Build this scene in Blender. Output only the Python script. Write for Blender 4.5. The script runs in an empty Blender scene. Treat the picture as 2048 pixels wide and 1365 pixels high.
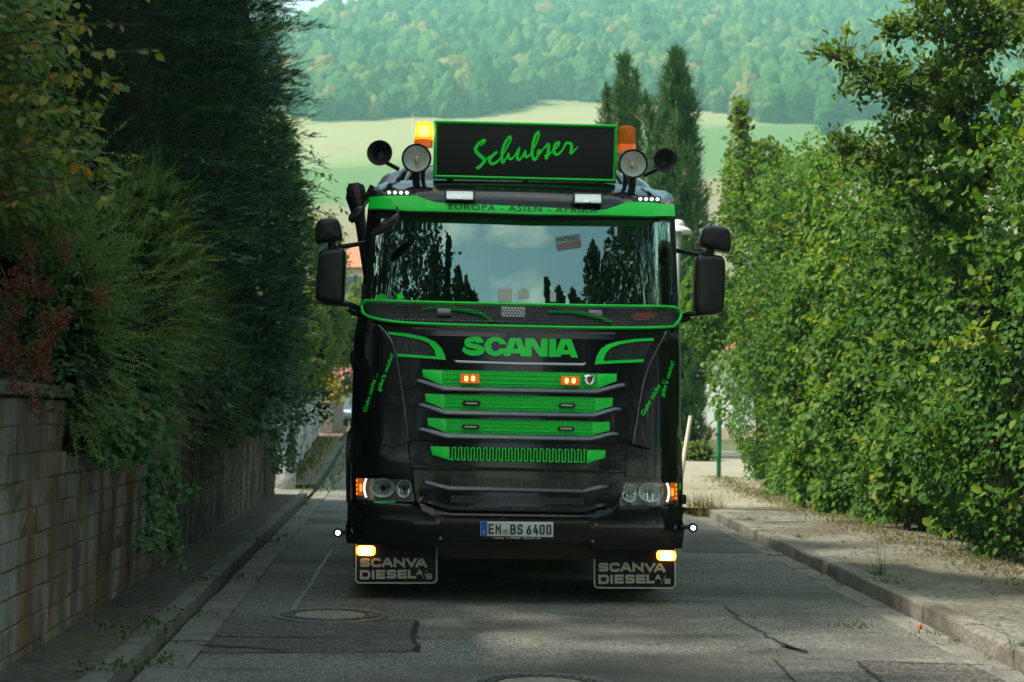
import bpy, bmesh, math, random
import numpy as np
from mathutils import Vector, Matrix, noise

random.seed(7)
RNG = np.random.default_rng(7)
SC = bpy.context.scene
COL = SC.collection
R = math.radians

# ------------------------------------------------------------------ camera
FPX = 3160.0
CAM_H = 1.36
cam_data = bpy.data.cameras.new('camera')
cam = bpy.data.objects.new('camera', cam_data)
COL.objects.link(cam)
cam_data.sensor_width = 36.0
cam_data.lens = FPX / 2048 * 36
cam_data.clip_start = 0.1
cam_data.clip_end = 4000
CAM_M = Matrix.Rotation(R(92.85), 3, 'X') @ Matrix.Rotation(R(1.15), 3, 'Z')
cam.matrix_world = Matrix.Translation((0, 0, CAM_H)) @ CAM_M.to_4x4()
cam_data.dof.use_dof = True
cam_data.dof.focus_distance = 11.9
cam_data.dof.aperture_fstop = 3.2
SC.camera = cam

# ------------------------------------------------------------------ sky and sun
SUN_DIR = Vector((-0.62, -0.13, 0.77)).normalized()      # towards the sun
SUN_EL = math.asin(SUN_DIR.z)
SUN_AZ = math.atan2(SUN_DIR.x, SUN_DIR.y)
world = bpy.data.worlds.new('World')
SC.world = world
world.use_nodes = True
wn, wl = world.node_tree.nodes, world.node_tree.links
wn.clear()
w_out = wn.new('ShaderNodeOutputWorld')
w_bg = wn.new('ShaderNodeBackground')
w_sky = wn.new('ShaderNodeTexSky')
w_sky.sky_type = 'NISHITA'
w_sky.sun_disc = False
w_sky.sun_elevation = SUN_EL
w_sky.sun_rotation = SUN_AZ
w_sky.air_density = 1.0
w_sky.dust_density = 2.0
w_tint = wn.new('ShaderNodeMix'); w_tint.data_type = 'RGBA'; w_tint.blend_type = 'MULTIPLY'
w_tint.inputs['Factor'].default_value = 1.0
w_tint.inputs['B'].default_value = (1.08, 1.05, 0.84, 1)
w_geo = wn.new('ShaderNodeTexCoord')
w_map = wn.new('ShaderNodeMapping'); w_map.inputs['Scale'].default_value = (1.0, 1.0, 2.2)
w_map.inputs['Location'].default_value = (3.7, 1.2, 0.4)
w_noise = wn.new('ShaderNodeTexNoise'); w_noise.inputs['Scale'].default_value = 2.6
w_noise.inputs['Detail'].default_value = 7; w_noise.inputs['Roughness'].default_value = 0.58
w_ramp = wn.new('ShaderNodeValToRGB')
w_ramp.color_ramp.elements[0].position = 0.50; w_ramp.color_ramp.elements[0].color = (0, 0, 0, 1)
w_ramp.color_ramp.elements[1].position = 0.66; w_ramp.color_ramp.elements[1].color = (1, 1, 1, 1)
w_cl = wn.new('ShaderNodeMix'); w_cl.data_type = 'RGBA'
w_cl.inputs['B'].default_value = (7.0, 6.6, 5.6, 1)
wl.new(w_sky.outputs['Color'], w_tint.inputs['A'])
wl.new(w_geo.outputs['Generated'], w_map.inputs['Vector'])
wl.new(w_map.outputs['Vector'], w_noise.inputs['Vector'])
wl.new(w_noise.outputs['Fac'], w_ramp.inputs['Fac'])
wl.new(w_ramp.outputs['Color'], w_cl.inputs['Factor'])
wl.new(w_tint.outputs['Result'], w_cl.inputs['A'])
wl.new(w_cl.outputs['Result'], w_bg.inputs['Color'])
w_bg.inputs['Strength'].default_value = 0.118
wl.new(w_bg.outputs['Background'], w_out.inputs['Surface'])

sun_data = bpy.data.lights.new('sun', 'SUN')
sun_data.energy = 3.5
sun_data.angle = R(2.2)
sun_data.color = (1.0, 0.94, 0.80)
sun = bpy.data.objects.new('sun', sun_data)
sun.rotation_euler = (-SUN_DIR).to_track_quat('-Z', 'Y').to_euler()
sun.location = (-20, 10, 40)
COL.objects.link(sun)

SC.view_settings.view_transform = 'Standard'
SC.view_settings.look = 'None'
SC.view_settings.gamma = 1.0
SC.view_settings.use_curve_mapping = False
SC.view_settings.exposure = 1.5
SC.cycles.max_bounces = 8
SC.cycles.diffuse_bounces = 3
SC.cycles.glossy_bounces = 4
SC.cycles.transmission_bounces = 4
SC.cycles.transparent_max_bounces = 8
SC.cycles.volume_bounces = 1
SC.cycles.caustics_reflective = False
SC.cycles.caustics_refractive = False
SC.cycles.use_denoising = True

# ------------------------------------------------------------------ measuring helpers
def ray(px, py):
    return CAM_M @ Vector(((px - 1024) / FPX, -(py - 682.5) / FPX, -1.0))

def sstep(a, b, x):
    t = min(1.0, max(0.0, (x - a) / (b - a)))
    return t * t * (3 - 2 * t)

def G(y):
    return 0.9 * sstep(26, 62, y)

def gp(px, py, lift=0.0):
    """the point of the road surface seen at a pixel"""
    d = ray(px, py); t = 12.0
    for _ in range(40):
        t2 = (G(t * d.y) + lift - CAM_H) / d.z
        t += 0.6 * (max(2, min(t2, 200)) - t)
    return Vector((t * d.x, t * d.y, G(t * d.y) + lift))

def at(px, py, Y):
    """the point at distance Y seen at a pixel"""
    d = ray(px, py)
    return Vector((0, 0, CAM_H)) + d * (Y / d.y)

# ------------------------------------------------------------------ object helpers
def link(name, mesh, mat=None, parent=None):
    o = bpy.data.objects.new(name, mesh)
    COL.objects.link(o)
    if parent is not None:
        o.parent = parent
    if mat is not None and mesh is not None and len(mesh.materials) == 0:
        mesh.materials.append(mat)
    return o

def mk(name, bm, mat=None, parent=None, smooth=True, ang=40, recalc=True):
    if recalc:
        bmesh.ops.recalc_face_normals(bm, faces=bm.faces[:])
    if smooth:
        ca = math.cos(R(ang))
        for f in bm.faces:
            f.smooth = True
        for e in bm.edges:
            if len(e.link_faces) == 2:
                e.smooth = e.link_faces[0].normal.dot(e.link_faces[1].normal) > ca
    me = bpy.data.meshes.new(name)
    bm.to_mesh(me)
    bm.free()
    return link(name, me, mat, parent)

def empty(name, loc, label=None, cat=None, group=None, rz=0.0):
    o = bpy.data.objects.new(name, None)
    o.empty_display_size = 0.2
    COL.objects.link(o)
    o.location = loc
    o.rotation_euler = (0, 0, rz)
    tag(o, label, cat, group)
    return o

def tag(o, label=None, cat=None, group=None, kind=None):
    if label: o['label'] = label
    if cat: o['category'] = cat
    if group: o['group'] = group
    if kind: o['kind'] = kind
    return o

def box(bm, x0, x1, y0, y1, z0, z1, M=None):
    vs = [bm.verts.new((x, y, z)) for x in (x0, x1) for y in (y0, y1) for z in (z0, z1)]
    if M is not None:
        for v in vs: v.co = M @ v.co
    for q in ((0, 1, 3, 2), (4, 6, 7, 5), (0, 4, 5, 1), (2, 3, 7, 6), (0, 2, 6, 4), (1, 5, 7, 3)):
        bm.faces.new([vs[i] for i in q])
    return vs

def bevel_all(bm, off, seg=2):
    bmesh.ops.bevel(bm, geom=bm.edges[:], offset=off, segments=seg, profile=0.5, affect='EDGES')

def rbox(x0, x1, y0, y1, z0, z1, bev=0.01, seg=2, M=None):
    bm = bmesh.new()
    box(bm, x0, x1, y0, y1, z0, z1)
    if bev: bevel_all(bm, bev, seg)
    if M is not None: bmesh.ops.transform(bm, matrix=M, verts=bm.verts[:])
    return bm

def tube(bm, pts, r, segs=8, closed=False, caps=True):
    pts = [Vector(p) for p in pts]
    n = len(pts)
    rad = r if isinstance(r, (list, tuple)) else [r] * n
    rings = []
    prev = None
    for i, p in enumerate(pts):
        if closed:
            t = (pts[(i + 1) % n] - pts[i - 1])
        else:
            t = pts[min(i + 1, n - 1)] - pts[max(i - 1, 0)]
        t = t.normalized() if t.length > 1e-9 else Vector((0, 0, 1))
        if prev is None:
            a = t.cross(Vector((0.123, 0.31, 0.94)))
            if a.length < 0.1: a = t.cross(Vector((1, 0, 0)))
            a.normalize()
        else:
            a = (prev - t * prev.dot(t)); a.normalize()
        prev = a
        b = t.cross(a)
        rings.append([bm.verts.new(p + (a * math.cos(q) + b * math.sin(q)) * rad[i])
                      for q in [2 * math.pi * k / segs for k in range(segs)]])
    m = n if closed else n - 1
    for i in range(m):
        A, B = rings[i], rings[(i + 1) % n]
        for k in range(segs):
            try: bm.faces.new((A[k], A[(k + 1) % segs], B[(k + 1) % segs], B[k]))
            except ValueError: pass
    if caps and not closed:
        bm.faces.new(rings[0][::-1]); bm.faces.new(rings[-1])
    return bm

def smooth_path(pts, n=6):
    """Catmull-Rom through points of any dimension"""
    P = [np.array(p, float) for p in pts]
    out = []
    for i in range(len(P) - 1):
        p0, p1, p2, p3 = P[max(i - 1, 0)], P[i], P[i + 1], P[min(i + 2, len(P) - 1)]
        for k in range(n):
            t = k / n
            out.append(0.5 * ((2 * p1) + (-p0 + p2) * t + (2 * p0 - 5 * p1 + 4 * p2 - p3) * t * t + (-p0 + 3 * p1 - 3 * p2 + p3) * t ** 3))
    out.append(P[-1])
    return out

def lathe(profile, segs=24, M=None, bm=None):
    """profile of (radius, height) round the local Z axis, moved by M"""
    bm = bm or bmesh.new()
    n0 = len(bm.verts)
    rings = []
    for r, h in profile:
        if r < 1e-6:
            rings.append([bm.verts.new((0, 0, h))])
        else:
            rings.append([bm.verts.new((r * math.cos(2 * math.pi * k / segs), r * math.sin(2 * math.pi * k / segs), h)) for k in range(segs)])
    for A, B in zip(rings, rings[1:]):
        for k in range(segs):
            k2 = (k + 1) % segs
            if len(A) == 1 and len(B) == 1: break
            if len(A) == 1: bm.faces.new((A[0], B[k], B[k2]))
            elif len(B) == 1: bm.faces.new((A[k], A[k2], B[0]))
            else: bm.faces.new((A[k], A[k2], B[k2], B[k]))
    if M is not None:
        bm.verts.ensure_lookup_table()
        bmesh.ops.transform(bm, matrix=M, verts=bm.verts[n0:])
    return bm

def face_cam(loc, tilt=0.0, yaw=0.0):
    """local Z turned to point at the viewer (-Y), placed at loc"""
    return Matrix.Translation(loc) @ Matrix.Rotation(yaw, 4, 'Z') @ Matrix.Rotation(R(90) + tilt, 4, 'X')

# ------------------------------------------------------------------ materials
MATS = {}
def mat(name, col, rough=0.5, metal=0.0, coat=0.0, emit=None, estr=0.0, spec=0.5, noise_s=0, noise_a=0.0, bump=0.0, bump_s=0, trans=0.0, alpha=1.0):
    m = bpy.data.materials.new(name)
    m.use_nodes = True
    nt = m.node_tree
    b = nt.nodes['Principled BSDF']
    b.inputs['Base Color'].default_value = (*col, 1)
    b.inputs['Roughness'].default_value = rough
    b.inputs['Metallic'].default_value = metal
    b.inputs['Coat Weight'].default_value = coat
    b.inputs['Coat Roughness'].default_value = 0.04
    b.inputs['Specular IOR Level'].default_value = spec
    b.inputs['Transmission Weight'].default_value = trans
    if emit:
        b.inputs['Emission Color'].default_value = (*emit, 1)
        b.inputs['Emission Strength'].default_value = estr
    tc = None
    if noise_s or bump:
        tc = nt.nodes.new('ShaderNodeTexCoord')
    if noise_s:
        n = nt.nodes.new('ShaderNodeTexNoise'); n.inputs['Scale'].default_value = noise_s; n.inputs['Detail'].default_value = 6
        n.inputs['Roughness'].default_value = 0.65
        nt.links.new(tc.outputs['Object'], n.inputs['Vector'])
        mr = nt.nodes.new('ShaderNodeMapRange'); mr.inputs['To Min'].default_value = 1 - noise_a; mr.inputs['To Max'].default_value = 1 + noise_a
        mr.inputs['From Min'].default_value = 0.3; mr.inputs['From Max'].default_value = 0.7
        nt.links.new(n.outputs['Fac'], mr.inputs['Value'])
        mx = nt.nodes.new('ShaderNodeMix'); mx.data_type = 'RGBA'; mx.blend_type = 'MULTIPLY'; mx.inputs['Factor'].default_value = 1
        mx.inputs['A'].default_value = (*col, 1)
        nt.links.new(mr.outputs['Result'], mx.inputs['B'])
        nt.links.new(mx.outputs['Result'], b.inputs['Base Color'])
        mr2 = nt.nodes.new('ShaderNodeMapRange'); mr2.inputs['To Min'].default_value = max(0.02, rough * 0.8); mr2.inputs['To Max'].default_value = min(1, rough * 1.3 + 0.02)
        nt.links.new(n.outputs['Fac'], mr2.inputs['Value'])
        nt.links.new(mr2.outputs['Result'], b.inputs['Roughness'])
    if bump:
        n2 = nt.nodes.new('ShaderNodeTexNoise'); n2.inputs['Scale'].default_value = bump_s; n2.inputs['Detail'].default_value = 4
        nt.links.new(tc.outputs['Object'], n2.inputs['Vector'])
        bp = nt.nodes.new('ShaderNodeBump'); bp.inputs['Strength'].default_value = bump; bp.inputs['Distance'].default_value = 0.01
        nt.links.new(n2.outputs['Fac'], bp.inputs['Height'])
        nt.links.new(bp.outputs['Normal'], b.inputs['Normal'])
    MATS[name] = m
    return m

def glassy(name, tint, refl, rough=0.0, gcol=(1, 1, 1), blend=0.25):
    """thin pane: mostly see-through, with a mirror share that grows at grazing angles"""
    m = bpy.data.materials.new(name); m.use_nodes = True
    nt = m.node_tree; nt.nodes.clear()
    o = nt.nodes.new('ShaderNodeOutputMaterial'); t = nt.nodes.new('ShaderNodeBsdfTransparent'); g = nt.nodes.new('ShaderNodeBsdfGlossy')
    t.inputs['Color'].default_value = (*tint, 1); g.inputs['Color'].default_value = (*gcol, 1); g.inputs['Roughness'].default_value = rough
    mx = nt.nodes.new('ShaderNodeMixShader')
    lw = nt.nodes.new('ShaderNodeLayerWeight'); lw.inputs['Blend'].default_value = blend
    mr = nt.nodes.new('ShaderNodeMapRange'); mr.inputs['To Min'].default_value = refl; mr.inputs['To Max'].default_value = 0.9
    nt.links.new(lw.outputs['Fresnel'], mr.inputs['Value'])
    nt.links.new(mr.outputs['Result'], mx.inputs['Fac'])
    nt.links.new(t.outputs[0], mx.inputs[1]); nt.links.new(g.outputs[0], mx.inputs[2]); nt.links.new(mx.outputs[0], o.inputs['Surface'])
    MATS[name] = m
    return m

def foliage_mat(name, stops, transl=0.35, rough=0.55, tint=(1.35, 1.25, 0.35), spec=0.2, relief=0):
    """leaf material: colour picked by the leaf's own tone attribute"""
    m = bpy.data.materials.new(name); m.use_nodes = True
    nt = m.node_tree; b = nt.nodes['Principled BSDF']
    a = nt.nodes.new('ShaderNodeAttribute'); a.attribute_name = 'tone'
    r = nt.nodes.new('ShaderNodeValToRGB')
    els = r.color_ramp.elements
    while len(els) < len(stops): els.new(0.5)
    for e, (p, c) in zip(els, stops):
        e.position = p; e.color = (*c, 1)
    nt.links.new(a.outputs['Fac'], r.inputs['Fac'])
    nt.links.new(r.outputs['Color'], b.inputs['Base Color'])
    b.inputs['Roughness'].default_value = rough
    b.inputs['Specular IOR Level'].default_value = spec
    if relief:
        g = nt.nodes.new('ShaderNodeNewGeometry'); n3 = nt.nodes.new('ShaderNodeTexNoise'); n3.inputs['Scale'].default_value = relief; n3.inputs['Detail'].default_value = 3
        nt.links.new(g.outputs['Position'], n3.inputs['Vector']); bp = nt.nodes.new('ShaderNodeBump'); bp.inputs['Strength'].default_value = 1.0; bp.inputs['Distance'].default_value = 1.6
        nt.links.new(n3.outputs['Fac'], bp.inputs['Height']); nt.links.new(bp.outputs['Normal'], b.inputs['Normal'])
    t = nt.nodes.new('ShaderNodeBsdfTranslucent')
    mc = nt.nodes.new('ShaderNodeMix'); mc.data_type = 'RGBA'; mc.blend_type = 'MULTIPLY'; mc.inputs['Factor'].default_value = 1
    mc.inputs['B'].default_value = (*tint, 1)
    nt.links.new(r.outputs['Color'], mc.inputs['A']); nt.links.new(mc.outputs['Result'], t.inputs['Color'])
    mx = nt.nodes.new('ShaderNodeMixShader'); mx.inputs['Fac'].default_value = transl
    nt.links.new(b.outputs[0], mx.inputs[1]); nt.links.new(t.outputs[0], mx.inputs[2])
    nt.links.new(mx.outputs[0], nt.nodes['Material Output'].inputs['Surface'])
    MATS[name] = m
    return m

M_black = mat('black_paint', (0.005, 0.0055, 0.006), 0.13, coat=0.25, spec=0.3, noise_s=3, noise_a=0.25)
M_blackpl = mat('black_plastic', (0.007, 0.008, 0.009), 0.42, spec=0.3, noise_s=20, noise_a=0.3)
M_slat2 = mat('slat_grey', (0.085, 0.095, 0.10), 0.22, metal=0.3, coat=0.6, noise_s=12, noise_a=0.2)
M_slat = mat('slat_paint', (0.016, 0.018, 0.02), 0.24, coat=0.5, noise_s=12, noise_a=0.25)
M_rub = mat('rubber', (0.012, 0.012, 0.012), 0.75, noise_s=30, noise_a=0.4)
M_green = mat('green_paint', (0.001, 0.72, 0.05), 0.35, coat=0.25, spec=0.35, noise_s=5, noise_a=0.08)
M_greend = mat('green_grille', (0.001, 0.50, 0.045), 0.5, spec=0.3, noise_s=40, noise_a=0.25)
M_greenv = mat('green_vinyl', (0.001, 0.85, 0.05), 0.5, spec=0.3)
M_signgreen = mat('sign_green', (0.001, 0.85, 0.03), 0.5, spec=0.3)
M_dark = mat('dark_cavity', (0.004, 0.004, 0.004), 0.8)
M_inter = mat('cab_trim', (0.05, 0.05, 0.052), 0.8)
M_chrome = mat('chrome', (0.75, 0.78, 0.78), 0.12, metal=1.0)
M_reflect = mat('lamp_reflector', (0.9, 0.94, 0.92), 0.35, metal=0.25, bump=0.8, bump_s=45)
M_steel = mat('steel', (0.30, 0.31, 0.32), 0.4, metal=0.8)
M_amber = mat('amber_lens', (0.75, 0.13, 0.01), 0.2, coat=0.5, emit=(1.0, 0.16, 0.01), estr=0.12)
M_amberlit = mat('amber_lit', (0.8, 0.2, 0.02), 0.3, emit=(1.0, 0.36, 0.05), estr=1.6)
M_bulb = mat('bulb_lit', (1, 0.8, 0.4), 0.3, emit=(1.0, 0.66, 0.25), estr=12.0)
M_markbulb = mat('marker_lit', (1, 0.5, 0.1), 0.3, emit=(1.0, 0.42, 0.06), estr=3.0)
M_white = mat('lamp_white', (0.8, 0.85, 0.85), 0.3, emit=(1.0, 1.0, 0.92), estr=1.6)
M_led = mat('led_dot', (0.85, 0.9, 0.88), 0.25, emit=(0.9, 1.0, 0.92), estr=0.5)
M_lampin = mat('lamp_inner', (0.20, 0.22, 0.215), 0.3, metal=0.4, noise_s=40, noise_a=0.4)
M_lens = glassy('lamp_lens', (0.95, 0.97, 0.96), 0.02, blend=0.08)
M_screen = glassy('windscreen_glass', (0.58, 0.66, 0.62), 0.22, gcol=(0.74, 1.0, 0.86))
M_plate = mat('plate_white', (0.62, 0.70, 0.66), 0.45)
M_plateblue = mat('plate_blue', (0.01, 0.09, 0.45), 0.45)
M_ink = mat('ink_black', (0.012, 0.012, 0.012), 0.5)
M_flaptext = mat('flap_print', (0.42, 0.43, 0.34), 0.7, noise_s=80, noise_a=0.25)
M_flap = mat('flap_rubber', (0.009, 0.010, 0.011), 0.6, spec=0.25, noise_s=8, noise_a=0.3)
M_signface = mat('sign_face', (0.009, 0.010, 0.010), 0.6, spec=0.3, noise_s=6, noise_a=0.2)
M_red = mat('badge_red', (0.45, 0.03, 0.02), 0.4)
M_whitep = mat('white_print', (0.8, 0.82, 0.78), 0.6)
M_stick = mat('sticker_pale', (0.24, 0.33, 0.30), 0.6)
M_stickp = mat('sticker_pink', (0.20, 0.14, 0.145), 0.6)
M_card = mat('card_pale', (0.42, 0.46, 0.40), 0.6)
M_pinkp = mat('pink_print', (0.5, 0.12, 0.12), 0.6)
# ================================================================== TRUCK
YAW = R(2.2)
D0 = FPX / 270.0
_o = at(1030, 1060, D0)
T_ORG = Vector((_o.x, D0, 0.0))
truck = empty('truck', T_ORG, 'black truck with bright green trim and a lit amber beacon, driving up the road', 'truck', rz=YAW)
T_INV = (Matrix.Translation(T_ORG) @ Matrix.Rotation(YAW, 4, 'Z')).inverted()
_cam_l = T_INV @ Vector((0, 0, CAM_H))
_rot_l = T_INV.to_3x3()

def tl(px, py, v):
    """truck-local (x, z) of a pixel on the plane y = v"""
    d = _rot_l @ ray(px, py)
    t = (v - _cam_l.y) / d.y
    return _cam_l.x + d.x * t, _cam_l.z + d.z * t

def lerp_tab(tab, x):
    if x <= tab[0][0]: return tab[0][1]
    for (a, fa), (b, fb) in zip(tab, tab[1:]):
        if x <= b: return fa + (fb - fa) * (x - a) / (b - a)
    return tab[-1][1]

BASE = [(0.30, 0.07), (0.42, 0.02), (0.55, 0.0), (0.63, 0.004), (0.70, 0.028), (0.74, 0.05), (0.80, 0.055), (0.95, 0.062), (1.1, 0.07), (1.6, 0.13), (2.0, 0.20), (2.1, 0.235),
        (2.2, 0.27), (2.35, 0.297), (2.5, 0.3255), (2.65, 0.355), (2.8, 0.3865), (2.9, 0.409), (2.96, 0.42), (3.06, 0.46), (3.14, 0.55), (3.2, 0.72), (3.25, 0.86), (3.33, 0.98), (3.38, 1.06), (3.42, 1.15), (3.48, 1.5)]
HWT = [(0.3, 1.275), (0.72, 1.275), (0.78, 1.25), (0.95, 1.25), (1.2, 1.245), (2.0, 1.245), (2.12, 1.225), (2.3, 1.195), (2.9, 1.185), (3.06, 1.17), (3.16, 1.145), (3.25, 1.125), (3.33, 1.09), (3.38, 1.04), (3.42, 0.95), (3.45, 0.8), (3.48, 0.5)]
def HW(w): return lerp_tab(HWT, w)
def F(u, w):
    a = abs(u)
    hw = HW(w)
    t = min(0.97, max(0.0, (a - (hw - 0.22)) / 0.222))
    return lerp_tab(BASE, w) + 0.13 * (min(a, 1.3) / 1.25) ** 2.3 + 0.15 * (1 - math.sqrt(1 - t * t))

def skin(px, py, d=0.0):
    v = 0.15
    for _ in range(8):
        x, z = tl(px, py, v); v = F(x, z) + d
    return x, z

def grid_face(pts, step):
    bm = bmesh.new()
    vs = [bm.verts.new((x, 0, z)) for x, z in pts]
    bm.faces.new(vs)
    xs = [p[0] for p in pts]; zs = [p[1] for p in pts]
    if step:
        for lo, hi, ax in ((min(xs), max(xs), 0), (min(zs), max(zs), 2)):
            k = math.floor(lo / step) + 1
            while k * step < hi - 1e-4:
                if k * step > lo + 1e-4:
                    co = [0, 0, 0]; co[ax] = k * step; no = [0, 0, 0]; no[ax] = 1
                    bmesh.ops.bisect_plane(bm, geom=bm.verts[:] + bm.edges[:] + bm.faces[:], plane_co=co, plane_no=no, dist=1e-5)
                k += 1
    return bm

def panel(name, pts_px, d, thick, m, parent=None, bev=0.004, step=0.12, flat=None, xz=False, seg=2, smooth=True):
    """a solid panel with the outline seen in the photograph, lying on the truck's front (or on the plane y = flat)"""
    if xz: pts = list(pts_px)
    elif flat is not None: pts = [tl(x, y, flat) for x, y in pts_px]
    else: pts = [skin(x, y, d) for x, y in pts_px]
    bm = grid_face(pts, step if flat is None else None)
    if thick > 0:
        front = bm.faces[:]
        bnd = [e for e in bm.edges if len(e.link_faces) == 1]
        vmap = {v: bm.verts.new((v.co.x, thick, v.co.z)) for v in bm.verts[:]}
        for f in front:
            bm.faces.new([vmap[v] for v in reversed(f.verts)])
        for e in bnd:
            a, b = e.verts
            bm.faces.new((a, b, vmap[b], vmap[a]))
        if bev:
            bmesh.ops.bevel(bm, geom=bnd, offset=min(bev, thick * 0.9), segments=seg, profile=0.5, affect='EDGES', clamp_overlap=True)
    bmesh.ops.recalc_face_normals(bm, faces=bm.faces[:])
    if thick <= 0:
        for f in bm.faces:
            if f.normal.y > 0: f.normal_flip()
    for v in bm.verts:
        v.co.y += (flat if flat is not None else F(v.co.x, v.co.z) + d)
    return mk(name, bm, m, parent if parent is not None else truck, smooth=smooth, recalc=thick > 0)

def rr(x0, y0, x1, y1, r, n=4, sl=0.018, cx=None):
    cx = (x0 + x1) / 2 if cx is None else cx
    out = []
    for (ax, ay, a0) in ((x1 - r, y0 + r, -90), (x1 - r, y1 - r, 0), (x0 + r, y1 - r, 90), (x0 + r, y0 + r, 180)):
        for k in range(n + 1):
            q = R(a0 + 90 * k / n)
            out.append((ax + r * math.cos(q), ay + r * math.sin(q)))
    return [(x, y + sl * (x - cx)) for x, y in out]

def sheet(name, polys, d, m, parent=None, flat=None, inc=0.00012):
    """flat print: polygons in photograph pixels laid on the surface"""
    bm = bmesh.new()
    for i, pl in enumerate(polys):
        vs = []
        for x, y in pl:
            dd = d - i * inc
            if flat is not None:
                X, Z = tl(x, y, flat); V = flat + dd
            else:
                X, Z = skin(x, y, dd); V = F(X, Z) + dd
            vs.append(bm.verts.new((X, V, Z)))
        try: bm.faces.new(vs)
        except ValueError: pass
    bm.normal_update()
    for f in bm.faces:
        if f.normal.y > 0: f.normal_flip()
    return mk(name, bm, m, parent if parent is not None else truck, smooth=False, recalc=False)

def ribbon(pts, w):
    """quads along a 2D path; w a width or one per point"""
    n = len(pts); W = w if isinstance(w, (list, tuple)) else [w] * n
    L, Rr = [], []
    for i in range(n):
        p = np.array(pts[i], float)
        a = np.array(pts[max(i - 1, 0)], float); b = np.array(pts[min(i + 1, n - 1)], float)
        d1 = p - a; d2 = b - p
        if i == 0: d1 = d2
        if i == n - 1: d2 = d1
        d1 = d1 / (np.hypot(*d1) + 1e-9); d2 = d2 / (np.hypot(*d2) + 1e-9)
        t = d1 + d2; t = t / (np.hypot(*t) + 1e-9)
        nrm = np.array([-t[1], t[0]])
        c = max(0.45, abs(nrm @ np.array([-d1[1], d1[0]])))
        h = W[i] / 2 / c
        L.append(p + nrm * h); Rr.append(p - nrm * h)
    return [[tuple(L[i]), tuple(L[i + 1]), tuple(Rr[i + 1]), tuple(Rr[i])] for i in range(n - 1)]

def fillet(pts, r, n=3):
    out = [pts[0]]
    for a, p, b in zip(pts, pts[1:], pts[2:]):
        a, p, b = (np.array(q, float) for q in (a, p, b))
        la, lb = np.hypot(*(a - p)), np.hypot(*(b - p))
        k = min(r, la * 0.49, lb * 0.49)
        p1 = p + (a - p) / la * k; p2 = p + (b - p) / lb * k
        for i in range(n + 1):
            t = i / n
            out.append(tuple((1 - t) ** 2 * p1 + 2 * t * (1 - t) * p + t * t * p2))
    out.append(pts[-1])
    return out

GLY = {
    'S': ([[(1, .24), (1, 0), (0, 0), (0, .5), (1, .5), (1, 1), (0, 1), (0, .76)]], 1),
    'C': ([[(1, .3), (1, 0), (0, 0), (0, 1), (1, 1), (1, .7)]], 1),
    'A': ([[(0, 1), (.40, 0), (.60, 0), (1, 1)], [(.2, .70), (.8, .70)]], 0),
    'N': ([[(0, 1), (0, 0), (1, 1), (1, 0)]], 0),
    'V': ([[(0, 0), (.5, 1), (1, 0)]], 0),
    'D': ([[(0, 0), (0, 1)], [(0, 0), (1, 0), (1, 1), (0, 1)]], 2),
    'I': ([[(.5, 0), (.5, 1)]], 0),
    'E': ([[(1, 0), (0, 0), (0, 1), (1, 1)], [(0, .5), (.92, .5)]], 0),
    'L': ([[(0, 0), (0, 1), (1, 1)]], 0),
    'B': ([[(0, 0), (0, 1)], [(0, 0), (.92, 0), (.92, .5), (0, .5)], [(0, .5), (1, .5), (1, 1), (0, 1)]], 2),
    'M': ([[(0, 1), (0, 0), (.5, .62), (1, 0), (1, 1)]], 0),
    '6': ([[(.82, 0), (.02, .62), (0, 1), (1, 1), (1, .5), (.12, .5)]], 1),
    '4': ([[(.55, 0), (0, .74), (1, .74)], [(.72, .45), (.72, 1)]], 0),
    '0': ([[(.5, 0), (0, 0), (0, 1), (1, 1), (1, 0), (.48, 0)]], 1),
    '/': ([[(0, 1), (1, 0)]], 0),
}
def glyph(ch, x0, y0, x1, y1, t, sl=0.0, cx=0, r=None):
    out = []
    strokes, rnd = GLY[ch]
    for s in strokes:
        pts = [(x0 + t / 2 + a * (x1 - x0 - t), y0 + t / 2 + b * (y1 - y0 - t)) for a, b in s]
        ext = t / 2
        if len(pts) > 1:      # run the open ends out to the box
            for i, j in ((0, 1), (-1, -2)):
                d = np.array(pts[i]) - np.array(pts[j]); L = np.hypot(*d)
                if L > 0 and rnd != 1: pts[i] = tuple(np.array(pts[i]) + d / L * ext)
        if rnd: pts = fillet(pts, r if r else min(x1 - x0, y1 - y0) * 0.32)
        out += ribbon(pts, t)
    return [[(x, y + sl * (x - cx)) for x, y in q] for q in out]

def word(spec, y0, y1, t, sl, cx, r=None):
    out = []
    for ch, x0, x1 in spec: out += glyph(ch, x0, y0, x1, y1, t, sl, cx, r)
    return out

def letters(items, d, m, parent=None, flat=None, inc=0.00002):
    for polys in items: sheet('letter', polys, d, m, parent, flat, inc)

def islands(Fc):
    par = {}
    def find(a):
        while par.setdefault(a, a) != a: a = par[a]
        return a
    for f in Fc:
        for v in f[1:]: par[find(v)] = find(f[0])
    out = {}
    for f in Fc: out.setdefault(find(f[0]), []).append(f)
    return list(out.values())

def font_polys(s, bold=0.0, shear=0.0, spacing=1.0):
    cu = bpy.data.curves.new('tmp_text', 'FONT')
    cu.body = s; cu.size = 1; cu.offset = bold; cu.shear = shear; cu.space_character = spacing
    cu.resolution_u = 3
    ob = bpy.data.objects.new('tmp_text', cu)
    COL.objects.link(ob)
    bpy.context.view_layer.update()
    me = bpy.data.meshes.new_from_object(ob.evaluated_get(bpy.context.evaluated_depsgraph_get()))
    V = [(v.co.x, v.co.y) for v in me.vertices]
    Fc = [tuple(p.vertices) for p in me.polygons]
    bpy.data.objects.remove(ob); bpy.data.curves.remove(cu); bpy.data.meshes.remove(me)
    return V, Fc

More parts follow.
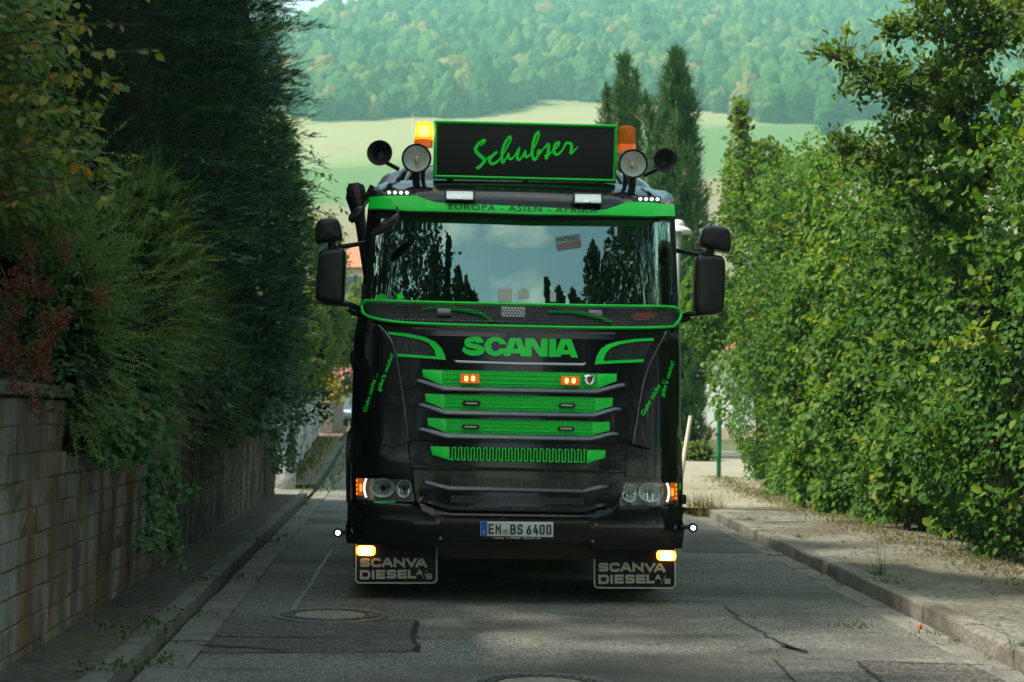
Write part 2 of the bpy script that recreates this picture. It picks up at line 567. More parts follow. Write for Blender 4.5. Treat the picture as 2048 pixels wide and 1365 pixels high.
def text_on(name, s, p0, p1, h, d, m, parent=None, bold=0.0, shear=0.0, flat=None, spacing=1.0, cap=0.7):
    """lettering with its baseline from pixel p0 to pixel p1 and capitals h pixels high"""
    V, Fc = font_polys(s, bold, shear, spacing)
    xs = [v[0] for v in V]; a, b = min(xs), max(xs)
    p0 = np.array(p0, float); p1 = np.array(p1, float)
    L = np.hypot(*(p1 - p0)); ex = (p1 - p0) / L; ey = np.array([ex[1], -ex[0]])
    px = [p0 + ex * ((x - a) / (b - a) * L) + ey * (y / cap * h) for x, y in V]
    if name == 'letter':
        return letters([[[tuple(px[i]) for i in f] for f in isl] for isl in islands(Fc)], d, m, parent, flat, 0)
    return tag(sheet(name, [[tuple(px[i]) for i in f] for f in Fc], d, m, parent, flat, inc=0), kind='stuff')

# ---- cab shell
def build_cab():
    Ws = [0.90, 1.0, 1.2, 1.6, 2.0, 2.12, 2.17, 2.3, 2.5, 2.7, 2.87, 2.96, 3.02, 3.06, 3.1, 3.14, 3.2, 3.25, 3.29, 3.33, 3.36, 3.38, 3.40, 3.42, 3.45, 3.475]
    inner = [-1.10, -0.9, -0.7, -0.5, -0.3, -0.1, 0.1, 0.3, 0.5, 0.7, 0.9, 1.10]
    bm = bmesh.new(); rows = []
    for w in Ws:
        hw = HW(w); s = min(1.0, hw / 1.185)
        mid = [u * s for u in inner]; e = mid[-1]
        edge = [e + (hw - e) * k for k in (0.25, 0.5, 0.7, 0.85, 0.94, 1.0)]
        us = [-u for u in reversed(edge)] + mid + edge
        ring = [(u, F(u, w) + 0.03, w) for u in us]
        ring = [(-hw, 2.15, w), (-hw, 1.4, w)] + ring + [(hw, 1.4, w), (hw, 2.15, w)]
        rows.append([bm.verts.new(p) for p in ring])
    for i in range(len(Ws) - 1):
        for k in range(len(rows[0])):
            k2 = (k + 1) % len(rows[0])
            if Ws[i] >= 2.17 - 1e-6 and Ws[i + 1] <= 2.87 + 1e-6 and 8 <= k < 19:   # windscreen opening
                continue
            bm.faces.new((rows[i][k], rows[i][k2], rows[i + 1][k2], rows[i + 1][k]))
    bm.faces.new(rows[-1])
    return mk('cab_body', bm, M_black, truck, ang=50)
build_cab()

# ---- cab inside
def seat(cx, z=1.45):
    s = mk('seat', rbox(cx - 0.26, cx + 0.26, 1.05, 1.55, z, z + 0.16, 0.05), M_inter, truck)
    mk('backrest', rbox(cx - 0.25, cx + 0.25, 1.5, 1.64, z + 0.12, z + 0.78, 0.06), M_inter, s)
    mk('headrest', rbox(cx - 0.14, cx + 0.14, 1.52, 1.62, z + 0.8, z + 1.0, 0.04), M_inter, s)
seat(0.62); seat(-0.62)
mk('dashboard', rbox(-1.08, 1.08, 0.55, 0.95, 1.75, 2.13, 0.06), M_inter, truck)
mk('rear_wall', rbox(-1.15, 1.15, 2.02, 2.10, 1.0, 3.2, 0.02), M_inter, truck)
mk('cab_floor', rbox(-1.15, 1.15, 0.45, 2.0, 0.98, 1.04, 0.01), M_inter, truck)
bm = bmesh.new()
sw_c = Vector((0.62, 0.98, 2.16)); tiltM = Matrix.Translation(sw_c) @ Matrix.Rotation(R(62), 4, 'X')
tube(bm, [tiltM @ Vector((0.22 * math.cos(q), 0.22 * math.sin(q), 0)) for q in np.linspace(0, 2 * math.pi, 28, endpoint=False)], 0.016, 8, closed=True)
for q in (0.3, math.pi - 0.3, -math.pi / 2):
    tube(bm, [tiltM @ Vector((0.03 * math.cos(q), 0.03 * math.sin(q), -0.02)), tiltM @ Vector((0.21 * math.cos(q), 0.21 * math.sin(q), 0))], 0.014, 6)
lathe([(0, 0.01), (0.06, 0.005), (0.07, -0.03), (0.03, -0.1), (0.03, -0.25)], 14, tiltM, bm)
mk('steering_wheel', bm, M_blackpl, truck)

# ---- windscreen and its stickers
scr = panel('windscreen', [(745, 433), (1344, 443), (1345, 622), (742, 612)], 0.012, 0.008, M_screen, bev=0, step=0.06)
panel('top_band', [(748, 426), (1342, 436), (1341, 445), (1100, 441), (830, 436), (748, 437)], 0.006, 0.004, M_ink, scr, bev=0)
def sticker(name, pts, m, d=0.03): return panel(name, pts, d, 0.002, m, scr, bev=0)
st = sticker('sticker', [(1110, 475), (1160, 467), (1163, 495), (1115, 502)], M_stick, 0.0095)
panel('sticker_stripe', [(1112, 489), (1162, 481), (1163, 495), (1115, 502)], 0.0085, 0.001, M_stickp, scr, bev=0)
text_on('sticker_print', 'PATRAS', (1115, 485), (1156, 479), 8, 0.0075, M_inter, scr, bold=0.01)
for a, b, c, e in ((996, 578, 1024, 604), (1036, 582, 1058, 597), (1100, 585, 1112, 604)):
    cd = panel('card', rr(a, b, c, e, 2), 0.008, 0.003, M_card, truck, bev=0)
panel('camera_icon', [(1040, 580), (1045, 577), (1051, 577), (1054, 581)], 0.008, 0.003, M_card, truck, bev=0)
panel('badge_sticker', rr(754, 588, 773, 604, 7.5), 0.006, 0.002, M_greend, scr, bev=0)
panel('leaf_sticker', [(795, 588), (803, 586), (806, 592), (810, 596), (803, 598), (800, 602), (794, 597)], 0.006, 0.002, M_greenv, scr, bev=0)
# A pillar covers
panel('pillar_cover', [(736, 428), (750, 428), (746, 610), (731, 606)], 0.012, 0.02, M_blackpl)
panel('pillar_cover', [(1338, 440), (1350, 438), (1357, 618), (1343, 622)], 0.012, 0.02, M_blackpl)

# ---- visor: black upper shell, green lower blade, lettering, lamps
panel('visor_shell', [(741, 389), (748, 376), (770, 366), (810, 361), (1000, 363), (1225, 368), (1290, 375), (1330, 382), (1345, 391), (1348, 408), (1300, 404), (1256, 404), (1210, 425), (897, 411), (872, 405), (832, 393), (772, 392), (742, 397)], -0.10, 0.12, M_black, bev=0.012, step=0.08)
vis = panel('visor_blade', [(738, 396), (772, 392), (832, 392), (870, 405), (900, 407), (1195, 421), (1213, 419), (1256, 404), (1312, 406), (1349, 411), (1350, 432), (1300, 433), (1070, 429), (820, 422), (739, 418)], -0.125, 0.10, M_green, bev=0.012, step=0.08)
text_on('letter', 'EUROPA - ASIEN - AFRIKA', (897, 419), (1195, 426.2), 11.0, -0.1275, M_ink, vis, bold=0.012, spacing=1.15)
def led_bar(x0, y0, x1, y1):
    h = panel('led_lamp', rr(x0, y0, x1, y1, 2), -0.112, 0.02, M_blackpl, bev=0.002)
    for k in range(4):
        cx = x0 + (x1 - x0) * (k + 0.6) / 4.2; cy = (y0 + y1) / 2 + 0.018 * (cx - (x0 + x1) / 2)
        panel('led', rr(cx - 3.6, cy - 3.4, cx + 3.6, cy + 3.4, 3.3), -0.118, 0.008, M_led, h, bev=0.002, step=None)
led_bar(771, 380, 821, 391); led_bar(1274, 393, 1322, 404)
def sq_lamp(x0, y0, x1, y1):
    h = panel('driving_lamp', rr(x0, y0, x1, y1, 3), -0.17, 0.06, M_blackpl, bev=0.006)
    panel('reflector', rr(x0 + 3, y0 + 3, x1 - 3, y1 - 2, 2), -0.172, 0.004, M_reflect, h, bev=0.001, step=0.02)
    panel('lens', rr(x0 + 3, y0 + 3, x1 - 3, y1 - 2, 2), -0.178, 0.003, M_lens, h, bev=0.001)
    cx = (x0 + x1) / 2
    panel('bulb_cover', rr(cx - 7, y1 - 7, cx + 7, y1 - 3, 1.8), -0.176, 0.003, M_chrome, h, bev=0.001)
sq_lamp(890, 380, 949, 401); sq_lamp(1147, 386, 1205, 408)

# ---- roof sign
SV = 0.74
sg = panel('roof_sign', [(868, 241), (1235, 250), (1232, 365), (866, 356)], 0, 0.07, M_green, flat=SV, bev=0.006)
panel('sign_face', [(874.5, 247.5), (1229, 256), (1226, 358.5), (873, 350)], 0, 0.008, M_signface, sg, flat=SV - 0.004, bev=0.002)
bm = bmesh.new()
fr = [Vector((*tl(x, y, SV),)) for x, y in ((871, 244), (1232, 253), (1229, 362), (869.5, 353))]
tube(bm, [(p.x, SV - 0.006, p.y) for p in fr], 0.0115, 8, closed=True)
mk('sign_frame', bm, M_green, sg)
def sc_(p): return (930 + p[0] / 8.192, 250 + p[1] / 8.192)
STR = [
    ([(248, 352), (290, 318), (322, 262), (300, 256), (230, 305), (178, 380), (180, 430), (235, 498), (300, 550), (318, 598), (285, 640), (240, 690), (185, 718)], [10, 26, 46, 44, 46, 52, 56, 58, 56, 50, 46, 50, 54]),
    ([(185, 718), (222, 690), (262, 642)], [46, 30, 8]),
    ([(318, 598), (360, 560), (420, 510)], [30, 24, 26]),
    ([(528, 440), (470, 490), (412, 556), (404, 606), (440, 642), (500, 625), (560, 575), (598, 530)], [40, 44, 46, 46, 46, 40, 34, 26]),
    ([(598, 530), (650, 440), (705, 340), (748, 250), (744, 196), (690, 245), (640, 340), (608, 450), (604, 560), (618, 635)], [22, 24, 28, 30, 40, 46, 44, 42, 42, 48]),
    ([(618, 640), (665, 560), (708, 480), (716, 540), (745, 566), (790, 540)], [40, 26, 34, 42, 40, 34]),
    ([(790, 540), (838, 470), (882, 396), (862, 480), (858, 550), (882, 588)], [28, 26, 40, 44, 46, 44]),
    ([(882, 588), (935, 530), (986, 440), (984, 500), (1012, 530), (1066, 490)], [40, 28, 36, 44, 42, 30]),
    ([(1066, 490), (1110, 420), (1165, 310), (1205, 200), (1204, 122), (1150, 190), (1112, 330), (1100, 460), (1116, 548), (1146, 572), (1195, 510), (1236, 412)], [24, 22, 24, 28, 38, 46, 46, 44, 46, 44, 32, 34]),
    ([(1238, 412), (1200, 432), (1184, 488), (1225, 478)], [34, 36, 22, 26]),
    ([(1225, 478), (1285, 400), (1366, 318), (1368, 400), (1352, 490), (1330, 552), (1312, 490)], [24, 26, 40, 46, 48, 44, 24]),
    ([(1330, 552), (1390, 480), (1450, 420)], [30, 26, 26]),
    ([(1450, 420), (1512, 368), (1544, 306), (1524, 288), (1475, 330), (1455, 410), (1466, 470), (1508, 492), (1560, 455), (1605, 400)], [24, 28, 34, 36, 44, 46, 48, 44, 34, 26]),
    ([(1605, 400), (1650, 315), (1690, 300), (1738, 320), (1742, 380), (1724, 478)], [24, 40, 44, 48, 46, 44]),
    ([(1724, 484), (1785, 430), (1852, 356)], [36, 30, 10]),
]
polys = []
for pts, ws in STR:
    sp = smooth_path([(p[0], p[1], w) for p, w in zip(pts, ws)], 4)
    q = [sc_((s[0], s[1])) for s in sp]
    polys += ribbon(q, [max(1.0, s[2] / 8.192 * 1.06) for s in sp])
sheet('sign_lettering', polys, -0.0055, M_signgreen, sg, flat=SV, inc=0.00001)
bm = bmesh.new()
for x in (900, 1050, 1200):
    X, Z = tl(x, 362 + 0.02 * (x - 1050), SV + 0.1)
    box(bm, X - 0.025, X + 0.025, SV + 0.02, SV + 0.06, Z - 0.2, Z + 0.02)
mk('sign_bracket', bm, M_blackpl, sg)

# ---- beacons, spot lamps, horns
def beacon(x0, x1, y0, y1, lit):
    cx, cz0 = tl((x0 + x1) / 2, y1, 0.78); _, cz1 = tl((x0 + x1) / 2, y0, 0.78)
    r = (tl(x1, y1, 0.78)[0] - tl(x0, y1, 0.78)[0]) / 2; H = cz1 - cz0
    M = Matrix.Translation((cx, 0.78, cz0))
    b = mk('beacon', lathe([(0, -0.01), (r * 1.02, -0.01), (r * 1.02, 0.0), (r * 1.04, H * 0.22), (r * 0.6, H * 0.24), (0, H * 0.24)], 24, M), M_amber, truck)
    prof = [(r * 1.0, H * 0.2), (r * 0.97, H * 0.5), (r * 0.93, H * 0.86), (r * 0.84, H * 0.96), (r * 0.5, H), (0, H)]
    bm = lathe(prof, 48, M)
    for v in bm.verts:      # moulded ribs
        a = math.atan2(v.co.y - 0.78, v.co.x - cx)
        k = 1 + 0.025 * math.cos(24 * a)
        v.co.x = cx + (v.co.x - cx) * k; v.co.y = 0.78 + (v.co.y - 0.78) * k
    mk('dome', bm, M_dome, b, ang=80)
    mk('bulb', lathe([(0, H * 0.42), (r * 0.52, H * 0.45), (r * 0.62, H * 0.62), (r * 0.52, H * 0.82), (0, H * 0.86)], 20, M), M_bulb if lit else M_chrome, b)
    bm = bmesh.new(); tube(bm, [(cx, 0.8, cz0 - 0.02), (cx, 0.85, cz0 - 0.3)], 0.018, 8); mk('beacon_stem', bm, M_blackpl, b)
M_dome = bpy.data.materials.new('beacon_dome'); M_dome.use_nodes = True
_nt = M_dome.node_tree; _nt.nodes.clear()
_o1 = _nt.nodes.new('ShaderNodeOutputMaterial'); _t1 = _nt.nodes.new('ShaderNodeBsdfTransparent'); _t1.inputs['Color'].default_value = (1.0, 0.40, 0.06, 1)
_p1 = _nt.nodes.new('ShaderNodeBsdfPrincipled'); _p1.inputs['Base Color'].default_value = (1.0, 0.42, 0.05, 1); _p1.inputs['Roughness'].default_value = 0.2
_tr = _nt.nodes.new('ShaderNodeBsdfTranslucent'); _tr.inputs['Color'].default_value = (1.0, 0.52, 0.09, 1)
_m1 = _nt.nodes.new('ShaderNodeMixShader'); _m1.inputs['Fac'].default_value = 0.5
_m2 = _nt.nodes.new('ShaderNodeMixShader'); _m2.inputs['Fac'].default_value = 0.38
_nt.links.new(_p1.outputs[0], _m1.inputs[1]); _nt.links.new(_tr.outputs[0], _m1.inputs[2])
_nt.links.new(_t1.outputs[0], _m2.inputs[1]); _nt.links.new(_m1.outputs[0], _m2.inputs[2]); _nt.links.new(_m2.outputs[0], _o1.inputs['Surface'])
beacon(829, 865, 245, 292, True); beacon(1235, 1271, 253, 302, False)

def spot(cx, cy, rp):
    X, Z = tl(cx, cy, 0.62); r = tl(cx + rp, cy, 0.62)[0] - X
    M = face_cam((X, 0.62, Z))
    b = mk('spot_lamp', lathe([(r * 0.9, 0.0), (r, 0.012), (r * 1.02, -0.005), (r, -0.03), (r * 0.85, -0.09), (r * 0.4, -0.14), (0, -0.145)], 32, M), M_blackpl, truck)
    mk('reflector', lathe([(r * 0.88, -0.005), (r * 0.75, -0.045), (r * 0.5, -0.075), (r * 0.25, -0.09), (0, -0.092)], 32, M), M_reflect, b)
    mk('bulb', lathe([(0, -0.015), (r * 0.16, -0.02), (r * 0.2, -0.05), (r * 0.2, -0.085)], 16, M), M_bulbcap, b)
    mk('lens', lathe([(r * 0.9, 0.002), (r * 0.6, 0.016), (r * 0.3, 0.022), (0, 0.024)], 32, M), M_lens, b)
    bm = bmesh.new()
    for k in range(-4, 5):      # moulded flutes of the lens
        x = k * r * 0.18; h = math.sqrt(max(0, (r * 0.8) ** 2 - x * x))
        tube(bm, [M @ Vector((x, -h, 0.004)), M @ Vector((x, h, 0.004))], 0.0022, 4)
    mk('lens_flute', bm, M_lens, b)
    bm = bmesh.new(); tube(bm, [(X, 0.66, Z - r * 0.9), (X, 0.70, Z - r - 0.10)], 0.03, 8); mk('lamp_foot', bm, M_blackpl, b)
M_bulbcap = mat('bulb_cap', (0.75, 0.45, 0.25), 0.25, metal=0.6)
spot(833, 317.4, 29.5); spot(1266.5, 328, 29)

def horn(cx, cy, rp, sx):
    V = 0.80
    X, Z = tl(cx, cy, V); r = tl(cx + rp, cy, V)[0] - X
    M = face_cam((X, V, Z), 0.0, 0.12 * sx)
    b = mk('air_horn', lathe([(0, -0.12), (r * 0.3, -0.11), (r * 0.45, -0.07), (r * 0.78, -0.02), (r * 0.98, 0.0), (r, -0.004), (r * 0.82, -0.03), (r * 0.5, -0.08), (r * 0.36, -0.14), (r * 0.3, -0.25), (0.022, -0.34), (0, -0.34)], 28, M), M_horn, truck)
    bm = bmesh.new(); p = M @ Vector((0, -r * 0.35, -0.15)); tube(bm, [p, p + Vector((-0.13 * sx, 0.06, -0.06))], 0.018, 8); mk('horn_bracket', bm, M_blackpl, b)
M_horn = mat('horn_paint', (0.018, 0.016, 0.016), 0.5)
horn(759, 306, 26, -1); horn(1331, 321, 25, 1)
# roof ridges
for x0 in (-0.80, -0.88, -0.96, 0.80, 0.88, 0.96):
    bm = bmesh.new()
    tube(bm, [(x0 * (1 - 0.06 * k / 9), F(x0 * (1 - 0.06 * k / 9), 3.25 + 0.017 * k) + 0.02, 3.26 + 0.017 * k) for k in range(10)], 0.016, 6)
    mk('roof_ridge', bm, M_black, truck)

# ---- mesh grille with its green tube frame, wipers
FRM = [(724, 612), (730, 604), (745, 602), (900, 606), (1050, 609), (1200, 612), (1330, 613.5), (1354, 617), (1362, 624), (1361, 636), (1352, 648), (1332, 655), (1200, 656), (1050, 653.5), (900, 650), (800, 645), (752, 638), (728, 628)]
DF = -0.045
def skin3(px, py, d):
    x, z = skin(px, py, d); return Vector((x, F(x, z) + d, z))
bm = bmesh.new()
fp = smooth_path(FRM + [FRM[0]], 4)[:-1]
tube(bm, [skin3(p[0], p[1], DF) for p in fp], 0.0115, 10, closed=True)
gf = mk('grille_frame', bm, M_green, truck)
M_cowl = mat('cowl_grey', (0.07, 0.075, 0.08), 0.35, noise_s=9, noise_a=0.5)
panel('cowl', [(728, 606), (1358, 617), (1358, 650), (1330, 656), (800, 646), (740, 636)], 0.0, 0.02, M_cowl, bev=0.0)
xzf = [skin(p[0], p[1], DF) for p in fp]
def inside(x, z, poly):
    c = False
    for (x1, z1), (x2, z2) in zip(poly, poly[1:] + poly[:1]):
        if (z1 > z) != (z2 > z) and x < (x2 - x1) * (z - z1) / (z2 - z1) + x1: c = not c
    return c
bm = bmesh.new()
pitch = 0.0235; rowh = pitch * 0.866
slope = math.tan(R(0.0))
zmin = min(p[1] for p in xzf); zmax = max(p[1] for p in xzf)
j = 0; z = zmin
while z < zmax:
    x = -1.28 + (pitch / 2 if j % 2 else 0)
    while x < 1.28:
        if inside(x, z, xzf):
            ro, ri = pitch / math.sqrt(3) * 1.0, pitch / math.sqrt(3) * 0.80
            O, I = [], []
            for k in range(6):
                a = R(30 + 60 * k)
                xo, zo = x + ro * math.cos(a), z + ro * math.sin(a)
                xi, zi = x + ri * math.cos(a), z + ri * math.sin(a)
                O.append(bm.verts.new((xo, F(xo, zo) + DF + 0.004, zo))); I.append(bm.verts.new((xi, F(xi, zi) + DF + 0.007, zi)))
            for k in range(6):
                bm.faces.new((O[k], O[(k + 1) % 6], I[(k + 1) % 6], I[k]))
        x += pitch
    z += rowh; j += 1
tag(mk('grille_mesh', bm, M_blackpl, gf, smooth=False), kind='stuff')
def wiper(path, hub):
    bm = bmesh.new(); sp = smooth_path(path, 4)
    tube(bm, [skin3(p[0], p[1], -0.018) for p in sp], [0.010 + 0.007 * math.sin(math.pi * i / (len(sp) - 1)) for i in range(len(sp))], 6)
    w = mk('wiper', bm, M_green, truck)
    mk('wiper_hub', rbox(-0.055, 0.055, -0.03, 0.02, -0.028, 0.028, 0.01, 2, Matrix.Translation(skin3(*hub, -0.01))), M_steel, w)
wiper([(846, 618), (880, 615.5), (905, 618), (940, 623), (965, 630), (984, 644)], (888, 625))
wiper([(1096, 624), (1140, 624), (1175, 630), (1200, 636), (1224, 646)], (1190, 628))
panel('washer_tank', rr(1003, 614, 1050, 634, 3), -0.004, 0.01, M_whitep)
panel('cloth', [(1262, 632), (1275, 626), (1300, 624), (1314, 628), (1308, 636), (1290, 641), (1270, 640)], -0.006, 0.012, M_pinkp)
bm = bmesh.new()
for i in range(34):
    px = 748 + i * 8.2
    p = skin3(px, 636 + (px - 748) * 0.055 if px < 780 else 638.5 + (px - 780) * 0.024, -0.008)
    box(bm, p.x - 0.009, p.x + 0.009, p.y - 0.004, p.y + 0.01, p.z - 0.006, p.z + 0.006)
mk('vent_strip', bm, M_steel, truck)

# ---- front lid with lettering, brackets
lid = panel('front_lid', [(759, 651), (800, 654), (1050, 663), (1330, 664), (1316, 690), (1296, 730), (1284, 770), (1273, 830), (1263, 887), (818, 881), (812, 837), (803, 762), (789, 695), (776, 672)], -0.012, 0.03, M_black, bev=0.008, step=0.09)
def c6(p): return (910 + p[0] / 7.585, 660 + p[1] / 7.585)
ns = []
S_path = smooth_path([(388, 200), (380, 172), (335, 148), (275, 145), (205, 158), (180, 195), (205, 228), (285, 248), (360, 268), (405, 300), (392, 334), (330, 352), (265, 352), (195, 338), (160, 308), (172, 290)], 3)
ns.append(ribbon([c6(p) for p in S_path], [(10.6 if 0.15 < i / len(S_path) < 0.9 else 12.5) for i in range(len(S_path))]))
oc, ic = [], []
for k in range(29):
    a = R(13 + (347 - 13) * k / 28); b_ = R(24 + (336 - 24) * k / 28)
    oc.append((615 + 170 * math.cos(a), 254 - 147 * math.sin(a))); ic.append((614 + 67 * math.cos(b_), 252 - 76 * math.sin(b_)))
ns.append([[c6(oc[k]), c6(oc[k + 1]), c6(ic[k + 1]), c6(ic[k])] for k in range(28)])
PL = ([(730, 400), (835, 122), (917, 124), (918, 190), (880, 285), (835, 400)], [(917, 124), (995, 125), (1105, 405), (1000, 405), (960, 287), (918, 190)], [(882, 284), (960, 288), (986, 362), (852, 358)],
           [(1066, 128), (1200, 130), (1305, 292), (1300, 408), (1285, 408), (1165, 235), (1160, 405), (1056, 403)], [(1305, 133), (1410, 135), (1405, 410), (1296, 408)],
           [(1428, 135), (1535, 137), (1532, 412), (1424, 411)],
           [(1500, 412), (1605, 138), (1685, 140), (1684, 210), (1648, 302), (1602, 412)], [(1685, 140), (1765, 142), (1868, 422), (1762, 420), (1722, 304), (1684, 210)], [(1648, 302), (1722, 304), (1748, 376), (1614, 374)])
for grp in ((0, 1, 2), (3, 4), (5,), (6, 7, 8)): ns.append([[c6(p) for p in PL[k]] for k in grp])
for k, q in enumerate(ns): sheet('letter', q, -0.016 - 0.0006 * k, M_green, lid, inc=0.0001)
def wedge(name, top, bot, d_top, d_bot, m, parent=None):
    """a blade whose sloping upper face runs from the top line to a nose further out at the bottom line"""
    bm = bmesh.new(); rows = []
    for (a, b) in zip(top, bot):
        t = skin3(*a, d_top); n = skin3(*b, d_bot)
        n2 = n + Vector((0, 0.004, -0.008)); u = Vector((n.x, F(n.x, n.z) + 0.01, n.z - 0.012))
        rows.append([bm.verts.new(t + Vector((0, 0.012, 0.0))), bm.verts.new(t), bm.verts.new(n), bm.verts.new(n2), bm.verts.new(u)])
    for A, B in zip(rows, rows[1:]):
        for k in range(4): bm.faces.new((A[k], A[k + 1], B[k + 1], B[k]))
        bm.faces.new((A[4], A[0], B[0], B[4]))
    bm.faces.new(rows[0]); bm.faces.new(rows[-1][::-1])
    return mk(name, bm, m, parent if parent is not None else truck, ang=25)
def dens(pts, n=5):
    out = []
    for a, b in zip(pts, pts[1:]):
        for k in range(n): out.append((a[0] + (b[0] - a[0]) * k / n, a[1] + (b[1] - a[1]) * k / n))
    return out + [pts[-1]]
def c3(p): return (680 + p[0] / 2.844, 640 + p[1] / 2.844)
def c4(p): return (660 + p[0] / 2.7676, 880 + p[1] / 2.7676)
wedge('lid_recess_edge', dens([c3(p) for p in ((642, 222), (655, 230), (1000, 242), (1385, 247), (1400, 240))]), dens([c3(p) for p in ((648, 228), (660, 240), (1000, 253), (1383, 257), (1398, 246))]), -0.014, -0.020, M_steel, lid)
wedge('lid_top_edge', dens([(825, 655), (960, 659.5), (1100, 663), (1230, 665)]), dens([(826, 656.5), (960, 661.5), (1100, 665), (1230, 666.5)]), -0.014, -0.022, M_steel, lid)
bl = [(272, 68), (380, 78), (480, 98), (545, 128), (580, 165), (597, 205), (601, 228), (330, 208), (325, 193), (547, 208), (535, 170), (505, 132), (455, 112), (380, 97), (278, 82)]
panel('lid_trim', [c3(p) for p in bl], -0.030, 0.022, M_green, lid, bev=0.006, step=0.06)
br = [(1783, 103), (1670, 110), (1575, 124), (1520, 140), (1485, 165), (1462, 205), (1449, 253), (1726, 240), (1727, 224), (1497, 234), (1512, 192), (1540, 160), (1590, 140), (1680, 125), (1785, 119)]
panel('lid_trim', [c3(p) for p in br], -0.030, 0.022, M_green, lid, bev=0.006, step=0.06)
panel('lid_inset', [c3(p) for p in ((285, 86), (380, 100), (450, 115), (500, 135), (530, 172), (541, 204), (325, 190))], -0.0165, 0.004, M_slat, lid, bev=0.001)
panel('lid_inset', [c3(p) for p in ((1780, 122), (1680, 128), (1590, 144), (1545, 163), (1518, 194), (1504, 230), (1725, 221))], -0.0165, 0.004, M_slat, lid, bev=0.001)

# ---- corner deflectors with slanted lettering
def_l = panel('corner_panel', [(759, 651), (776, 672), (787, 697), (800, 762), (809, 837), (814, 886), (780, 892), (745, 890), (721, 872), (712, 845), (711, 690), (716, 655), (735, 640)], -0.03, 0.05, M_black, bev=0.014, step=0.05, seg=3)
def_r = panel('corner_panel', [(1332, 664), (1317, 692), (1298, 732), (1287, 772), (1276, 832), (1267, 888), (1300, 898), (1330, 894), (1350, 878), (1358, 850), (1359, 700), (1355, 665), (1345, 650)], -0.03, 0.05, M_black, bev=0.014, step=0.05, seg=3)
for side, path in ((def_l, [(757, 651), (775, 671), (788, 697), (801, 762), (811, 837), (816, 884)]), (def_r, [(1332, 664), (1318, 692), (1298, 732), (1286, 772), (1275, 832), (1266, 888)])):
    bm = bmesh.new(); sp = smooth_path(path, 5)
    tube(bm, [skin3(p[0], p[1], -0.03) for p in sp], 0.008, 6)
    mk('edge_highlight', bm, M_slat2, side)  # grey tube paints the highlight line along the black panel's edge
def cd(p): return (720 + p[0] / 8.03, 680 + p[1] / 8.03)
text_on('lettering', 'Geht nicht ...', cd((100, 1165)), cd((290, 540)), 7.5, -0.034, M_greenv, def_l, bold=0.012, shear=0.15)
text_on('lettering', "gibt's nicht!", cd((320, 835)), cd((545, 235)), 7.5, -0.034, M_greenv, def_l, bold=0.012, shear=0.15)
text_on('lettering', 'Geht nicht ...', c3((1728, 548)), c3((1846, 340)), 9, -0.034, M_greenv, def_r, bold=0.012, shear=0.15)
text_on('lettering', "gibt's nicht!", c3((1840, 440)), c3((1903, 240)), 8, -0.034, M_greenv, def_r, bold=0.012, shear=0.15)

# ---- the four green grilles
def grille(poly, x0, x1, top, bot, nrib, ribm, base_m, name='grille', d=-0.022):
    g = panel(name, poly, d, 0.03, base_m, bev=0.003, step=0.15)
    bm = bmesh.new()
    for k in range(nrib + 1):
        x = x0 + (x1 - x0) * k / nrib
        f = (x - x0) / (x1 - x0)
        a = skin3(x, top[0] + (top[1] - top[0]) * f, d - 0.004); b = skin3(x, bot[0] + (bot[1] - bot[0]) * f, d - 0.004)
        box(bm, a.x - 0.0045, a.x + 0.0045, a.y - 0.004, a.y + 0.006, b.z, a.z)
    tag(mk('grille_rib', bm, ribm, g, smooth=False), kind='stuff')
    for i, fr_ in enumerate((0.2, 0.5, 0.8) if base_m is M_greend else ()):
        bm = bmesh.new()
        tube(bm, [skin3(x0 + (x1 - x0) * k / 8, (top[0] + (top[1] - top[0]) * k / 8) * (1 - fr_) + (bot[0] + (bot[1] - bot[0]) * k / 8) * fr_, d - 0.002) for k in range(9)], 0.004, 5)
        mk('grille_bar', bm, ribm, g)
    return g
GR = [([(470, 285), (1573, 308), (1571, 350), (1455, 392), (590, 376), (474, 325)], 585, 1462, (292, 312), (374, 390), [(425, 343), (450, 337), (500, 350), (592, 378), (1000, 388), (1455, 396), (1590, 362), (1622, 362)], [(428, 347), (455, 352), (500, 368), (588, 398), (1000, 407), (1459, 414), (1592, 378), (1618, 376)]),
      ([(485, 422), (1552, 445), (1550, 490), (1440, 528), (605, 512), (489, 464)], 597, 1448, (429, 449), (509, 525), [(440, 481), (462, 474), (510, 485), (605, 514), (1000, 524), (1440, 532), (1560, 498), (1600, 500)], [(443, 485), (465, 488), (510, 504), (600, 534), (1000, 543), (1445, 549), (1562, 513), (1597, 511)]),
      ([(498, 560), (1535, 582), (1533, 630), (1425, 660), (612, 645), (501, 601)], 608, 1432, (567, 587), (643, 657), [(443, 620), (465, 613), (512, 622), (612, 648), (1000, 657), (1425, 665), (1545, 638), (1585, 643)], [(446, 625), (468, 628), (512, 641), (606, 668), (1000, 677), (1430, 683), (1547, 653), (1582, 653)])]
grl = []
for poly, x0, x1, top, bot, st_, sb_ in GR:
    g = grille([c3(p) for p in poly], c3((x0, 0))[0], c3((x1, 0))[0], [c3((0, t))[1] for t in top], [c3((0, t))[1] for t in bot], 52, M_green, M_greend)
    grl.append(g)
    for e in ([poly[0], (x0 - 4, top[0] - 3), (x0 - 4, bot[0] - 1), poly[5]], [(x1 + 4, top[1] - 3), poly[1], poly[2], (x1 + 4, bot[1])]):
        panel('grille_end', [c3(p) for p in e], -0.027, 0.008, M_green, g, bev=0.003, step=None)
    wedge('slat', dens([c3(p) for p in st_]), dens([c3(p) for p in sb_]), -0.036, -0.052, M_slat2)
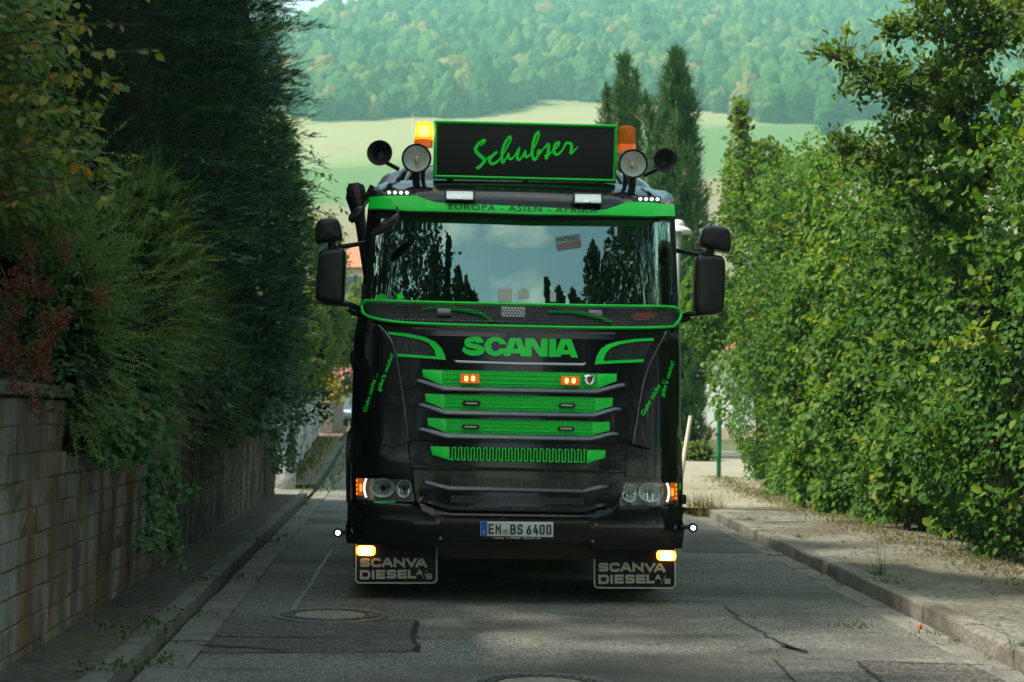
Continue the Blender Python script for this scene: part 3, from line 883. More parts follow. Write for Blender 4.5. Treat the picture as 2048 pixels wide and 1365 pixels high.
g4 = grille([c4(p) for p in ((555, 37), (1527, 58), (1522, 100), (1425, 130), (665, 113), (566, 84))], c4((660, 0))[0], c4((1425, 0))[0], [c4((0, 42))[1], c4((0, 60))[1]], [c4((0, 110))[1], c4((0, 127))[1]], 44, M_green, M_dark)
for e in ([(555, 37), (657, 39), (665, 113), (566, 84)], [(1425, 56), (1527, 58), (1522, 100), (1424, 130)]):
    panel('grille_end', [c4(p) for p in e], -0.028, 0.008, M_green, g4, bev=0.003, step=None)
bm = bmesh.new()
xs = np.linspace(c4((665, 0))[0], c4((1418, 0))[0], 45)
for k in range(44):
    x = (xs[k] + xs[k + 1]) / 2; y = c4((0, 42 if k % 2 else 110))[1] + 0.0185 * (x - xs[0])
    a = skin3(xs[k], y, -0.026); b = skin3(xs[k + 1], y, -0.026)
    box(bm, a.x, b.x, a.y - 0.004, a.y + 0.006, a.z - 0.005, a.z + 0.005)
tag(mk('grille_border', bm, M_green, g4, smooth=False), kind='stuff')

# marker lamps on the grilles
def amber_marker(x0, y0, x1, y1, par):
    m = panel('marker_lamp', rr(x0, y0, x1, y1, 3), -0.055, 0.03, M_amber, par, bev=0.006)
    for k in (0.3, 0.68):
        cx = x0 + (x1 - x0) * k; cy = (y0 + y1) / 2
        panel('marker_bulb', rr(cx - 3.2, cy - 5, cx + 3.2, cy + 5, 2.5), -0.058, 0.004, M_markbulb, m if par is truck else truck, bev=0.001, step=None)
    return m
amber_marker(921.5, 749, 958, 766, truck); amber_marker(1122.5, 753.5, 1159, 770, truck)
def strip(x0, y0, x1, y1):
    s = panel('strip_lamp', rr(x0, y0, x1, y1, 4), -0.048, 0.026, M_blackpl, bev=0.005)
    for k in range(6):
        cx = x0 + 5 + (x1 - x0 - 10) * (k + 0.5) / 6; cy = (y0 + y1) / 2 + 0.018 * (cx - (x0 + x1) / 2)
        panel('led', rr(cx - 1.8, cy - 1.6, cx + 1.8, cy + 1.6, 0.8), -0.050, 0.003, M_led2, s, bev=0, step=None)
M_led2 = mat('led_off', (0.45, 0.5, 0.48), 0.35)
for a in ((700, 462, 795, 488), (1245, 475, 1338, 498), (695, 597, 792, 620), (1240, 608, 1335, 630)):
    strip(*c3(a[:2]), *c3(a[2:]))
# crest badge
bm = bmesh.new()
bc = c3((1419, 343))
bdg = panel('crest_badge', [(bc[0] + x, bc[1] + y) for x, y in ((-11, -9), (-6, -11.5), (0, -10), (6, -11.2), (11, -8.6), (10, 0), (6, 8), (0, 12), (-6, 8), (-10, 0))], -0.05, 0.03, M_chrome, bev=0.006, step=None)
panel('crest_centre', [(bc[0] + x, bc[1] + y) for x, y in ((-5.5, -6), (0, -7), (5.5, -6), (5, 1), (0, 7), (-5, 1))], -0.053, 0.004, M_ink, bdg, bev=0.001, step=None)
panel('crest_device', [(bc[0] + x, bc[1] + y) for x, y in ((-2, -4), (2.5, -3), (3, 2), (0, 4.5), (-2.6, 1))], -0.056, 0.003, M_red, bdg, bev=0.001, step=None)
bm.free()

# ---- lower front: strip under the lid, corner cheeks, lamp units
panel('lower_strip', [(819, 886), (1256, 894), (1254, 943), (1100, 940), (950, 936), (822, 932)], -0.004, 0.03, M_black, bev=0.006, step=0.12)
wedge('strip_lip', dens([(826, 930.5), (950, 934), (1100, 938), (1252, 941)]), dens([(826, 934), (950, 937.5), (1100, 941.5), (1252, 944)]), -0.008, -0.022, M_slat)
panel('cheek_panel', [(736, 896), (760, 893), (816, 888), (821, 948), (780, 949), (711, 951), (711, 936), (722, 924), (732, 914)], -0.02, 0.06, M_black, bev=0.016, step=0.06, seg=3)
panel('cheek_panel', [(1254, 896), (1310, 901), (1332, 904), (1334, 920), (1343, 931), (1356, 941), (1355, 960), (1300, 956), (1253, 953)], -0.02, 0.06, M_black, bev=0.016, step=0.06, seg=3)

def c3h(p): return (690 + p[0] / 12.8, 930 + p[1] / 12.8)
def headlamp(mirror):
    if not mirror: f = lambda p: c3h(p)
    else:
        def f(p):
            x, y = c3h(p); return (2066.5 - x, y + 9.0)
    def P(pts): q = [f(p) for p in pts]; return q if not mirror else q[::-1]
    h = panel('headlamp', P([(262, 330), (330, 318), (1640, 330), (1690, 345), (1790, 930), (1700, 940), (900, 930), (300, 880)]), 0.085, 0.02, M_lampin, bev=0.003, step=0.08)
    panel('indicator', P([(285, 350), (440, 345), (455, 440), (430, 600), (440, 800), (290, 790)]), 0.0, 0.03, M_amber, h, bev=0.004, step=None)
    panel('indicator_glow', P([(372, 490), (432, 495), (432, 680), (372, 680)]), -0.003, 0.003, M_markdim, h, bev=0, step=None)
    for cy in (405, 515, 625, 735):
        x, y = f((303, cy)); panel('indicator_led', rr(x - 1.2, y - 1.9, x + 1.2, y + 1.9, 1), -0.003, 0.003, M_markdim, h, bev=0, step=None)
    for k in range(9):
        t = k / 8; x, y = f((490 + 45 * (2 * t - 1) ** 2, 375 + 440 * t))
        panel('running_led', rr(x - 2.6, y - 1.9, x + 2.6, y + 1.9, 1.7), 0.0, 0.012, M_led, h, bev=0.002, step=None)
    def bowl(cx, cy, rx, ry, dep, squash):
        x, y = f((cx, cy)); c = skin3(x, y, 0.025)
        x2, _ = f((cx + rx, cy)); r = abs(skin3(x2, y, 0.025).x - c.x)
        k = ry / rx
        M = face_cam(c) @ Matrix.Diagonal((1, k, 1, 1))
        b = lathe([(r, 0.012), (r * 1.03, 0.02), (r * 1.06, 0.0), (r, 0.0), (r * 0.93, 0.0), (r * 0.8, -0.03), (r * 0.55, -0.055), (r * 0.3, -0.065), (r * 0.22, -0.06)], 28, M)
        o = mk('reflector', b, M_reflect, h)
        mk('bulb', lathe([(0, 0.005), (r * 0.18, 0.0), (r * 0.24, -0.02), (r * 0.24, -0.06)], 14, M), M_dark, h)
        bm2 = bmesh.new()
        for q in range(-4, 5):
            x_ = q * r * 0.19 + 0.004 * math.sin(q * 7); h_ = math.sqrt(max(0.0, (r * 0.86) ** 2 - x_ * x_)); dp = -0.05 + 0.035 * (abs(q) / 4)
            if abs(q) < 1: continue
            tube(bm2, [M @ Vector((x_, -h_, dp + .02)), M @ Vector((x_, 0, dp)), M @ Vector((x_, h_, dp + .02))], 0.0045, 5)
        mk('reflector_facet', bm2, M_chrome, h)
    bowl(965, 590, 300, 235, 0.06, 1); bowl(1505, 610, 185, 220, 0.05, 1)
    panel('lens', P([(270, 335), (1660, 338), (1770, 915), (900, 915), (300, 870)]), -0.018, 0.004, M_lens, h, bev=0.001, step=0.08)
M_markdim = mat('indicator_dim', (0.9, 0.25, 0.03), 0.3, emit=(1.0, 0.25, 0.02), estr=0.8)
headlamp(False); headlamp(True)
panel('green_strip', [(748, 1003), (790, 1003), (790, 1005.5), (748, 1006)], -0.01, 0.01, M_greend, bev=0.001)

# ---- lower grille and bumper
lg = panel('lower_grille', [c4(p) for p in ((457, 150), (1645, 172), (1625, 260), (1600, 360), (1550, 410), (1480, 430), (570, 415), (510, 385), (480, 330))], 0.012, 0.03, M_black, bev=0.006, step=0.12)
for (t0, t1, b0, b1) in ((205, 222, 262, 278), (308, 322, 362, 378)):
    bm = bmesh.new()
    for k in range(56):
        f = k / 55; x = c4((675 + 725 * f, 0))[0]
        a = skin3(x, c4((0, t0 + (t1 - t0) * f))[1], 0.0); b = skin3(x, c4((0, b0 + (b1 - b0) * f))[1], 0.0)
        box(bm, a.x - 0.006, a.x + 0.006, a.y, a.y + 0.014, b.z, a.z)
    tag(mk('grille_rib', bm, M_slat, lg, smooth=False), kind='stuff')
wedge('slat', dens([c4(p) for p in ((508, 230), (540, 226), (590, 240), (668, 258), (1035, 266), (1400, 276), (1490, 250), (1565, 250))]), dens([c4(p) for p in ((512, 236), (545, 245), (595, 260), (665, 276), (1035, 282), (1404, 291), (1492, 270), (1560, 258))]), -0.02, -0.036, M_slat)
wedge('slat', dens([c4(p) for p in ((520, 338), (550, 334), (595, 346), (668, 368), (1035, 374), (1400, 380), (1490, 352), (1545, 354))]), dens([c4(p) for p in ((524, 343), (555, 352), (600, 366), (665, 384), (1035, 390), (1404, 395), (1492, 370), (1540, 362))]), -0.02, -0.036, M_slat)
wedge('grille_brow', dens([c4(p) for p in ((457, 150), (1050, 158), (1645, 172))], 8), dens([c4(p) for p in ((460, 158), (1050, 167), (1640, 180))], 8), -0.01, -0.03, M_slat)
bump = panel('bumper', [c4(p) for p in ((98, 348), (130, 338), (300, 350), (450, 356), (500, 388), (560, 418), (640, 428), (1050, 436), (1420, 440), (1480, 432), (1540, 412), (1605, 374), (1750, 366), (1930, 366), (1962, 384), (1950, 440), (1962, 500), (1950, 600), (1900, 605), (1455, 606), (1435, 570), (1050, 566), (620, 558), (600, 596), (300, 576), (90, 572), (86, 480), (104, 420))], -0.015, 0.10, M_black, bev=0.034, step=0.08, seg=3)
wedge('bumper_lip', dens([c4(p) for p in ((560, 416), (640, 425), (1050, 433), (1420, 438), (1480, 430))]), dens([c4(p) for p in ((560, 422), (640, 432), (1050, 440), (1420, 445), (1480, 437))]), -0.012, -0.04, M_slat)
for x0 in (636, 1432):
    panel('bumper_joint', [c4(p) for p in ((x0, 432), (x0 + 7, 432), (x0 + 4, 560), (x0 - 4, 560))], -0.0165, 0.003, M_dark, bump, bev=0)
for c in ((600, 455), (1470, 470), (612, 545), (1455, 562)):
    x, y = c4(c); p = skin3(x, y, -0.016)
    mk('bolt', lathe([(0.012, 0), (0.012, 0.006), (0.007, 0.012), (0, 0.012)], 10, face_cam(p)), M_steel, bump)
M_under = mat('rusty_black', (0.022, 0.013, 0.009), 0.8, noise_s=14, noise_a=0.6)
panel('under_beam', [c4(p) for p in ((605, 562), (1460, 570), (1468, 655), (1400, 662), (620, 652))], 0.08, 0.2, M_under, bev=0.01)

# ---- number plate
PD = -0.03
def c2p(p): return (940 + p[0] / 10.78, 1030 + p[1] / 10.78)
pl_ = panel('number_plate', rr(*c2p((215, 118)), *c2p((1812, 520)), 2, sl=0.012), PD, 0.014, M_blackpl, bev=0.003, step=0.2)
panel('plate_face', [c2p(p) for p in ((228, 140), (1795, 155), (1790, 478), (228, 455))], PD - 0.003, 0.004, M_plate, pl_, bev=0.001, step=0.2)
panel('plate_band', [c2p(p) for p in ((236, 145), (374, 146), (372, 456), (234, 454))], PD - 0.0045, 0.002, M_plateblue, pl_, bev=0, step=None)
gl = []
for ch, x0, y0, x1, y1 in (('E', 400, 196, 518, 415), ('M', 548, 198, 672, 418), ('B', 868, 204, 990, 424), ('S', 1020, 204, 1138, 426), ('6', 1215, 208, 1325, 430), ('4', 1358, 210, 1475, 432), ('0', 1500, 212, 1612, 434), ('0', 1645, 214, 1755, 436)):
    a, b = c2p((x0, y0)), c2p((x1, y1)); gl.append(glyph(ch, a[0], a[1], b[0], b[1], 3.3, r=4.6))
letters(gl, PD - 0.0055, M_ink, pl_)
a, b = c2p((278, 338)), c2p((322, 400))
sheet('plate_country_letter', glyph('D', a[0], a[1], b[0], b[1], 0.9), PD - 0.006, M_plate, pl_, inc=0.00002)
x, y = c2p((768, 365)); p = skin3(x, y, PD - 0.005)
M_seal = mat('seal_silver', (0.35, 0.38, 0.36), 0.4)
M_sealc = mat('seal_yellow', (0.35, 0.22, 0.03), 0.5)
s_ = mk('plate_seal', lathe([(0.0225, -0.002), (0.0225, 0.001), (0.012, 0.0015), (0, 0.0015)], 18, face_cam(p)), M_seal, pl_)
sheet('seal_crest', [[(x - 2, y - 3.2), (x + 2, y - 3.2), (x + 2, y + 1), (x, y + 3.5), (x - 2, y + 1)]], PD - 0.0075, M_sealc, pl_)
text_on('plate_holder_print', 'Freiburg · A. WISSER · 0761/592 145', c2p((500, 512)), c2p((1520, 522)), 3.0, PD - 0.0012, M_whitep, pl_, bold=0.01)

# ---- mud flaps with print and amber lamps
FV = 0.24
def flap(x0, y0, x1, y1, words, lamp, sl):
    n = 6; r = 9
    out = [(x0, y0), (x1, y0)]
    for ax, ay, a0 in ((x1 - r, y1 - r, 0), (x0 + r, y1 - r, 90)):
        for k in range(n + 1):
            q = R(a0 + 90 * k / n); out.append((ax + r * math.cos(q), ay + r * math.sin(q)))
    cx = (x0 + x1) / 2
    T = lambda p: (p[0], p[1] + sl * (p[0] - cx) )
    f = panel('mud_flap', [T(p) for p in out], 0, 0.012, M_flap, flat=FV, bev=0.003)
    inn = [(x0 + 1.8, y0 + 2)]
    r2 = 8
    for ax, ay, a0 in ((x0 + 1.8 + r2, y1 - 1.8 - r2, 180), (x1 - 1.8 - r2, y1 - 1.8 - r2, 90)):
        for k in range(n + 1):
            q = R(a0 - 90 * k / n); inn.append((ax + r2 * math.cos(q), ay + r2 * math.sin(q)))
    inn.append((x1 - 1.8, y0 + 2))
    sheet('flap_border', ribbon([T(p) for p in inn], 3.0), -0.003, M_flaptext, f, flat=FV, inc=0.00001)
    gl = []
    for ch, a, b, c, e, t in words: gl.append([[T(p) for p in q] for q in glyph(ch, a, b, c, e, t, r=5)])
    letters(gl, -0.003, M_flaptext, f, FV)
    a, b, c, e = lamp
    l = panel('flap_lamp', rr(a, b, c, e, 7, n=6), 0, 0.03, M_amberlit, flat=FV - 0.035, bev=0.008)
    panel('lamp_glow', rr(a + 7.5, b + 1.6, c - 7.5, e - 1.6, 1.5), 0, 0.004, M_bulb2, l, flat=FV - 0.039, bev=0.001)
    return f
M_bulb2 = mat('flap_lamp_lit', (1, 0.85, 0.5), 0.3, emit=(1.0, 0.80, 0.38), estr=3.5)
def cf(p): return (700 + p[0] / 10.779, 1080 + p[1] / 10.779)
WL = [('S', 215, 395, 432, 585), ('C', 452, 392, 672, 590), ('A', 685, 388, 925, 588), ('N', 945, 392, 1185, 588), ('V', 1210, 396, 1440, 590), ('A', 1410, 402, 1660, 596),
      ('D', 212, 652, 440, 852), ('I', 470, 652, 528, 850), ('E', 562, 648, 762, 842), ('S', 790, 645, 1000, 838), ('E', 1025, 645, 1228, 836), ('L', 1248, 645, 1425, 834)]
wl_ = [(ch, *cf((a, b)), *cf((c, e)), 5.2 if b < 600 else 4.9) for ch, a, b, c, e in WL]
wl_ += [('A', *cf((1435, 648)), *cf((1562, 760)), 2.8), ('/', *cf((1562, 650)), *cf((1672, 842)), 0.9), ('S', *cf((1640, 732)), *cf((1768, 845)), 2.7)]
flap(710, 1086, 875, 1168, wl_, (712.5, 1092, 750.5, 1112), 0.0)
DX, DY = 477.0, 9.6
flap(1187, 1094, 1352, 1178, [(ch, a + DX, b + DY, c + DX, e + DY, t) for ch, a, b, c, e, t in wl_], (1314, 1102, 1352.5, 1122), 0.004)

# ---- wheels, arches, chassis
def wheel(cx, cy, r, w, outer):
    M = Matrix.Translation((cx, cy, r)) @ Matrix.Rotation(R(90), 4, 'Y')
    b = mk('wheel', lathe([(r * 0.6, -w / 2), (r * 0.9, -w / 2), (r * 0.985, -w / 2 + 0.03), (r, -w / 2 + 0.06), (r, w / 2 - 0.06), (r * 0.985, w / 2 - 0.03), (r * 0.9, w / 2), (r * 0.6, w / 2)], 40, M), M_rub, truck)
    mk('rim', lathe([(0, 0.02), (r * 0.3, 0.02), (r * 0.4, -0.05), (r * 0.58, -0.02), (r * 0.61, w / 2 - 0.01), (r * 0.61, -w / 2 + 0.01), (0, -w / 2 + 0.01)], 28, M), M_steel, b)
    bm = bmesh.new()
    for g in (-0.3, -0.1, 0.1, 0.3):
        tube(bm, [M @ Vector((math.cos(q) * (r + 0.001), math.sin(q) * (r + 0.001), g * w)) for q in np.linspace(0, 2 * math.pi, 40, endpoint=False)], 0.006, 4, closed=True)
    mk('tread', bm, M_dark, b)
for s in (-1, 1):
    wheel(s * 1.075, 1.40, 0.52, 0.33, s)
    wheel(s * 0.95, 5.0, 0.52, 0.58, s); wheel(s * 0.95, 6.35, 0.52, 0.58, s)
    a = [(s * 1.262, 1.40 + 0.66 * math.cos(q), 0.55 + 0.66 * math.sin(q)) for q in np.linspace(R(-8), R(188), 20)]
    bm = bmesh.new()
    rows = []
    for x, y, z in a:
        k = 0.86
        rows.append([bm.verts.new((x - s * 0.40, y, z)), bm.verts.new((x, y, z)), bm.verts.new((x + s * 0.012, y + (1.40 - y) * 0.05, z + (0.55 - z) * 0.05)), bm.verts.new((x, y + (1.40 - y) * 0.09, z + (0.55 - z) * 0.09))])
    for A, B in zip(rows, rows[1:]):
        for k in range(3): bm.faces.new((A[k], A[k + 1], B[k + 1], B[k]))
    mk('wheel_arch', bm, M_black, truck)
    mk('step_panel', rbox(s * 1.235 - 0.02, s * 1.235 + 0.02, 0.30, 0.74, 0.42, 1.0, 0.015), M_black, truck)
    mk('door_sill', rbox(s * 1.235 - 0.03, s * 1.235 + 0.03, 0.72, 2.1, 1.2, 1.32, 0.02), M_black, truck)
panel('arch_front', [(694, 868), (700, 856), (712, 850), (714, 930), (708, 960), (707, 1004), (692, 1006), (691, 900)], 0, 0.25, M_black, flat=0.66, bev=0.02)
panel('arch_front', [(1349, 870), (1358, 872), (1364, 890), (1366, 960), (1366, 1014), (1352, 1014), (1352, 960), (1348, 930)], 0, 0.25, M_black, flat=0.66, bev=0.02)
panel('green_catch', [(699, 962), (708, 960), (708, 976), (704, 976), (703, 968), (699, 968)], 0, 0.02, M_green, flat=0.5, bev=0.002)
panel('green_catch', [(1357, 967), (1362, 967), (1362, 980), (1357, 980)], 0, 0.02, M_green, flat=0.5, bev=0.002)
panel('side_marker_block', rr(1361, 990, 1373, 1009, 3), 0, 0.06, M_blackpl, flat=0.5, bev=0.004)
mk('chassis_frame', rbox(-0.45, 0.45, 0.5, 7.4, 0.62, 0.95, 0.02), M_under, truck)
mk('front_axle', rbox(-0.95, 0.95, 1.32, 1.48, 0.42, 0.56, 0.03), M_under, truck)
mk('engine_sump', rbox(-0.35, 0.35, 1.0, 2.0, 0.34, 0.8, 0.06), M_dark, truck)
for s in (-1, 1):
    mk('fuel_tank', rbox(s * 0.82 - 0.36, s * 0.82 + 0.36, 2.4, 4.2, 0.42, 1.05, 0.08), M_under, truck)
    mk('rear_flap', rbox(s * 0.82 - 0.34, s * 0.82 + 0.34, 4.40, 4.415, 0.14, 0.8, 0.0), M_flap, truck)
mk('shade_box', rbox(-1.12, 1.12, 2.5, 7.6, 1.06, 2.5, 0.03), M_blackpl, truck)  # unseen closed box, added to darken the road under the truck
# red-white sheet seen deep under the frame is left in shade; side lamps on short arms
for cx, cy, s in ((676, 1066, -1), (1386, 1056, 1)):
    X, Z = tl(cx, cy, 0.16)
    M = face_cam((X, 0.16, Z))
    b = mk('position_lamp', lathe([(0.0185, 0.012), (0.033, 0.010), (0.036, 0.0), (0.034, -0.03), (0.02, -0.05), (0, -0.05)], 20, M), M_rub, truck)
    mk('lens', lathe([(0.0185, 0.011), (0.014, 0.017), (0, 0.020)], 20, M), M_white, b)
    bm = bmesh.new(); tube(bm, [(X, 0.19, Z), (X - s * 0.12, 0.24, Z + 0.0)], 0.016, 8); mk('lamp_arm', bm, M_rub, b)

# ---- mirrors
M_mirror = mat('mirror_shell', (0.008, 0.0085, 0.009), 0.3, spec=0.4, noise_s=14, noise_a=0.3)
def mirror_head(name, px, v, depth, round_=0.05, seg=4):
    """a deep rounded shell with the outline seen in the photograph"""
    pts = [tl(x, y, v) for x, y in px]
    cx = sum(p[0] for p in pts) / len(pts); cz = sum(p[1] for p in pts) / len(pts)
    P = smooth_path(pts + [pts[0]], 3)[:-1]
    bm = bmesh.new(); rows = []
    for t, e in ((-1.0, .060), (-0.985, .040), (-0.93, .022), (-0.82, .010), (-0.62, .002), (-0.4, 0), (0.7, 0), (1.0, .006)):
        ring = []
        for p in P:
            L_ = math.hypot(p[0] - cx, p[1] - cz); s = 1 - e / L_
            ring.append(bm.verts.new((cx + (p[0] - cx) * s, v + t * depth / 2, cz + (p[1] - cz) * s)))
        rows.append(ring)
    n = len(P)
    c0 = bm.verts.new((cx, v - depth / 2 - 0.006, cz))
    for k in range(n): bm.faces.new((c0, rows[0][k], rows[0][(k + 1) % n]))
    for A, B in zip(rows, rows[1:]):
        for k in range(n): bm.faces.new((A[k], A[(k + 1) % n], B[(k + 1) % n], B[k]))
    bm.faces.new(rows[-1])
    o = mk(name, bm, M_mirror, truck, ang=60)
    me = mk('mirror_glass', bmesh_poly([(cx + (p[0] - cx) * 0.9, v + depth / 2 + 0.002, cz + (p[1] - cz) * 0.9) for p in P]), M_chrome, o)
    return o
def bmesh_poly(pts):
    bm = bmesh.new(); bm.faces.new([bm.verts.new(p) for p in pts]); return bm
MV = 0.52
mirror_head('wide_mirror', [(633, 450), (642, 441), (660, 438), (674, 439), (680, 450), (684, 474), (679, 483), (655, 487), (637, 489), (631, 478)], MV, 0.2)
ml = mirror_head('main_mirror', [(640, 506), (652, 501), (672, 498), (688, 500), (691, 512), (690, 560), (688, 604), (682, 613), (655, 611), (637, 603), (632, 592), (635, 545)], MV + 0.02, 0.22)
mirror_head('wide_mirror', [(1400, 474), (1406, 458), (1416, 453), (1440, 455), (1455, 460), (1460, 474), (1459, 500), (1452, 506), (1420, 499), (1400, 494)], MV, 0.2)
mr_ = mirror_head('main_mirror', [(1391, 516), (1400, 511), (1430, 512), (1444, 517), (1448, 535), (1446, 600), (1443, 622), (1436, 628), (1410, 632), (1391, 628), (1388, 590), (1389, 540)], MV + 0.02, 0.22)
def arm(parent, name, pts, r):
    bm = bmesh.new(); tube(bm, [(*tl(x, y, v)[:1], v, tl(x, y, v)[1]) for x, y, v in pts], r, 10); return mk(name, bm, M_blackpl, parent)
arm(ml, 'mirror_arm', [(672, 498, MV), (684, 494, MV), (720, 488, 0.6), (745, 484, 0.68)], [0.022, 0.020, 0.018, 0.020])
arm(ml, 'mirror_neck', [(664, 504, MV), (664, 484, MV)], 0.03)
arm(ml, 'mirror_arm', [(676, 608, MV), (698, 609, MV), (716, 617, 0.58), (722, 628, 0.62)], [0.02, 0.022, 0.024, 0.022])
arm(ml, 'mirror_arm', [(697, 618, 0.54), (706, 626, 0.55), (724, 629, 0.6)], 0.02)
arm(mr_, 'mirror_arm', [(1414, 512, MV), (1403, 510, MV), (1370, 504, 0.6), (1340, 500, 0.68)], [0.022, 0.020, 0.018, 0.020])
arm(mr_, 'mirror_neck', [(1418, 514, MV), (1421, 498, MV)], 0.032)
arm(mr_, 'mirror_arm', [(1400, 627, MV), (1380, 628, MV), (1366, 632, 0.58), (1354, 634, 0.62)], [0.02, 0.022, 0.022, 0.022])
arm(mr_, 'mirror_arm', [(1380, 634, 0.54), (1370, 641, 0.55), (1352, 640, 0.6)], 0.02)
def disc_mirror(name, pts, v, t, armpts):
    o = panel(name, pts, 0, t, M_black, flat=v, bev=0.02, seg=3)
    arm(o, 'mirror_arm', armpts, 0.011)
    return o
disc_mirror('front_mirror', [(741, 468), (744, 459), (760, 446), (780, 434), (795, 427), (799, 430), (796, 440), (784, 454), (765, 466), (748, 472), (742, 472)], 0.12, 0.05, [(792, 434, 0.15), (796, 425, 0.2), (794, 416, 0.3)])
disc_mirror('kerb_mirror', [(696, 440), (697, 431), (706, 420), (718, 412), (726, 412), (730, 418), (728, 428), (716, 438), (703, 446)], 0.46, 0.05, [(726, 414, 0.48), (735, 404, 0.55), (745, 398, 0.6)])
# hooked crane arm behind the cab, seen past its left shoulder
bm = bmesh.new()
tube(bm, [(*tl(712, 370, 2.4)[:1], 2.4, tl(712, 370, 2.4)[1]), (tl(708, 395, 2.4)[0], 2.4, tl(708, 395, 2.4)[1]), (tl(722, 450, 2.4)[0], 2.4, tl(722, 450, 2.4)[1]), (tl(738, 560, 2.4)[0], 2.4, tl(738, 560, 2.4)[1])], [0.07, 0.075, 0.05, 0.045], 10)
cr = mk('loader_arm', bm, M_blackpl, truck)
panel('loader_head', [(692, 378), (698, 367), (716, 364), (728, 370), (731, 384), (724, 398), (712, 404), (700, 402), (694, 392)], 0, 0.12, M_blackpl, cr, flat=2.3, bev=0.02)
panel('loader_strap', [(704, 370), (716, 367), (724, 408), (714, 410)], 0, 0.02, mat('strap_brown', (0.09, 0.05, 0.045), 0.7), cr, flat=2.27, bev=0.003)
arm(cr, 'loader_brace', [(722, 420, 2.35), (745, 372, 2.35)], 0.025)
panel('door_trim', [(729, 505), (733, 505), (733, 550), (727, 550)], 0, 0.05, M_green, flat=0.95, bev=0.003)
panel('door_trim', [(724, 566), (728, 562), (728, 572), (724, 572)], 0, 0.05, M_green, flat=0.95, bev=0.003)
panel('camera_pod', rr(723, 570, 740, 604, 4), 0, 0.08, M_blackpl, flat=0.5, bev=0.012)
panel('camera_pod', rr(1345, 586, 1357, 614, 4), 0, 0.08, M_blackpl, flat=0.52, bev=0.012)
arm(truck, 'door_handle', [(712, 700, 1.0), (704, 706, 1.0), (703, 722, 1.0), (708, 740, 1.0), (713, 742, 1.0)], 0.012)
panel('rubbing_strip', [(1357, 640), (1361, 640), (1362, 870), (1356, 872)], 0, 0.4, mat('pale_side', (0.30, 0.32, 0.31), 0.3), flat=1.3, bev=0.005)
# ================================================================== SETTING
def pos_mat(name, stops, scale=(1, 1, 1), nscale=4.0, detail=8, rough=0.85, bump=0.0, bump_s=60, speck=None, stain=None, spec=0.3, bdist=0.01, stain2=None):
    """outdoor surface: noise over world position picks the colour; optional stone speckle and vertical stains"""
    m = bpy.data.materials.new(name); m.use_nodes = True
    nt = m.node_tree; b = nt.nodes['Principled BSDF']; L = nt.links
    b.inputs['Roughness'].default_value = rough; b.inputs['Specular IOR Level'].default_value = spec
    g = nt.nodes.new('ShaderNodeNewGeometry')
    mp = nt.nodes.new('ShaderNodeMapping'); mp.inputs['Scale'].default_value = scale
    L.new(g.outputs['Position'], mp.inputs['Vector'])
    n = nt.nodes.new('ShaderNodeTexNoise'); n.inputs['Scale'].default_value = nscale; n.inputs['Detail'].default_value = detail; n.inputs['Roughness'].default_value = 0.68
    L.new(mp.outputs['Vector'], n.inputs['Vector'])
    r = nt.nodes.new('ShaderNodeValToRGB'); els = r.color_ramp.elements
    while len(els) < len(stops): els.new(0.5)
    for e, (p, c) in zip(els, stops): e.position = p; e.color = (*c, 1)
    L.new(n.outputs['Fac'], r.inputs['Fac'])
    out = r.outputs['Color']
    if speck:
        v = nt.nodes.new('ShaderNodeTexVoronoi'); v.inputs['Scale'].default_value = speck[0]
        L.new(g.outputs['Position'], v.inputs['Vector'])
        sx = nt.nodes.new('ShaderNodeSeparateColor'); L.new(v.outputs['Color'], sx.inputs['Color'])
        mr = nt.nodes.new('ShaderNodeMapRange'); mr.inputs['To Min'].default_value = 1 - speck[1]; mr.inputs['To Max'].default_value = 1 + speck[1]
        L.new(sx.outputs['Red'], mr.inputs['Value'])
        pw = nt.nodes.new('ShaderNodeMath'); pw.operation = 'POWER'; pw.inputs[1].default_value = 1.6
        L.new(mr.outputs['Result'], pw.inputs[0])
        mx = nt.nodes.new('ShaderNodeMix'); mx.data_type = 'RGBA'; mx.blend_type = 'MULTIPLY'; mx.inputs['Factor'].default_value = 1
        L.new(out, mx.inputs['A']); L.new(pw.outputs[0], mx.inputs['B']); out = mx.outputs['Result']
    for st_i in (s for s in (stain, stain2) if s):
        col, sc_, lo, hi = st_i
        mp2 = nt.nodes.new('ShaderNodeMapping'); mp2.inputs['Scale'].default_value = sc_
        L.new(g.outputs['Position'], mp2.inputs['Vector'])
        n2 = nt.nodes.new('ShaderNodeTexNoise'); n2.inputs['Scale'].default_value = 1.0; n2.inputs['Detail'].default_value = 5
        L.new(mp2.outputs['Vector'], n2.inputs['Vector'])
        mr2 = nt.nodes.new('ShaderNodeMapRange'); mr2.inputs['From Min'].default_value = lo; mr2.inputs['From Max'].default_value = hi
        L.new(n2.outputs['Fac'], mr2.inputs['Value'])
        mx2 = nt.nodes.new('ShaderNodeMix'); mx2.data_type = 'RGBA'; mx2.inputs['B'].default_value = (*col, 1)
        L.new(mr2.outputs['Result'], mx2.inputs['Factor']); L.new(out, mx2.inputs['A']); out = mx2.outputs['Result']
    L.new(out, b.inputs['Base Color'])
    if bump:
        n3 = nt.nodes.new('ShaderNodeTexNoise'); n3.inputs['Scale'].default_value = bump_s; n3.inputs['Detail'].default_value = 5
        L.new(g.outputs['Position'], n3.inputs['Vector'])
        bp = nt.nodes.new('ShaderNodeBump'); bp.inputs['Strength'].default_value = bump; bp.inputs['Distance'].default_value = bdist
        L.new(n3.outputs['Fac'], bp.inputs['Height']); L.new(bp.outputs['Normal'], b.inputs['Normal'])
    MATS[name] = m
    return m

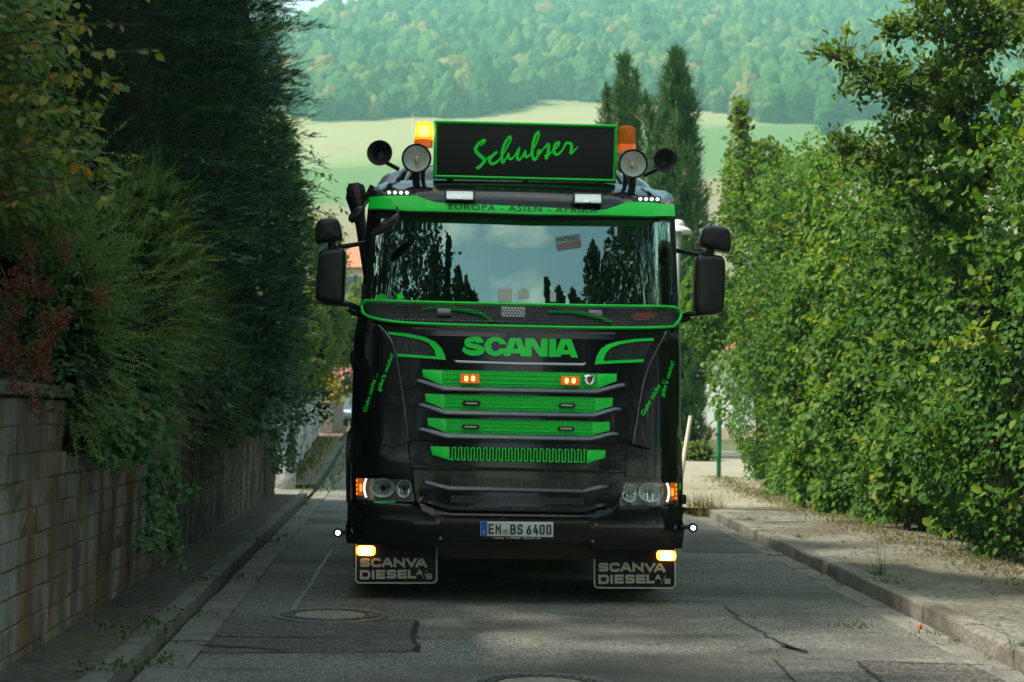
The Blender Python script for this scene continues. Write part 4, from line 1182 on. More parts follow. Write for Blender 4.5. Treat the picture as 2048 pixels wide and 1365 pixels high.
M_asph = pos_mat('asphalt', [(0.3, (0.095, 0.093, 0.083)), (0.55, (0.135, 0.133, 0.118)), (0.75, (0.18, 0.176, 0.154))], nscale=0.7, bump=0.7, bump_s=120, speck=(85, 0.5), stain=((0.070, 0.063, 0.057), (0.5, 0.9, 1), 0.48, 0.68), stain2=((0.045, 0.042, 0.039), (0.9, 3.2, 1), 0.60, 0.74))
M_asph2 = pos_mat('asphalt_dark', [(0.3, (0.055, 0.048, 0.045)), (0.7, (0.11, 0.098, 0.09))], nscale=1.2, bump=0.8, bump_s=110, speck=(80, 0.55), scale=(1, 3, 1))
M_tar = pos_mat('tar', [(0.3, (0.014, 0.014, 0.015)), (0.7, (0.028, 0.028, 0.03))], nscale=8, rough=0.6, bump=0.4, bump_s=40)
M_tarp = pos_mat('pale_seam', [(0.3, (0.10, 0.115, 0.12)), (0.7, (0.2, 0.22, 0.22))], nscale=9, rough=0.6)
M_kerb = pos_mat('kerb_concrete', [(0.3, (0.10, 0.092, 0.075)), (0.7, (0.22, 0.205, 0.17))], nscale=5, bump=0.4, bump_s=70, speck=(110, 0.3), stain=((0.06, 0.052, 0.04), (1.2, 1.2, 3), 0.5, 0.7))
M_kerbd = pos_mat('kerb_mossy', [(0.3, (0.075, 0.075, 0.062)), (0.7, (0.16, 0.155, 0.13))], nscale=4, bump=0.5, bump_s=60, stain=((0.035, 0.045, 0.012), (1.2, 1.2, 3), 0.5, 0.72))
M_gut = pos_mat('gutter_slab', [(0.3, (0.085, 0.08, 0.07)), (0.7, (0.20, 0.19, 0.165))], nscale=3, bump=0.5, bump_s=60, speck=(140, 0.25))
M_pavr = pos_mat('sidewalk_surface', [(0.3, (0.085, 0.078, 0.062)), (0.5, (0.14, 0.132, 0.11)), (0.75, (0.20, 0.19, 0.16))], nscale=1.1, bump=1.0, bump_s=24, speck=(26, 0.2), stain=((0.07, 0.058, 0.036), (0.6, 0.6, 1), 0.47, 0.68), bdist=0.02)
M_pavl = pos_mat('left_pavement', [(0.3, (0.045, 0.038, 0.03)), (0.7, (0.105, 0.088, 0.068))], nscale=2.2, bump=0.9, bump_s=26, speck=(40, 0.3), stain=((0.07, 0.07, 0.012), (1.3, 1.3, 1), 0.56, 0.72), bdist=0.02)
M_pavb = pos_mat('reddish_path', [(0.3, (0.085, 0.05, 0.035)), (0.7, (0.19, 0.12, 0.085))], nscale=1.2, bump=0.6, bump_s=20, stain=((0.09, 0.11, 0.03), (0.6, 0.6, 1), 0.54, 0.68))
M_pale = pos_mat('pale_concrete', [(0.3, (0.19, 0.175, 0.13)), (0.7, (0.26, 0.24, 0.185))], nscale=0.8, bump=0.3, bump_s=20)
M_block = pos_mat('wall_block', [(0.28, (0.09, 0.095, 0.09)), (0.5, (0.19, 0.197, 0.185)), (0.74, (0.33, 0.335, 0.31))], scale=(1, 1, 0.7), nscale=2.6, bump=0.7, bump_s=42, stain=((0.13, 0.075, 0.028), (3.6, 3.6, 0.55), 0.41, 0.60), stain2=((0.040, 0.034, 0.027), (2.3, 2.3, 1.3), 0.46, 0.74))
M_block2 = pos_mat('wall_block_dark', [(0.28, (0.030, 0.028, 0.026)), (0.5, (0.08, 0.076, 0.068)), (0.74, (0.16, 0.155, 0.14))], scale=(1, 1, 0.5), nscale=2.4, bump=0.7, bump_s=42, stain=((0.09, 0.05, 0.02), (3.6, 3.6, 0.5), 0.44, 0.60))
M_mort = pos_mat('mortar', [(0.35, (0.035, 0.028, 0.02)), (0.65, (0.15, 0.10, 0.05))], nscale=3, bump=0.4, bump_s=60)
M_stone = pos_mat('rough_stone', [(0.3, (0.30, 0.31, 0.30)), (0.7, (0.55, 0.56, 0.53))], nscale=3, bump=1, bump_s=8, bdist=0.05)
M_brick = pos_mat('garden_block', [(0.3, (0.12, 0.10, 0.085)), (0.7, (0.24, 0.21, 0.18))], nscale=3, bump=0.6, bump_s=10)
M_soil = pos_mat('ground', [(0.3, (0.045, 0.04, 0.022)), (0.5, (0.06, 0.075, 0.02)), (0.7, (0.09, 0.10, 0.035))], nscale=0.4, bump=0.8, bump_s=3)
M_iron = pos_mat('cast_iron', [(0.3, (0.05, 0.05, 0.05)), (0.7, (0.12, 0.125, 0.125))], nscale=6, rough=0.5, bump=0.3, bump_s=80, spec=0.5)
M_irond = pos_mat('cast_iron_dark', [(0.3, (0.018, 0.014, 0.012)), (0.7, (0.038, 0.03, 0.027))], nscale=6, rough=0.55)
M_conc = pos_mat('cover_concrete', [(0.3, (0.15, 0.145, 0.115)), (0.7, (0.25, 0.235, 0.19))], nscale=6, bump=0.6, bump_s=90, speck=(110, 0.35))

def strip_mesh(name, ys, xl, xr, zf, m, nx=4, parent=None):
    bm = bmesh.new(); rows = []
    for y in ys:
        a, b = xl(y), xr(y)
        rows.append([bm.verts.new((a + (b - a) * k / nx, y, zf(y))) for k in range(nx + 1)])
    for A, B in zip(rows, rows[1:]):
        for k in range(nx): bm.faces.new((A[k], A[k + 1], B[k + 1], B[k]))
    for f in bm.faces:
        f.normal_update()
        if f.normal.z < 0: f.normal_flip()
    return mk(name, bm, m, parent, recalc=False, ang=80)

XG = lambda y: -1.045 - 0.076 * y          # asphalt edge, left
XK = lambda y: -1.285 - 0.0777 * y         # kerb face, left
XW = lambda y: -1.86 - 0.075 * y           # block wall face, left
XR = lambda y: 2.90 - (0.076 * (y - 24) if y > 24 else 0.0)

def terrain_z(x, y):
    if y < 85: return G(y) - 0.06
    a = x / max(y, 1)
    tab = [(85, 0.9), (140, 7), (200, 15.5), (300, 33), (400, 54.5), (500, 82), (585, 112), (640, 128), (760, 171), (900, 221), (1050, 276), (1200, 332), (1330, 372), (1500, 380)]
    z = lerp_tab(tab, y)
    cap = (0.243 + 0.33 * (a + 0.13))
    cap = min(max(cap, 0.20), 0.36)
    zz = 1.36 + y * cap
    if y > 700 and z > zz - 0:
        z = zz - max(0, (y - 1000)) * 0.05
    z += 3.5 * noise.noise((x * 0.006, y * 0.006, 0)) * min(1, (y - 85) / 200) + 1.4 * math.sin(x * 0.013 + 0.5) * min(1, (y - 85) / 200)
    return z
# ground: one sheet from behind the viewer to the far ridge
bm = bmesh.new()
ys = [-160, -80, -40, -15] + list(range(-5, 90, 5)) + list(range(90, 300, 15)) + list(range(300, 1500, 25))
xsn = [-1.0, -0.7, -0.5, -0.38, -0.3, -0.24] + list(np.linspace(-0.2, 0.2, 33)) + [0.24, 0.3, 0.38, 0.5, 0.7, 1.0]
rows = []
for y in ys:
    wdt = 60 + max(0, y) * 0.85
    rows.append([bm.verts.new((s * wdt, y, terrain_z(s * wdt, y))) for s in xsn])
for A, B in zip(rows, rows[1:]):
    for k in range(len(xsn) - 1): bm.faces.new((A[k], A[k + 1], B[k + 1], B[k]))
M_field = bpy.data.materials.new('field_strips'); M_field.use_nodes = True
def _field():
    nt = M_field.node_tree; b = nt.nodes['Principled BSDF']; L = nt.links
    b.inputs['Roughness'].default_value = 0.9; b.inputs['Specular IOR Level'].default_value = 0.1
    g = nt.nodes.new('ShaderNodeNewGeometry'); s = nt.nodes.new('ShaderNodeSeparateXYZ'); L.new(g.outputs['Position'], s.inputs[0])
    n = nt.nodes.new('ShaderNodeTexNoise'); n.inputs['Scale'].default_value = 0.012; n.inputs['Detail'].default_value = 3; L.new(g.outputs['Position'], n.inputs['Vector'])
    # crop strips follow the slope: distance plus a wander
    m1 = nt.nodes.new('ShaderNodeMath'); m1.operation = 'MULTIPLY_ADD'; m1.inputs[1].default_value = 60; L.new(n.outputs['Fac'], m1.inputs[0]); L.new(s.outputs['Y'], m1.inputs[2])
    m3 = nt.nodes.new('ShaderNodeMath'); m3.operation = 'MULTIPLY_ADD'; m3.inputs[1].default_value = -0.62; L.new(s.outputs['X'], m3.inputs[0]); L.new(m1.outputs[0], m3.inputs[2])
    mr = nt.nodes.new('ShaderNodeMapRange'); mr.inputs['From Min'].default_value = 60; mr.inputs['From Max'].default_value = 660; L.new(m3.outputs[0], mr.inputs['Value'])
    r = nt.nodes.new('ShaderNodeValToRGB'); r.color_ramp.interpolation = 'LINEAR'
    els = r.color_ramp.elements
    S = [(0.0, (0.044, 0.053, 0.018)), (0.3, (0.132, 0.119, 0.057)), (0.5, (0.167, 0.132, 0.084)), (0.65, (0.158, 0.136, 0.079)), (0.69, (0.066, 0.119, 0.037)), (0.815, (0.075, 0.128, 0.04)), (0.85, (0.158, 0.176, 0.079)), (0.9, (0.194, 0.185, 0.097)), (0.97, (0.202, 0.194, 0.101)), (1.0, (0.158, 0.172, 0.079))]
    while len(els) < len(S): els.new(0.5)
    for e, (p, c) in zip(els, S): e.position = p; e.color = (*c, 1)
    L.new(mr.outputs[0], r.inputs['Fac'])
    n2 = nt.nodes.new('ShaderNodeTexNoise'); n2.inputs['Scale'].default_value = 0.5; n2.inputs['Detail'].default_value = 6
    mp = nt.nodes.new('ShaderNodeMapping'); mp.inputs['Scale'].default_value = (0.15, 0.9, 0.3); L.new(g.outputs['Position'], mp.inputs[0]); L.new(mp.outputs[0], n2.inputs['Vector'])
    mr2 = nt.nodes.new('ShaderNodeMapRange'); mr2.inputs['To Min'].default_value = 0.82; mr2.inputs['To Max'].default_value = 1.18; L.new(n2.outputs['Fac'], mr2.inputs['Value'])
    mx = nt.nodes.new('ShaderNodeMix'); mx.data_type = 'RGBA'; mx.blend_type = 'MULTIPLY'; mx.inputs['Factor'].default_value = 1
    L.new(r.outputs[0], mx.inputs['A']); L.new(mr2.outputs[0], mx.inputs['B']); L.new(mx.outputs['Result'], b.inputs['Base Color'])
_field()
gr = mk('ground', bm, M_soil, None, ang=180)
gr.data.materials.append(M_field)
mi = np.zeros(len(gr.data.polygons), np.int32)
for p in gr.data.polygons:
    if p.center.y > 90: mi[p.index] = 1
gr.data.polygons.foreach_set('material_index', mi)
tag(gr, kind='structure')
tag(strip_mesh('road', [-30, -10] + list(np.arange(0, 80, 2.0)), XG, XR, lambda y: G(y), M_asph, 6), kind='structure')

# patches, seams and cracks of the road surface
def road_sheet(name, pts, m, lift):
    bm = bmesh.new(); bm.faces.new([bm.verts.new(gp(x, y, lift)) for x, y in pts])
    bmesh.ops.triangulate(bm, faces=bm.faces[:])
    for f in bm.faces:
        f.normal_update()
        if f.normal.z < 0: f.normal_flip()
    return tag(mk(name, bm, m, None, smooth=False, recalc=False), kind='structure')
road_sheet('asphalt_patch', [(420, 1245), (520, 1241), (640, 1243), (832, 1239), (834, 1303), (700, 1304), (395, 1305)], M_asph2, 0.004)
road_sheet('asphalt_patch', [(1375, 1062), (1450, 1060), (1500, 1075), (1532, 1105), (1440, 1106), (1365, 1104)], M_asph2, 0.004)
road_sheet('asphalt_patch', [(1712, 1322), (1990, 1329), (2048, 1345), (2070, 1372), (1775, 1372)], M_asph2, 0.004)
def seam(pts, w, m, name='tar_seam', lift=0.008, jit=0.25, seed=0):
    rnd = random.Random(seed)
    P = [gp(x, y, lift) for x, y in pts]
    Q = []
    for a, b in zip(P, P[1:]):
        n = max(2, int((b - a).length / 0.06))
        for k in range(n): Q.append(a.lerp(b, k / n))
    Q.append(P[-1])
    bm = bmesh.new(); rows = []
    for i, p in enumerate(Q):
        t = (Q[min(i + 1, len(Q) - 1)] - Q[max(i - 1, 0)]).normalized(); nrm = Vector((-t.y, t.x, 0))
        c = p + nrm * (rnd.uniform(-1, 1) * w * jit); h = w * rnd.uniform(0.55, 1.25) / 2
        if i in (0, len(Q) - 1): h *= 0.2
        rows.append((bm.verts.new(c + nrm * h), bm.verts.new(c - nrm * h)))
    for A, B in zip(rows, rows[1:]):
        f = bm.faces.new((A[0], A[1], B[1], B[0])); f.normal_update()
        if f.normal.z < 0: f.normal_flip()
    return tag(mk(name, bm, m, None, smooth=False, recalc=False), kind='structure')
seam([(833, 1240), (828, 1270), (834, 1303)], 0.035, M_tar, seed=1, jit=0.5)
seam([(834, 1303), (700, 1305), (560, 1304), (396, 1306)], 0.018, M_tar, seed=2)
seam([(420, 1244), (640, 1243), (832, 1238)], 0.012, M_tar, seed=3)
seam([(400, 1272), (560, 1274), (650, 1275)], 0.03, M_tar, seed=4)
seam([(390, 1290), (440, 1291), (580, 1300)], 0.06, M_tar, seed=5)
seam([(1345, 1201), (1400, 1203), (1462, 1203)], 0.03, M_tar, seed=6)
seam([(1450, 1208), (1480, 1240), (1500, 1250), (1530, 1268), (1552, 1282), (1590, 1298), (1610, 1306)], 0.022, M_tar, seed=7, jit=0.9)
seam([(1565, 1288), (1590, 1296), (1612, 1304)], 0.07, M_tar, seed=8)
seam([(1600, 1316), (1710, 1320), (1850, 1326), (1985, 1330)], 0.016, M_tar, seed=9)
seam([(1545, 1316), (1600, 1372)], 0.014, M_tar, seed=10)
seam([(1712, 1322), (1776, 1372)], 0.03, M_tar, seed=11)
seam([(665, 1100), (652, 1118), (638, 1140), (622, 1168), (600, 1195), (584, 1222)], 0.032, M_tarp, 'pale_seam', seed=12, jit=0.3)
seam([(1140, 1207), (1250, 1200), (1350, 1201)], 0.012, M_tar, seed=13)
seam([(1400, 1087), (1440, 1083), (1500, 1090)], 0.03, M_tar, seed=14)

# manholes: ring frame, ribbed collar and a concrete-filled lid
def manhole(c, r, label):
    o = empty('manhole_cover', c, label, 'manhole cover', 'manhole covers in the road')
    M = Matrix.Identity(4)
    mk('frame', lathe([(r * 0.86, -0.02), (r * 0.86, 0.006), (r * 0.97, 0.007), (r, 0.005), (r * 1.0, -0.02)], 48), M_iron, o)
    mk('collar', lathe([(r * 0.62, -0.02), (r * 0.62, 0.007), (r * 0.845, 0.007), (r * 0.845, -0.02)], 48), M_irond, o)
    mk('lid', lathe([(0, 0.0065), (r * 0.5, 0.0065), (r * 0.6, 0.006), (r * 0.605, -0.02)], 40), M_conc, o)
    bm = bmesh.new()
    for ring, n in ((0.68, 30), (0.78, 34)):
        for k in range(n):
            a = 2 * math.pi * k / n
            box(bm, -0.012, 0.012, -0.016, 0.016, 0.003, 0.012, Matrix.Translation((r * ring * math.cos(a), r * ring * math.sin(a), 0)) @ Matrix.Rotation(a, 4, 'Z'))
    tag(mk('stud', bm, M_iron, o, smooth=False), kind='stuff')
    return o
manhole(gp(661, 1231, 0.002), 0.40, 'round manhole cover with a pale concrete centre beside the dark asphalt patch')
manhole(gp(1085, 1372, 0.002), 0.40, 'round manhole cover cut off by the bottom edge of the picture')

# left gutter slabs, kerb stones and pavements
def stones(root_name, kind, xf, y0, y1, length, x_in, x_out, z0, z1, m, part, seed, gap=0.008, jit=0.004, bev=0.012, skip=()):
    root = bpy.data.objects.new(root_name, None); COL.objects.link(root); tag(root, kind=kind)
    rnd = random.Random(seed); meshes = []
    for k in range(4):
        bm = bmesh.new(); box(bm, x_in, x_out, gap / 2, length - gap / 2, z0, z1)
        bevel_all(bm, bev, 2)
        for v in bm.verts:
            v.co += Vector((rnd.uniform(-1, 1), rnd.uniform(-1, 1), rnd.uniform(-1, 1))) * jit * 0.5
        bm.normal_update()
        me = bpy.data.meshes.new(part); bm.to_mesh(me); bm.free(); me.materials.append(m); meshes.append(me)
    y = y0; n = 0
    while y < y1:
        if not any(a <= y < b for a, b in skip):
            o = link(part, meshes[n % 4], None, root)
            sl = (xf(y + length) - xf(y)) / length
            o.location = (xf(y) + rnd.uniform(-jit, jit), y, G(y) + rnd.uniform(-jit, jit))
            o.rotation_euler = (math.atan((G(y + length) - G(y)) / length), rnd.uniform(-jit, jit) * 1.5, -math.atan(sl))
        y += length; n += 1
    return root
stones('gutter', 'structure', XG, 3.0, 46, 0.5, -0.235, -0.005, -0.08, 0.012, M_gut, 'slab', 3, jit=0.005)
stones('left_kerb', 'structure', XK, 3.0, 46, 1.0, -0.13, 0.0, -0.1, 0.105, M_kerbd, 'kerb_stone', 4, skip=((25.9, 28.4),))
stones('right_kerb', 'structure', lambda y: 2.905, 4.12, 22.5, 1.0, 0.0, 0.15, -0.1, 0.125, M_kerb, 'kerb_stone', 5, jit=0.007, bev=0.02)
stones('right_gutter', 'structure', lambda y: 2.895, 4.0, 23, 0.5, -0.20, 0.0, -0.08, 0.009, M_gut, 'slab', 6, jit=0.005)
yy = list(np.arange(3, 26.2, 0.8))
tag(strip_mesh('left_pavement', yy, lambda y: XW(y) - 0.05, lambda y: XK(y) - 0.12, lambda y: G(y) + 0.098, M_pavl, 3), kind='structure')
tag(strip_mesh('gap_slab', list(np.arange(26.2, 28.8, 0.4)), lambda y: -4.9 - 0.08 * (y - 26), lambda y: XK(y) - 0.005, lambda y: G(y) + 0.03, M_gut, 3), kind='structure')
tag(strip_mesh('far_pavement', list(np.arange(28.6, 60, 1.5)), lambda y: -4.35 - 0.0835 * (y - 31) - 2.0 * sstep(49, 52, y), lambda y: XK(y) - 0.12, lambda y: G(y) + 0.10, M_pavb, 3), kind='structure')
sw = strip_mesh('right_pavement', list(np.arange(4, 24.5, 0.5)), lambda y: 3.04, lambda y: 6.0, lambda y: G(y) + 0.118, M_pavr, 4)
tag(sw, kind='structure')
tag(strip_mesh('driveway', list(np.arange(23.2, 46, 1.0)), lambda y: 2.6 - 0.076 * max(0, y - 24), lambda y: 12.0, lambda y: G(y) + (0.118 if y < 24 else 0.085) + 0.012, M_pale, 4), kind='structure')
bm = bmesh.new(); q_ = [gp(x, y, 0.128) for x, y in ((1528, 1044), (1546, 1034), (1608, 1033), (1612, 1043))]
t_ = [bm.verts.new(p) for p in q_]; l_ = [bm.verts.new(p - Vector((0, 0, 0.03))) for p in q_]
bm.faces.new(t_); bm.faces.new(l_[::-1])
for k in range(4): bm.faces.new((t_[k], l_[k], l_[(k + 1) % 4], t_[(k + 1) % 4]))
sc2 = mk('access_cover', bm, M_gut, None, smooth=False)
tag(sc2, 'grey square access slab set in the right pavement', 'access cover')
# small orange fruit on the road
fr_ = gp(1840, 1253, 0.024)
tag(mk('crab_apple', lathe([(0, -0.017), (0.012, -0.014), (0.017, 0), (0.012, 0.013), (0.003, 0.015), (0, 0.012)], 12, Matrix.Translation(fr_)), mat('orange_fruit', (0.5, 0.12, 0.02), 0.4), None), 'small orange crab apple lying on the asphalt by the right kerb', 'fruit')

# block wall on the left
wall = empty('block_wall', (XW(7), 7, 0), 'grey block retaining wall with rust stains under the overhanging shrubs', 'wall')
def wall_child(o):
    o.parent = wall; o.matrix_parent_inverse = Matrix.Translation((-XW(7), -7, 0)); return o
WH = 1.43; CH = 0.142; BL = 0.335
wang = math.atan(-0.075)
rnd = random.Random(11)
bms = []
def block_bm(l, h, seed):
    r2 = random.Random(seed); bm = bmesh.new()
    box(bm, -0.1, 0.0, 0.0035, l - 0.0035, 0.004, h - 0.004)
    bevel_all(bm, 0.006, 1)
    for v in bm.verts: v.co += Vector((r2.uniform(-.005, .005), r2.uniform(-.003, .003), r2.uniform(-.003, .003)))
    return bm
pool = []
for s in range(6):
    for mm in (M_block,):
        bm = block_bm(BL, CH, s)
        me = bpy.data.meshes.new('block'); bm.normal_update(); bm.to_mesh(me); bm.free(); me.materials.append(mm); pool.append(me)
Zax = Matrix.Rotation(-wang, 4, 'Z')
far_bm = bmesh.new(); cnt = 0
y = 5.2; row0 = 0
for row in range(10):
    y = 5.2 - (BL / 2 if row % 2 else 0) ; z = 0.0 + row * CH
    while y < 25.4:
        p = Vector((XW(y) + rnd.uniform(-.006, .006), y, G(y) + z))
        if 7.0 < y < 16.4 and cnt < 300:
            me = rnd.choice(pool)
            o = link('block', me); o.location = p; o.rotation_euler = (0, 0, math.atan(0.075)); wall_child(o); cnt += 1
        else:
            b2 = block_bm(BL, CH, rnd.randint(0, 99))
            bmesh.ops.transform(b2, matrix=Matrix.Translation(p) @ Matrix.Rotation(math.atan(0.075), 4, 'Z'), verts=b2.verts[:])
            tmp = bpy.data.meshes.new('t'); b2.to_mesh(tmp); b2.free(); far_bm.from_mesh(tmp); bpy.data.meshes.remove(tmp)
        y += BL
o = mk('blocks', far_bm, M_block, None, smooth=False); tag(o, kind='stuff'); wall_child(o)
bm = bmesh.new()
vs = []
for (yy_, ) in ((5.0,), (25.5,)):
    for dx in (-0.30, -0.007):
        for z in (-0.1, WH - 0.012): vs.append(bm.verts.new((XW(yy_) + dx, yy_, G(yy_) + z)))
for q in ((0, 1, 3, 2), (4, 6, 7, 5), (0, 4, 5, 1), (2, 3, 7, 6), (0, 2, 6, 4), (1, 5, 7, 3)): bm.faces.new([vs[i] for i in q])
wall_child(mk('mortar', bm, M_mort, None, smooth=False))
y = 5.2
while y < 25.2:
    bm = bmesh.new(); box(bm, -0.32, 0.035, 0.004, 0.596, 0, 0.065); bevel_all(bm, 0.008, 1)
    o = mk('coping_slab', bm, M_block2, None, smooth=False); o.location = (XW(y), y, WH + rnd.uniform(-.004, .004)); o.rotation_euler = (0, 0, math.atan(0.075)); wall_child(o)
    y += 0.6
# raised garden behind the wall
bm = bmesh.new(); vs = []
for yy_ in (4.5, 25.4):
    for dx in (-9.0, -0.29):
        for z in (-0.2, WH - 0.03): vs.append(bm.verts.new((XW(yy_) + dx, yy_, z)))
for q in ((0, 1, 3, 2), (4, 6, 7, 5), (0, 4, 5, 1), (2, 3, 7, 6), (0, 2, 6, 4), (1, 5, 7, 3)): bm.faces.new([vs[i] for i in q])
tag(mk('garden_terrain', bm, M_soil, None, smooth=False), kind='structure')

# rough white stone wall further down the left side
XS = lambda y: -4.4 - 0.0835 * (y - 31)
sw_ = empty('stone_wall', (XS(30), 30, G(30)), 'rough whitish stone wall beyond the gap, along the far left pavement', 'wall')
def sub(o, root):
    o.parent = root; o.matrix_parent_inverse = root.matrix_world.inverted() if root.rotation_euler[2] else Matrix.Translation(-root.location); return o
bm = bmesh.new()
for row in range(9):
    y = 28.6 + (0.2 if row % 2 else 0)
    while y < 49:
        l = rnd.uniform(0.28, 0.6); z = G(y) + 0.02 + row * 0.175 + 0.012 * (y - 28)
        pr = rnd.uniform(-0.01, 0.05)
        vs = box(bm, -0.2, pr, 0.01, l - 0.01, 0.008, 0.167, Matrix.Translation((XS(y), y, z)) @ Matrix.Rotation(math.atan(0.0835), 4, 'Z'))
        for v in vs: v.co += Vector((rnd.uniform(-.02, .03), rnd.uniform(-.02, .02), rnd.uniform(-.012, .012)))
        y += l
o = mk('stones', bm, M_stone, None, smooth=False); tag(o, kind='stuff'); sub(o, sw_)
bm = bmesh.new(); vs = []
for yy_ in (28.6, 49.0):
    for dx in (-0.35, -0.03):
        for z in (-0.2, 1.60 + 0.012 * (yy_ - 28)): vs.append(bm.verts.new((XS(yy_) + dx, yy_, G(yy_) + z)))
for q in ((0, 1, 3, 2), (4, 6, 7, 5), (0, 4, 5, 1), (2, 3, 7, 6), (0, 2, 6, 4), (1, 5, 7, 3)): bm.faces.new([vs[i] for i in q])
sub(mk('wall_core', bm, M_mort, None, smooth=False), sw_)
p = at(572, 965, 28.4)
mk_ = mk('gate_pillar', rbox(-0.16, 0.16, -0.16, 0.16, 0, 0.62, 0.02), M_stone, None); mk_.location = (p.x, 28.4, G(28.4))
tag(mk_, 'low pale stone pillar at the near end of the white stone wall', 'pillar')
mk('cap', rbox(-0.2, 0.2, -0.2, 0.2, 0.62, 0.68, 0.015), M_pale, mk_)
# second low wall of dark blocks with a corner facing the road
a0, a1, a2 = at(639, 880, 51), at(664, 880, 51), at(686, 862, 58)
gw = empty('garden_wall', (a0.x, 51, G(51)), 'low brown block wall corner below the yellow flowers', 'wall')
def wall_run(P, Q, h, rows, bl, m, root, name):
    d = (Q - P); L = d.length; ang = math.atan2(d.y, d.x); ch = h / rows; shared = {}
    for r_ in range(rows):
        s = -(bl / 2 if r_ % 2 else 0)
        while s < L - 0.02:
            s0, s1 = max(s, 0), min(s + bl, L)
            key = round(s1 - s0, 3)
            if key > 0.05:
                if key not in shared:
                    bm = bmesh.new(); box(bm, 0.004, s1 - s0 - 0.004, 0.0, 0.25, 0.004, ch - 0.004); bevel_all(bm, 0.01, 1)
                    me = bpy.data.meshes.new(name); bm.to_mesh(me); bm.free(); me.materials.append(m); shared[key] = me
                o = link(name, shared[key]); o.location = P + d.normalized() * s0 + Vector((0, rnd.uniform(-.01, .01), r_ * ch)); o.rotation_euler = (0, 0, ang); sub(o, root)
            s += bl
P0, P1, P2 = Vector((a0.x, 51, G(51) - 0.05)), Vector((a1.x, 51, G(51) - 0.05)), Vector((a2.x, 58, G(58) - 0.05))
wall_run(P0, P1, 1.12, 7, 0.30, M_brick, gw, 'block')
wall_run(P1 + Vector((0.0, 0.28, 0)), P2, 1.12, 7, 0.6, M_brick, gw, 'block')
cp = mk('coping', rbox(0, (P1 - P0).length + 0.05, -0.03, 0.3, 1.12, 1.18, 0.01), M_pale, None); cp.location = P0; sub(cp, gw)
# ================================================================== VEGETATION
def np_mesh(name, V, faces_idx, m, parent=None, tone=None, smooth=False):
    """V (n,3); faces_idx (k,3 or 4); tone per face"""
    V = np.ascontiguousarray(V, np.float32); Fi = np.ascontiguousarray(faces_idx, np.int32)
    me = bpy.data.meshes.new(name); k = Fi.shape[1]
    me.vertices.add(len(V)); me.vertices.foreach_set('co', V.ravel())
    me.loops.add(Fi.size); me.loops.foreach_set('vertex_index', Fi.ravel())
    me.polygons.add(len(Fi)); me.polygons.foreach_set('loop_start', np.arange(0, Fi.size, k, dtype=np.int32))
    if tone is not None:
        at_ = me.attributes.new('tone', 'FLOAT', 'FACE'); at_.data.foreach_set('value', np.ascontiguousarray(tone, np.float32))
    me.update(calc_edges=True)
    if smooth: me.polygons.foreach_set('use_smooth', np.ones(len(Fi), bool))
    me.materials.append(m)
    return link(name, me, None, parent)

def unit(a): return a / (np.linalg.norm(a, axis=-1, keepdims=True) + 1e-9)

T_OVAL = (np.array([(0, 0, 0), (.28, -.42, .10), (.66, -.40, .10), (1, 0, -.06), (.66, .40, .10), (.28, .42, .10)]), np.array([(0, 5, 4, 3), (0, 3, 2, 1)]))
T_LANCE = (np.array([(0, 0, 0), (.3, -.5, .12), (.65, -.42, .10), (1, 0, -.12), (.65, .42, .10), (.3, .5, .12)]), np.array([(0, 5, 4, 3), (0, 3, 2, 1)]))
T_LOBE = (np.array([(0, 0, 0), (.1, -.55, .02), (.5, -.62, .05), (.62, -.3, .0), (1.02, -.05, -.08), (.62, .3, .0), (.5, .62, .05), (.1, .55, .02)]), np.array([(0, 7, 6, 5), (0, 5, 4, 3), (0, 3, 2, 1)]))

def leaves(name, P, A, Nn, L, W, m, parent=None, tone=None, tmpl=T_OVAL):
    """one folded leaf per point: A axis, Nn upper-side direction, L length, W width as a share of length"""
    tv, tf = tmpl
    A = unit(A); S = unit(np.cross(Nn, A)); U = np.cross(A, S)
    n, k = len(P), len(tv)
    L = np.broadcast_to(np.asarray(L, float), (n,)); W = np.broadcast_to(np.asarray(W, float), (n,))
    V = P[:, None, :] + L[:, None, None] * (tv[None, :, 0, None] * A[:, None, :] + tv[None, :, 1, None] * W[:, None, None] * S[:, None, :] + tv[None, :, 2, None] * U[:, None, :])
    Fi = (np.arange(n)[:, None, None] * k + tf[None]).reshape(-1, tf.shape[1])
    tn = np.repeat(tone if tone is not None else RNG.random(n), len(tf))
    return tag(np_mesh(name, V.reshape(-1, 3), Fi, m, parent, tn), kind='stuff')

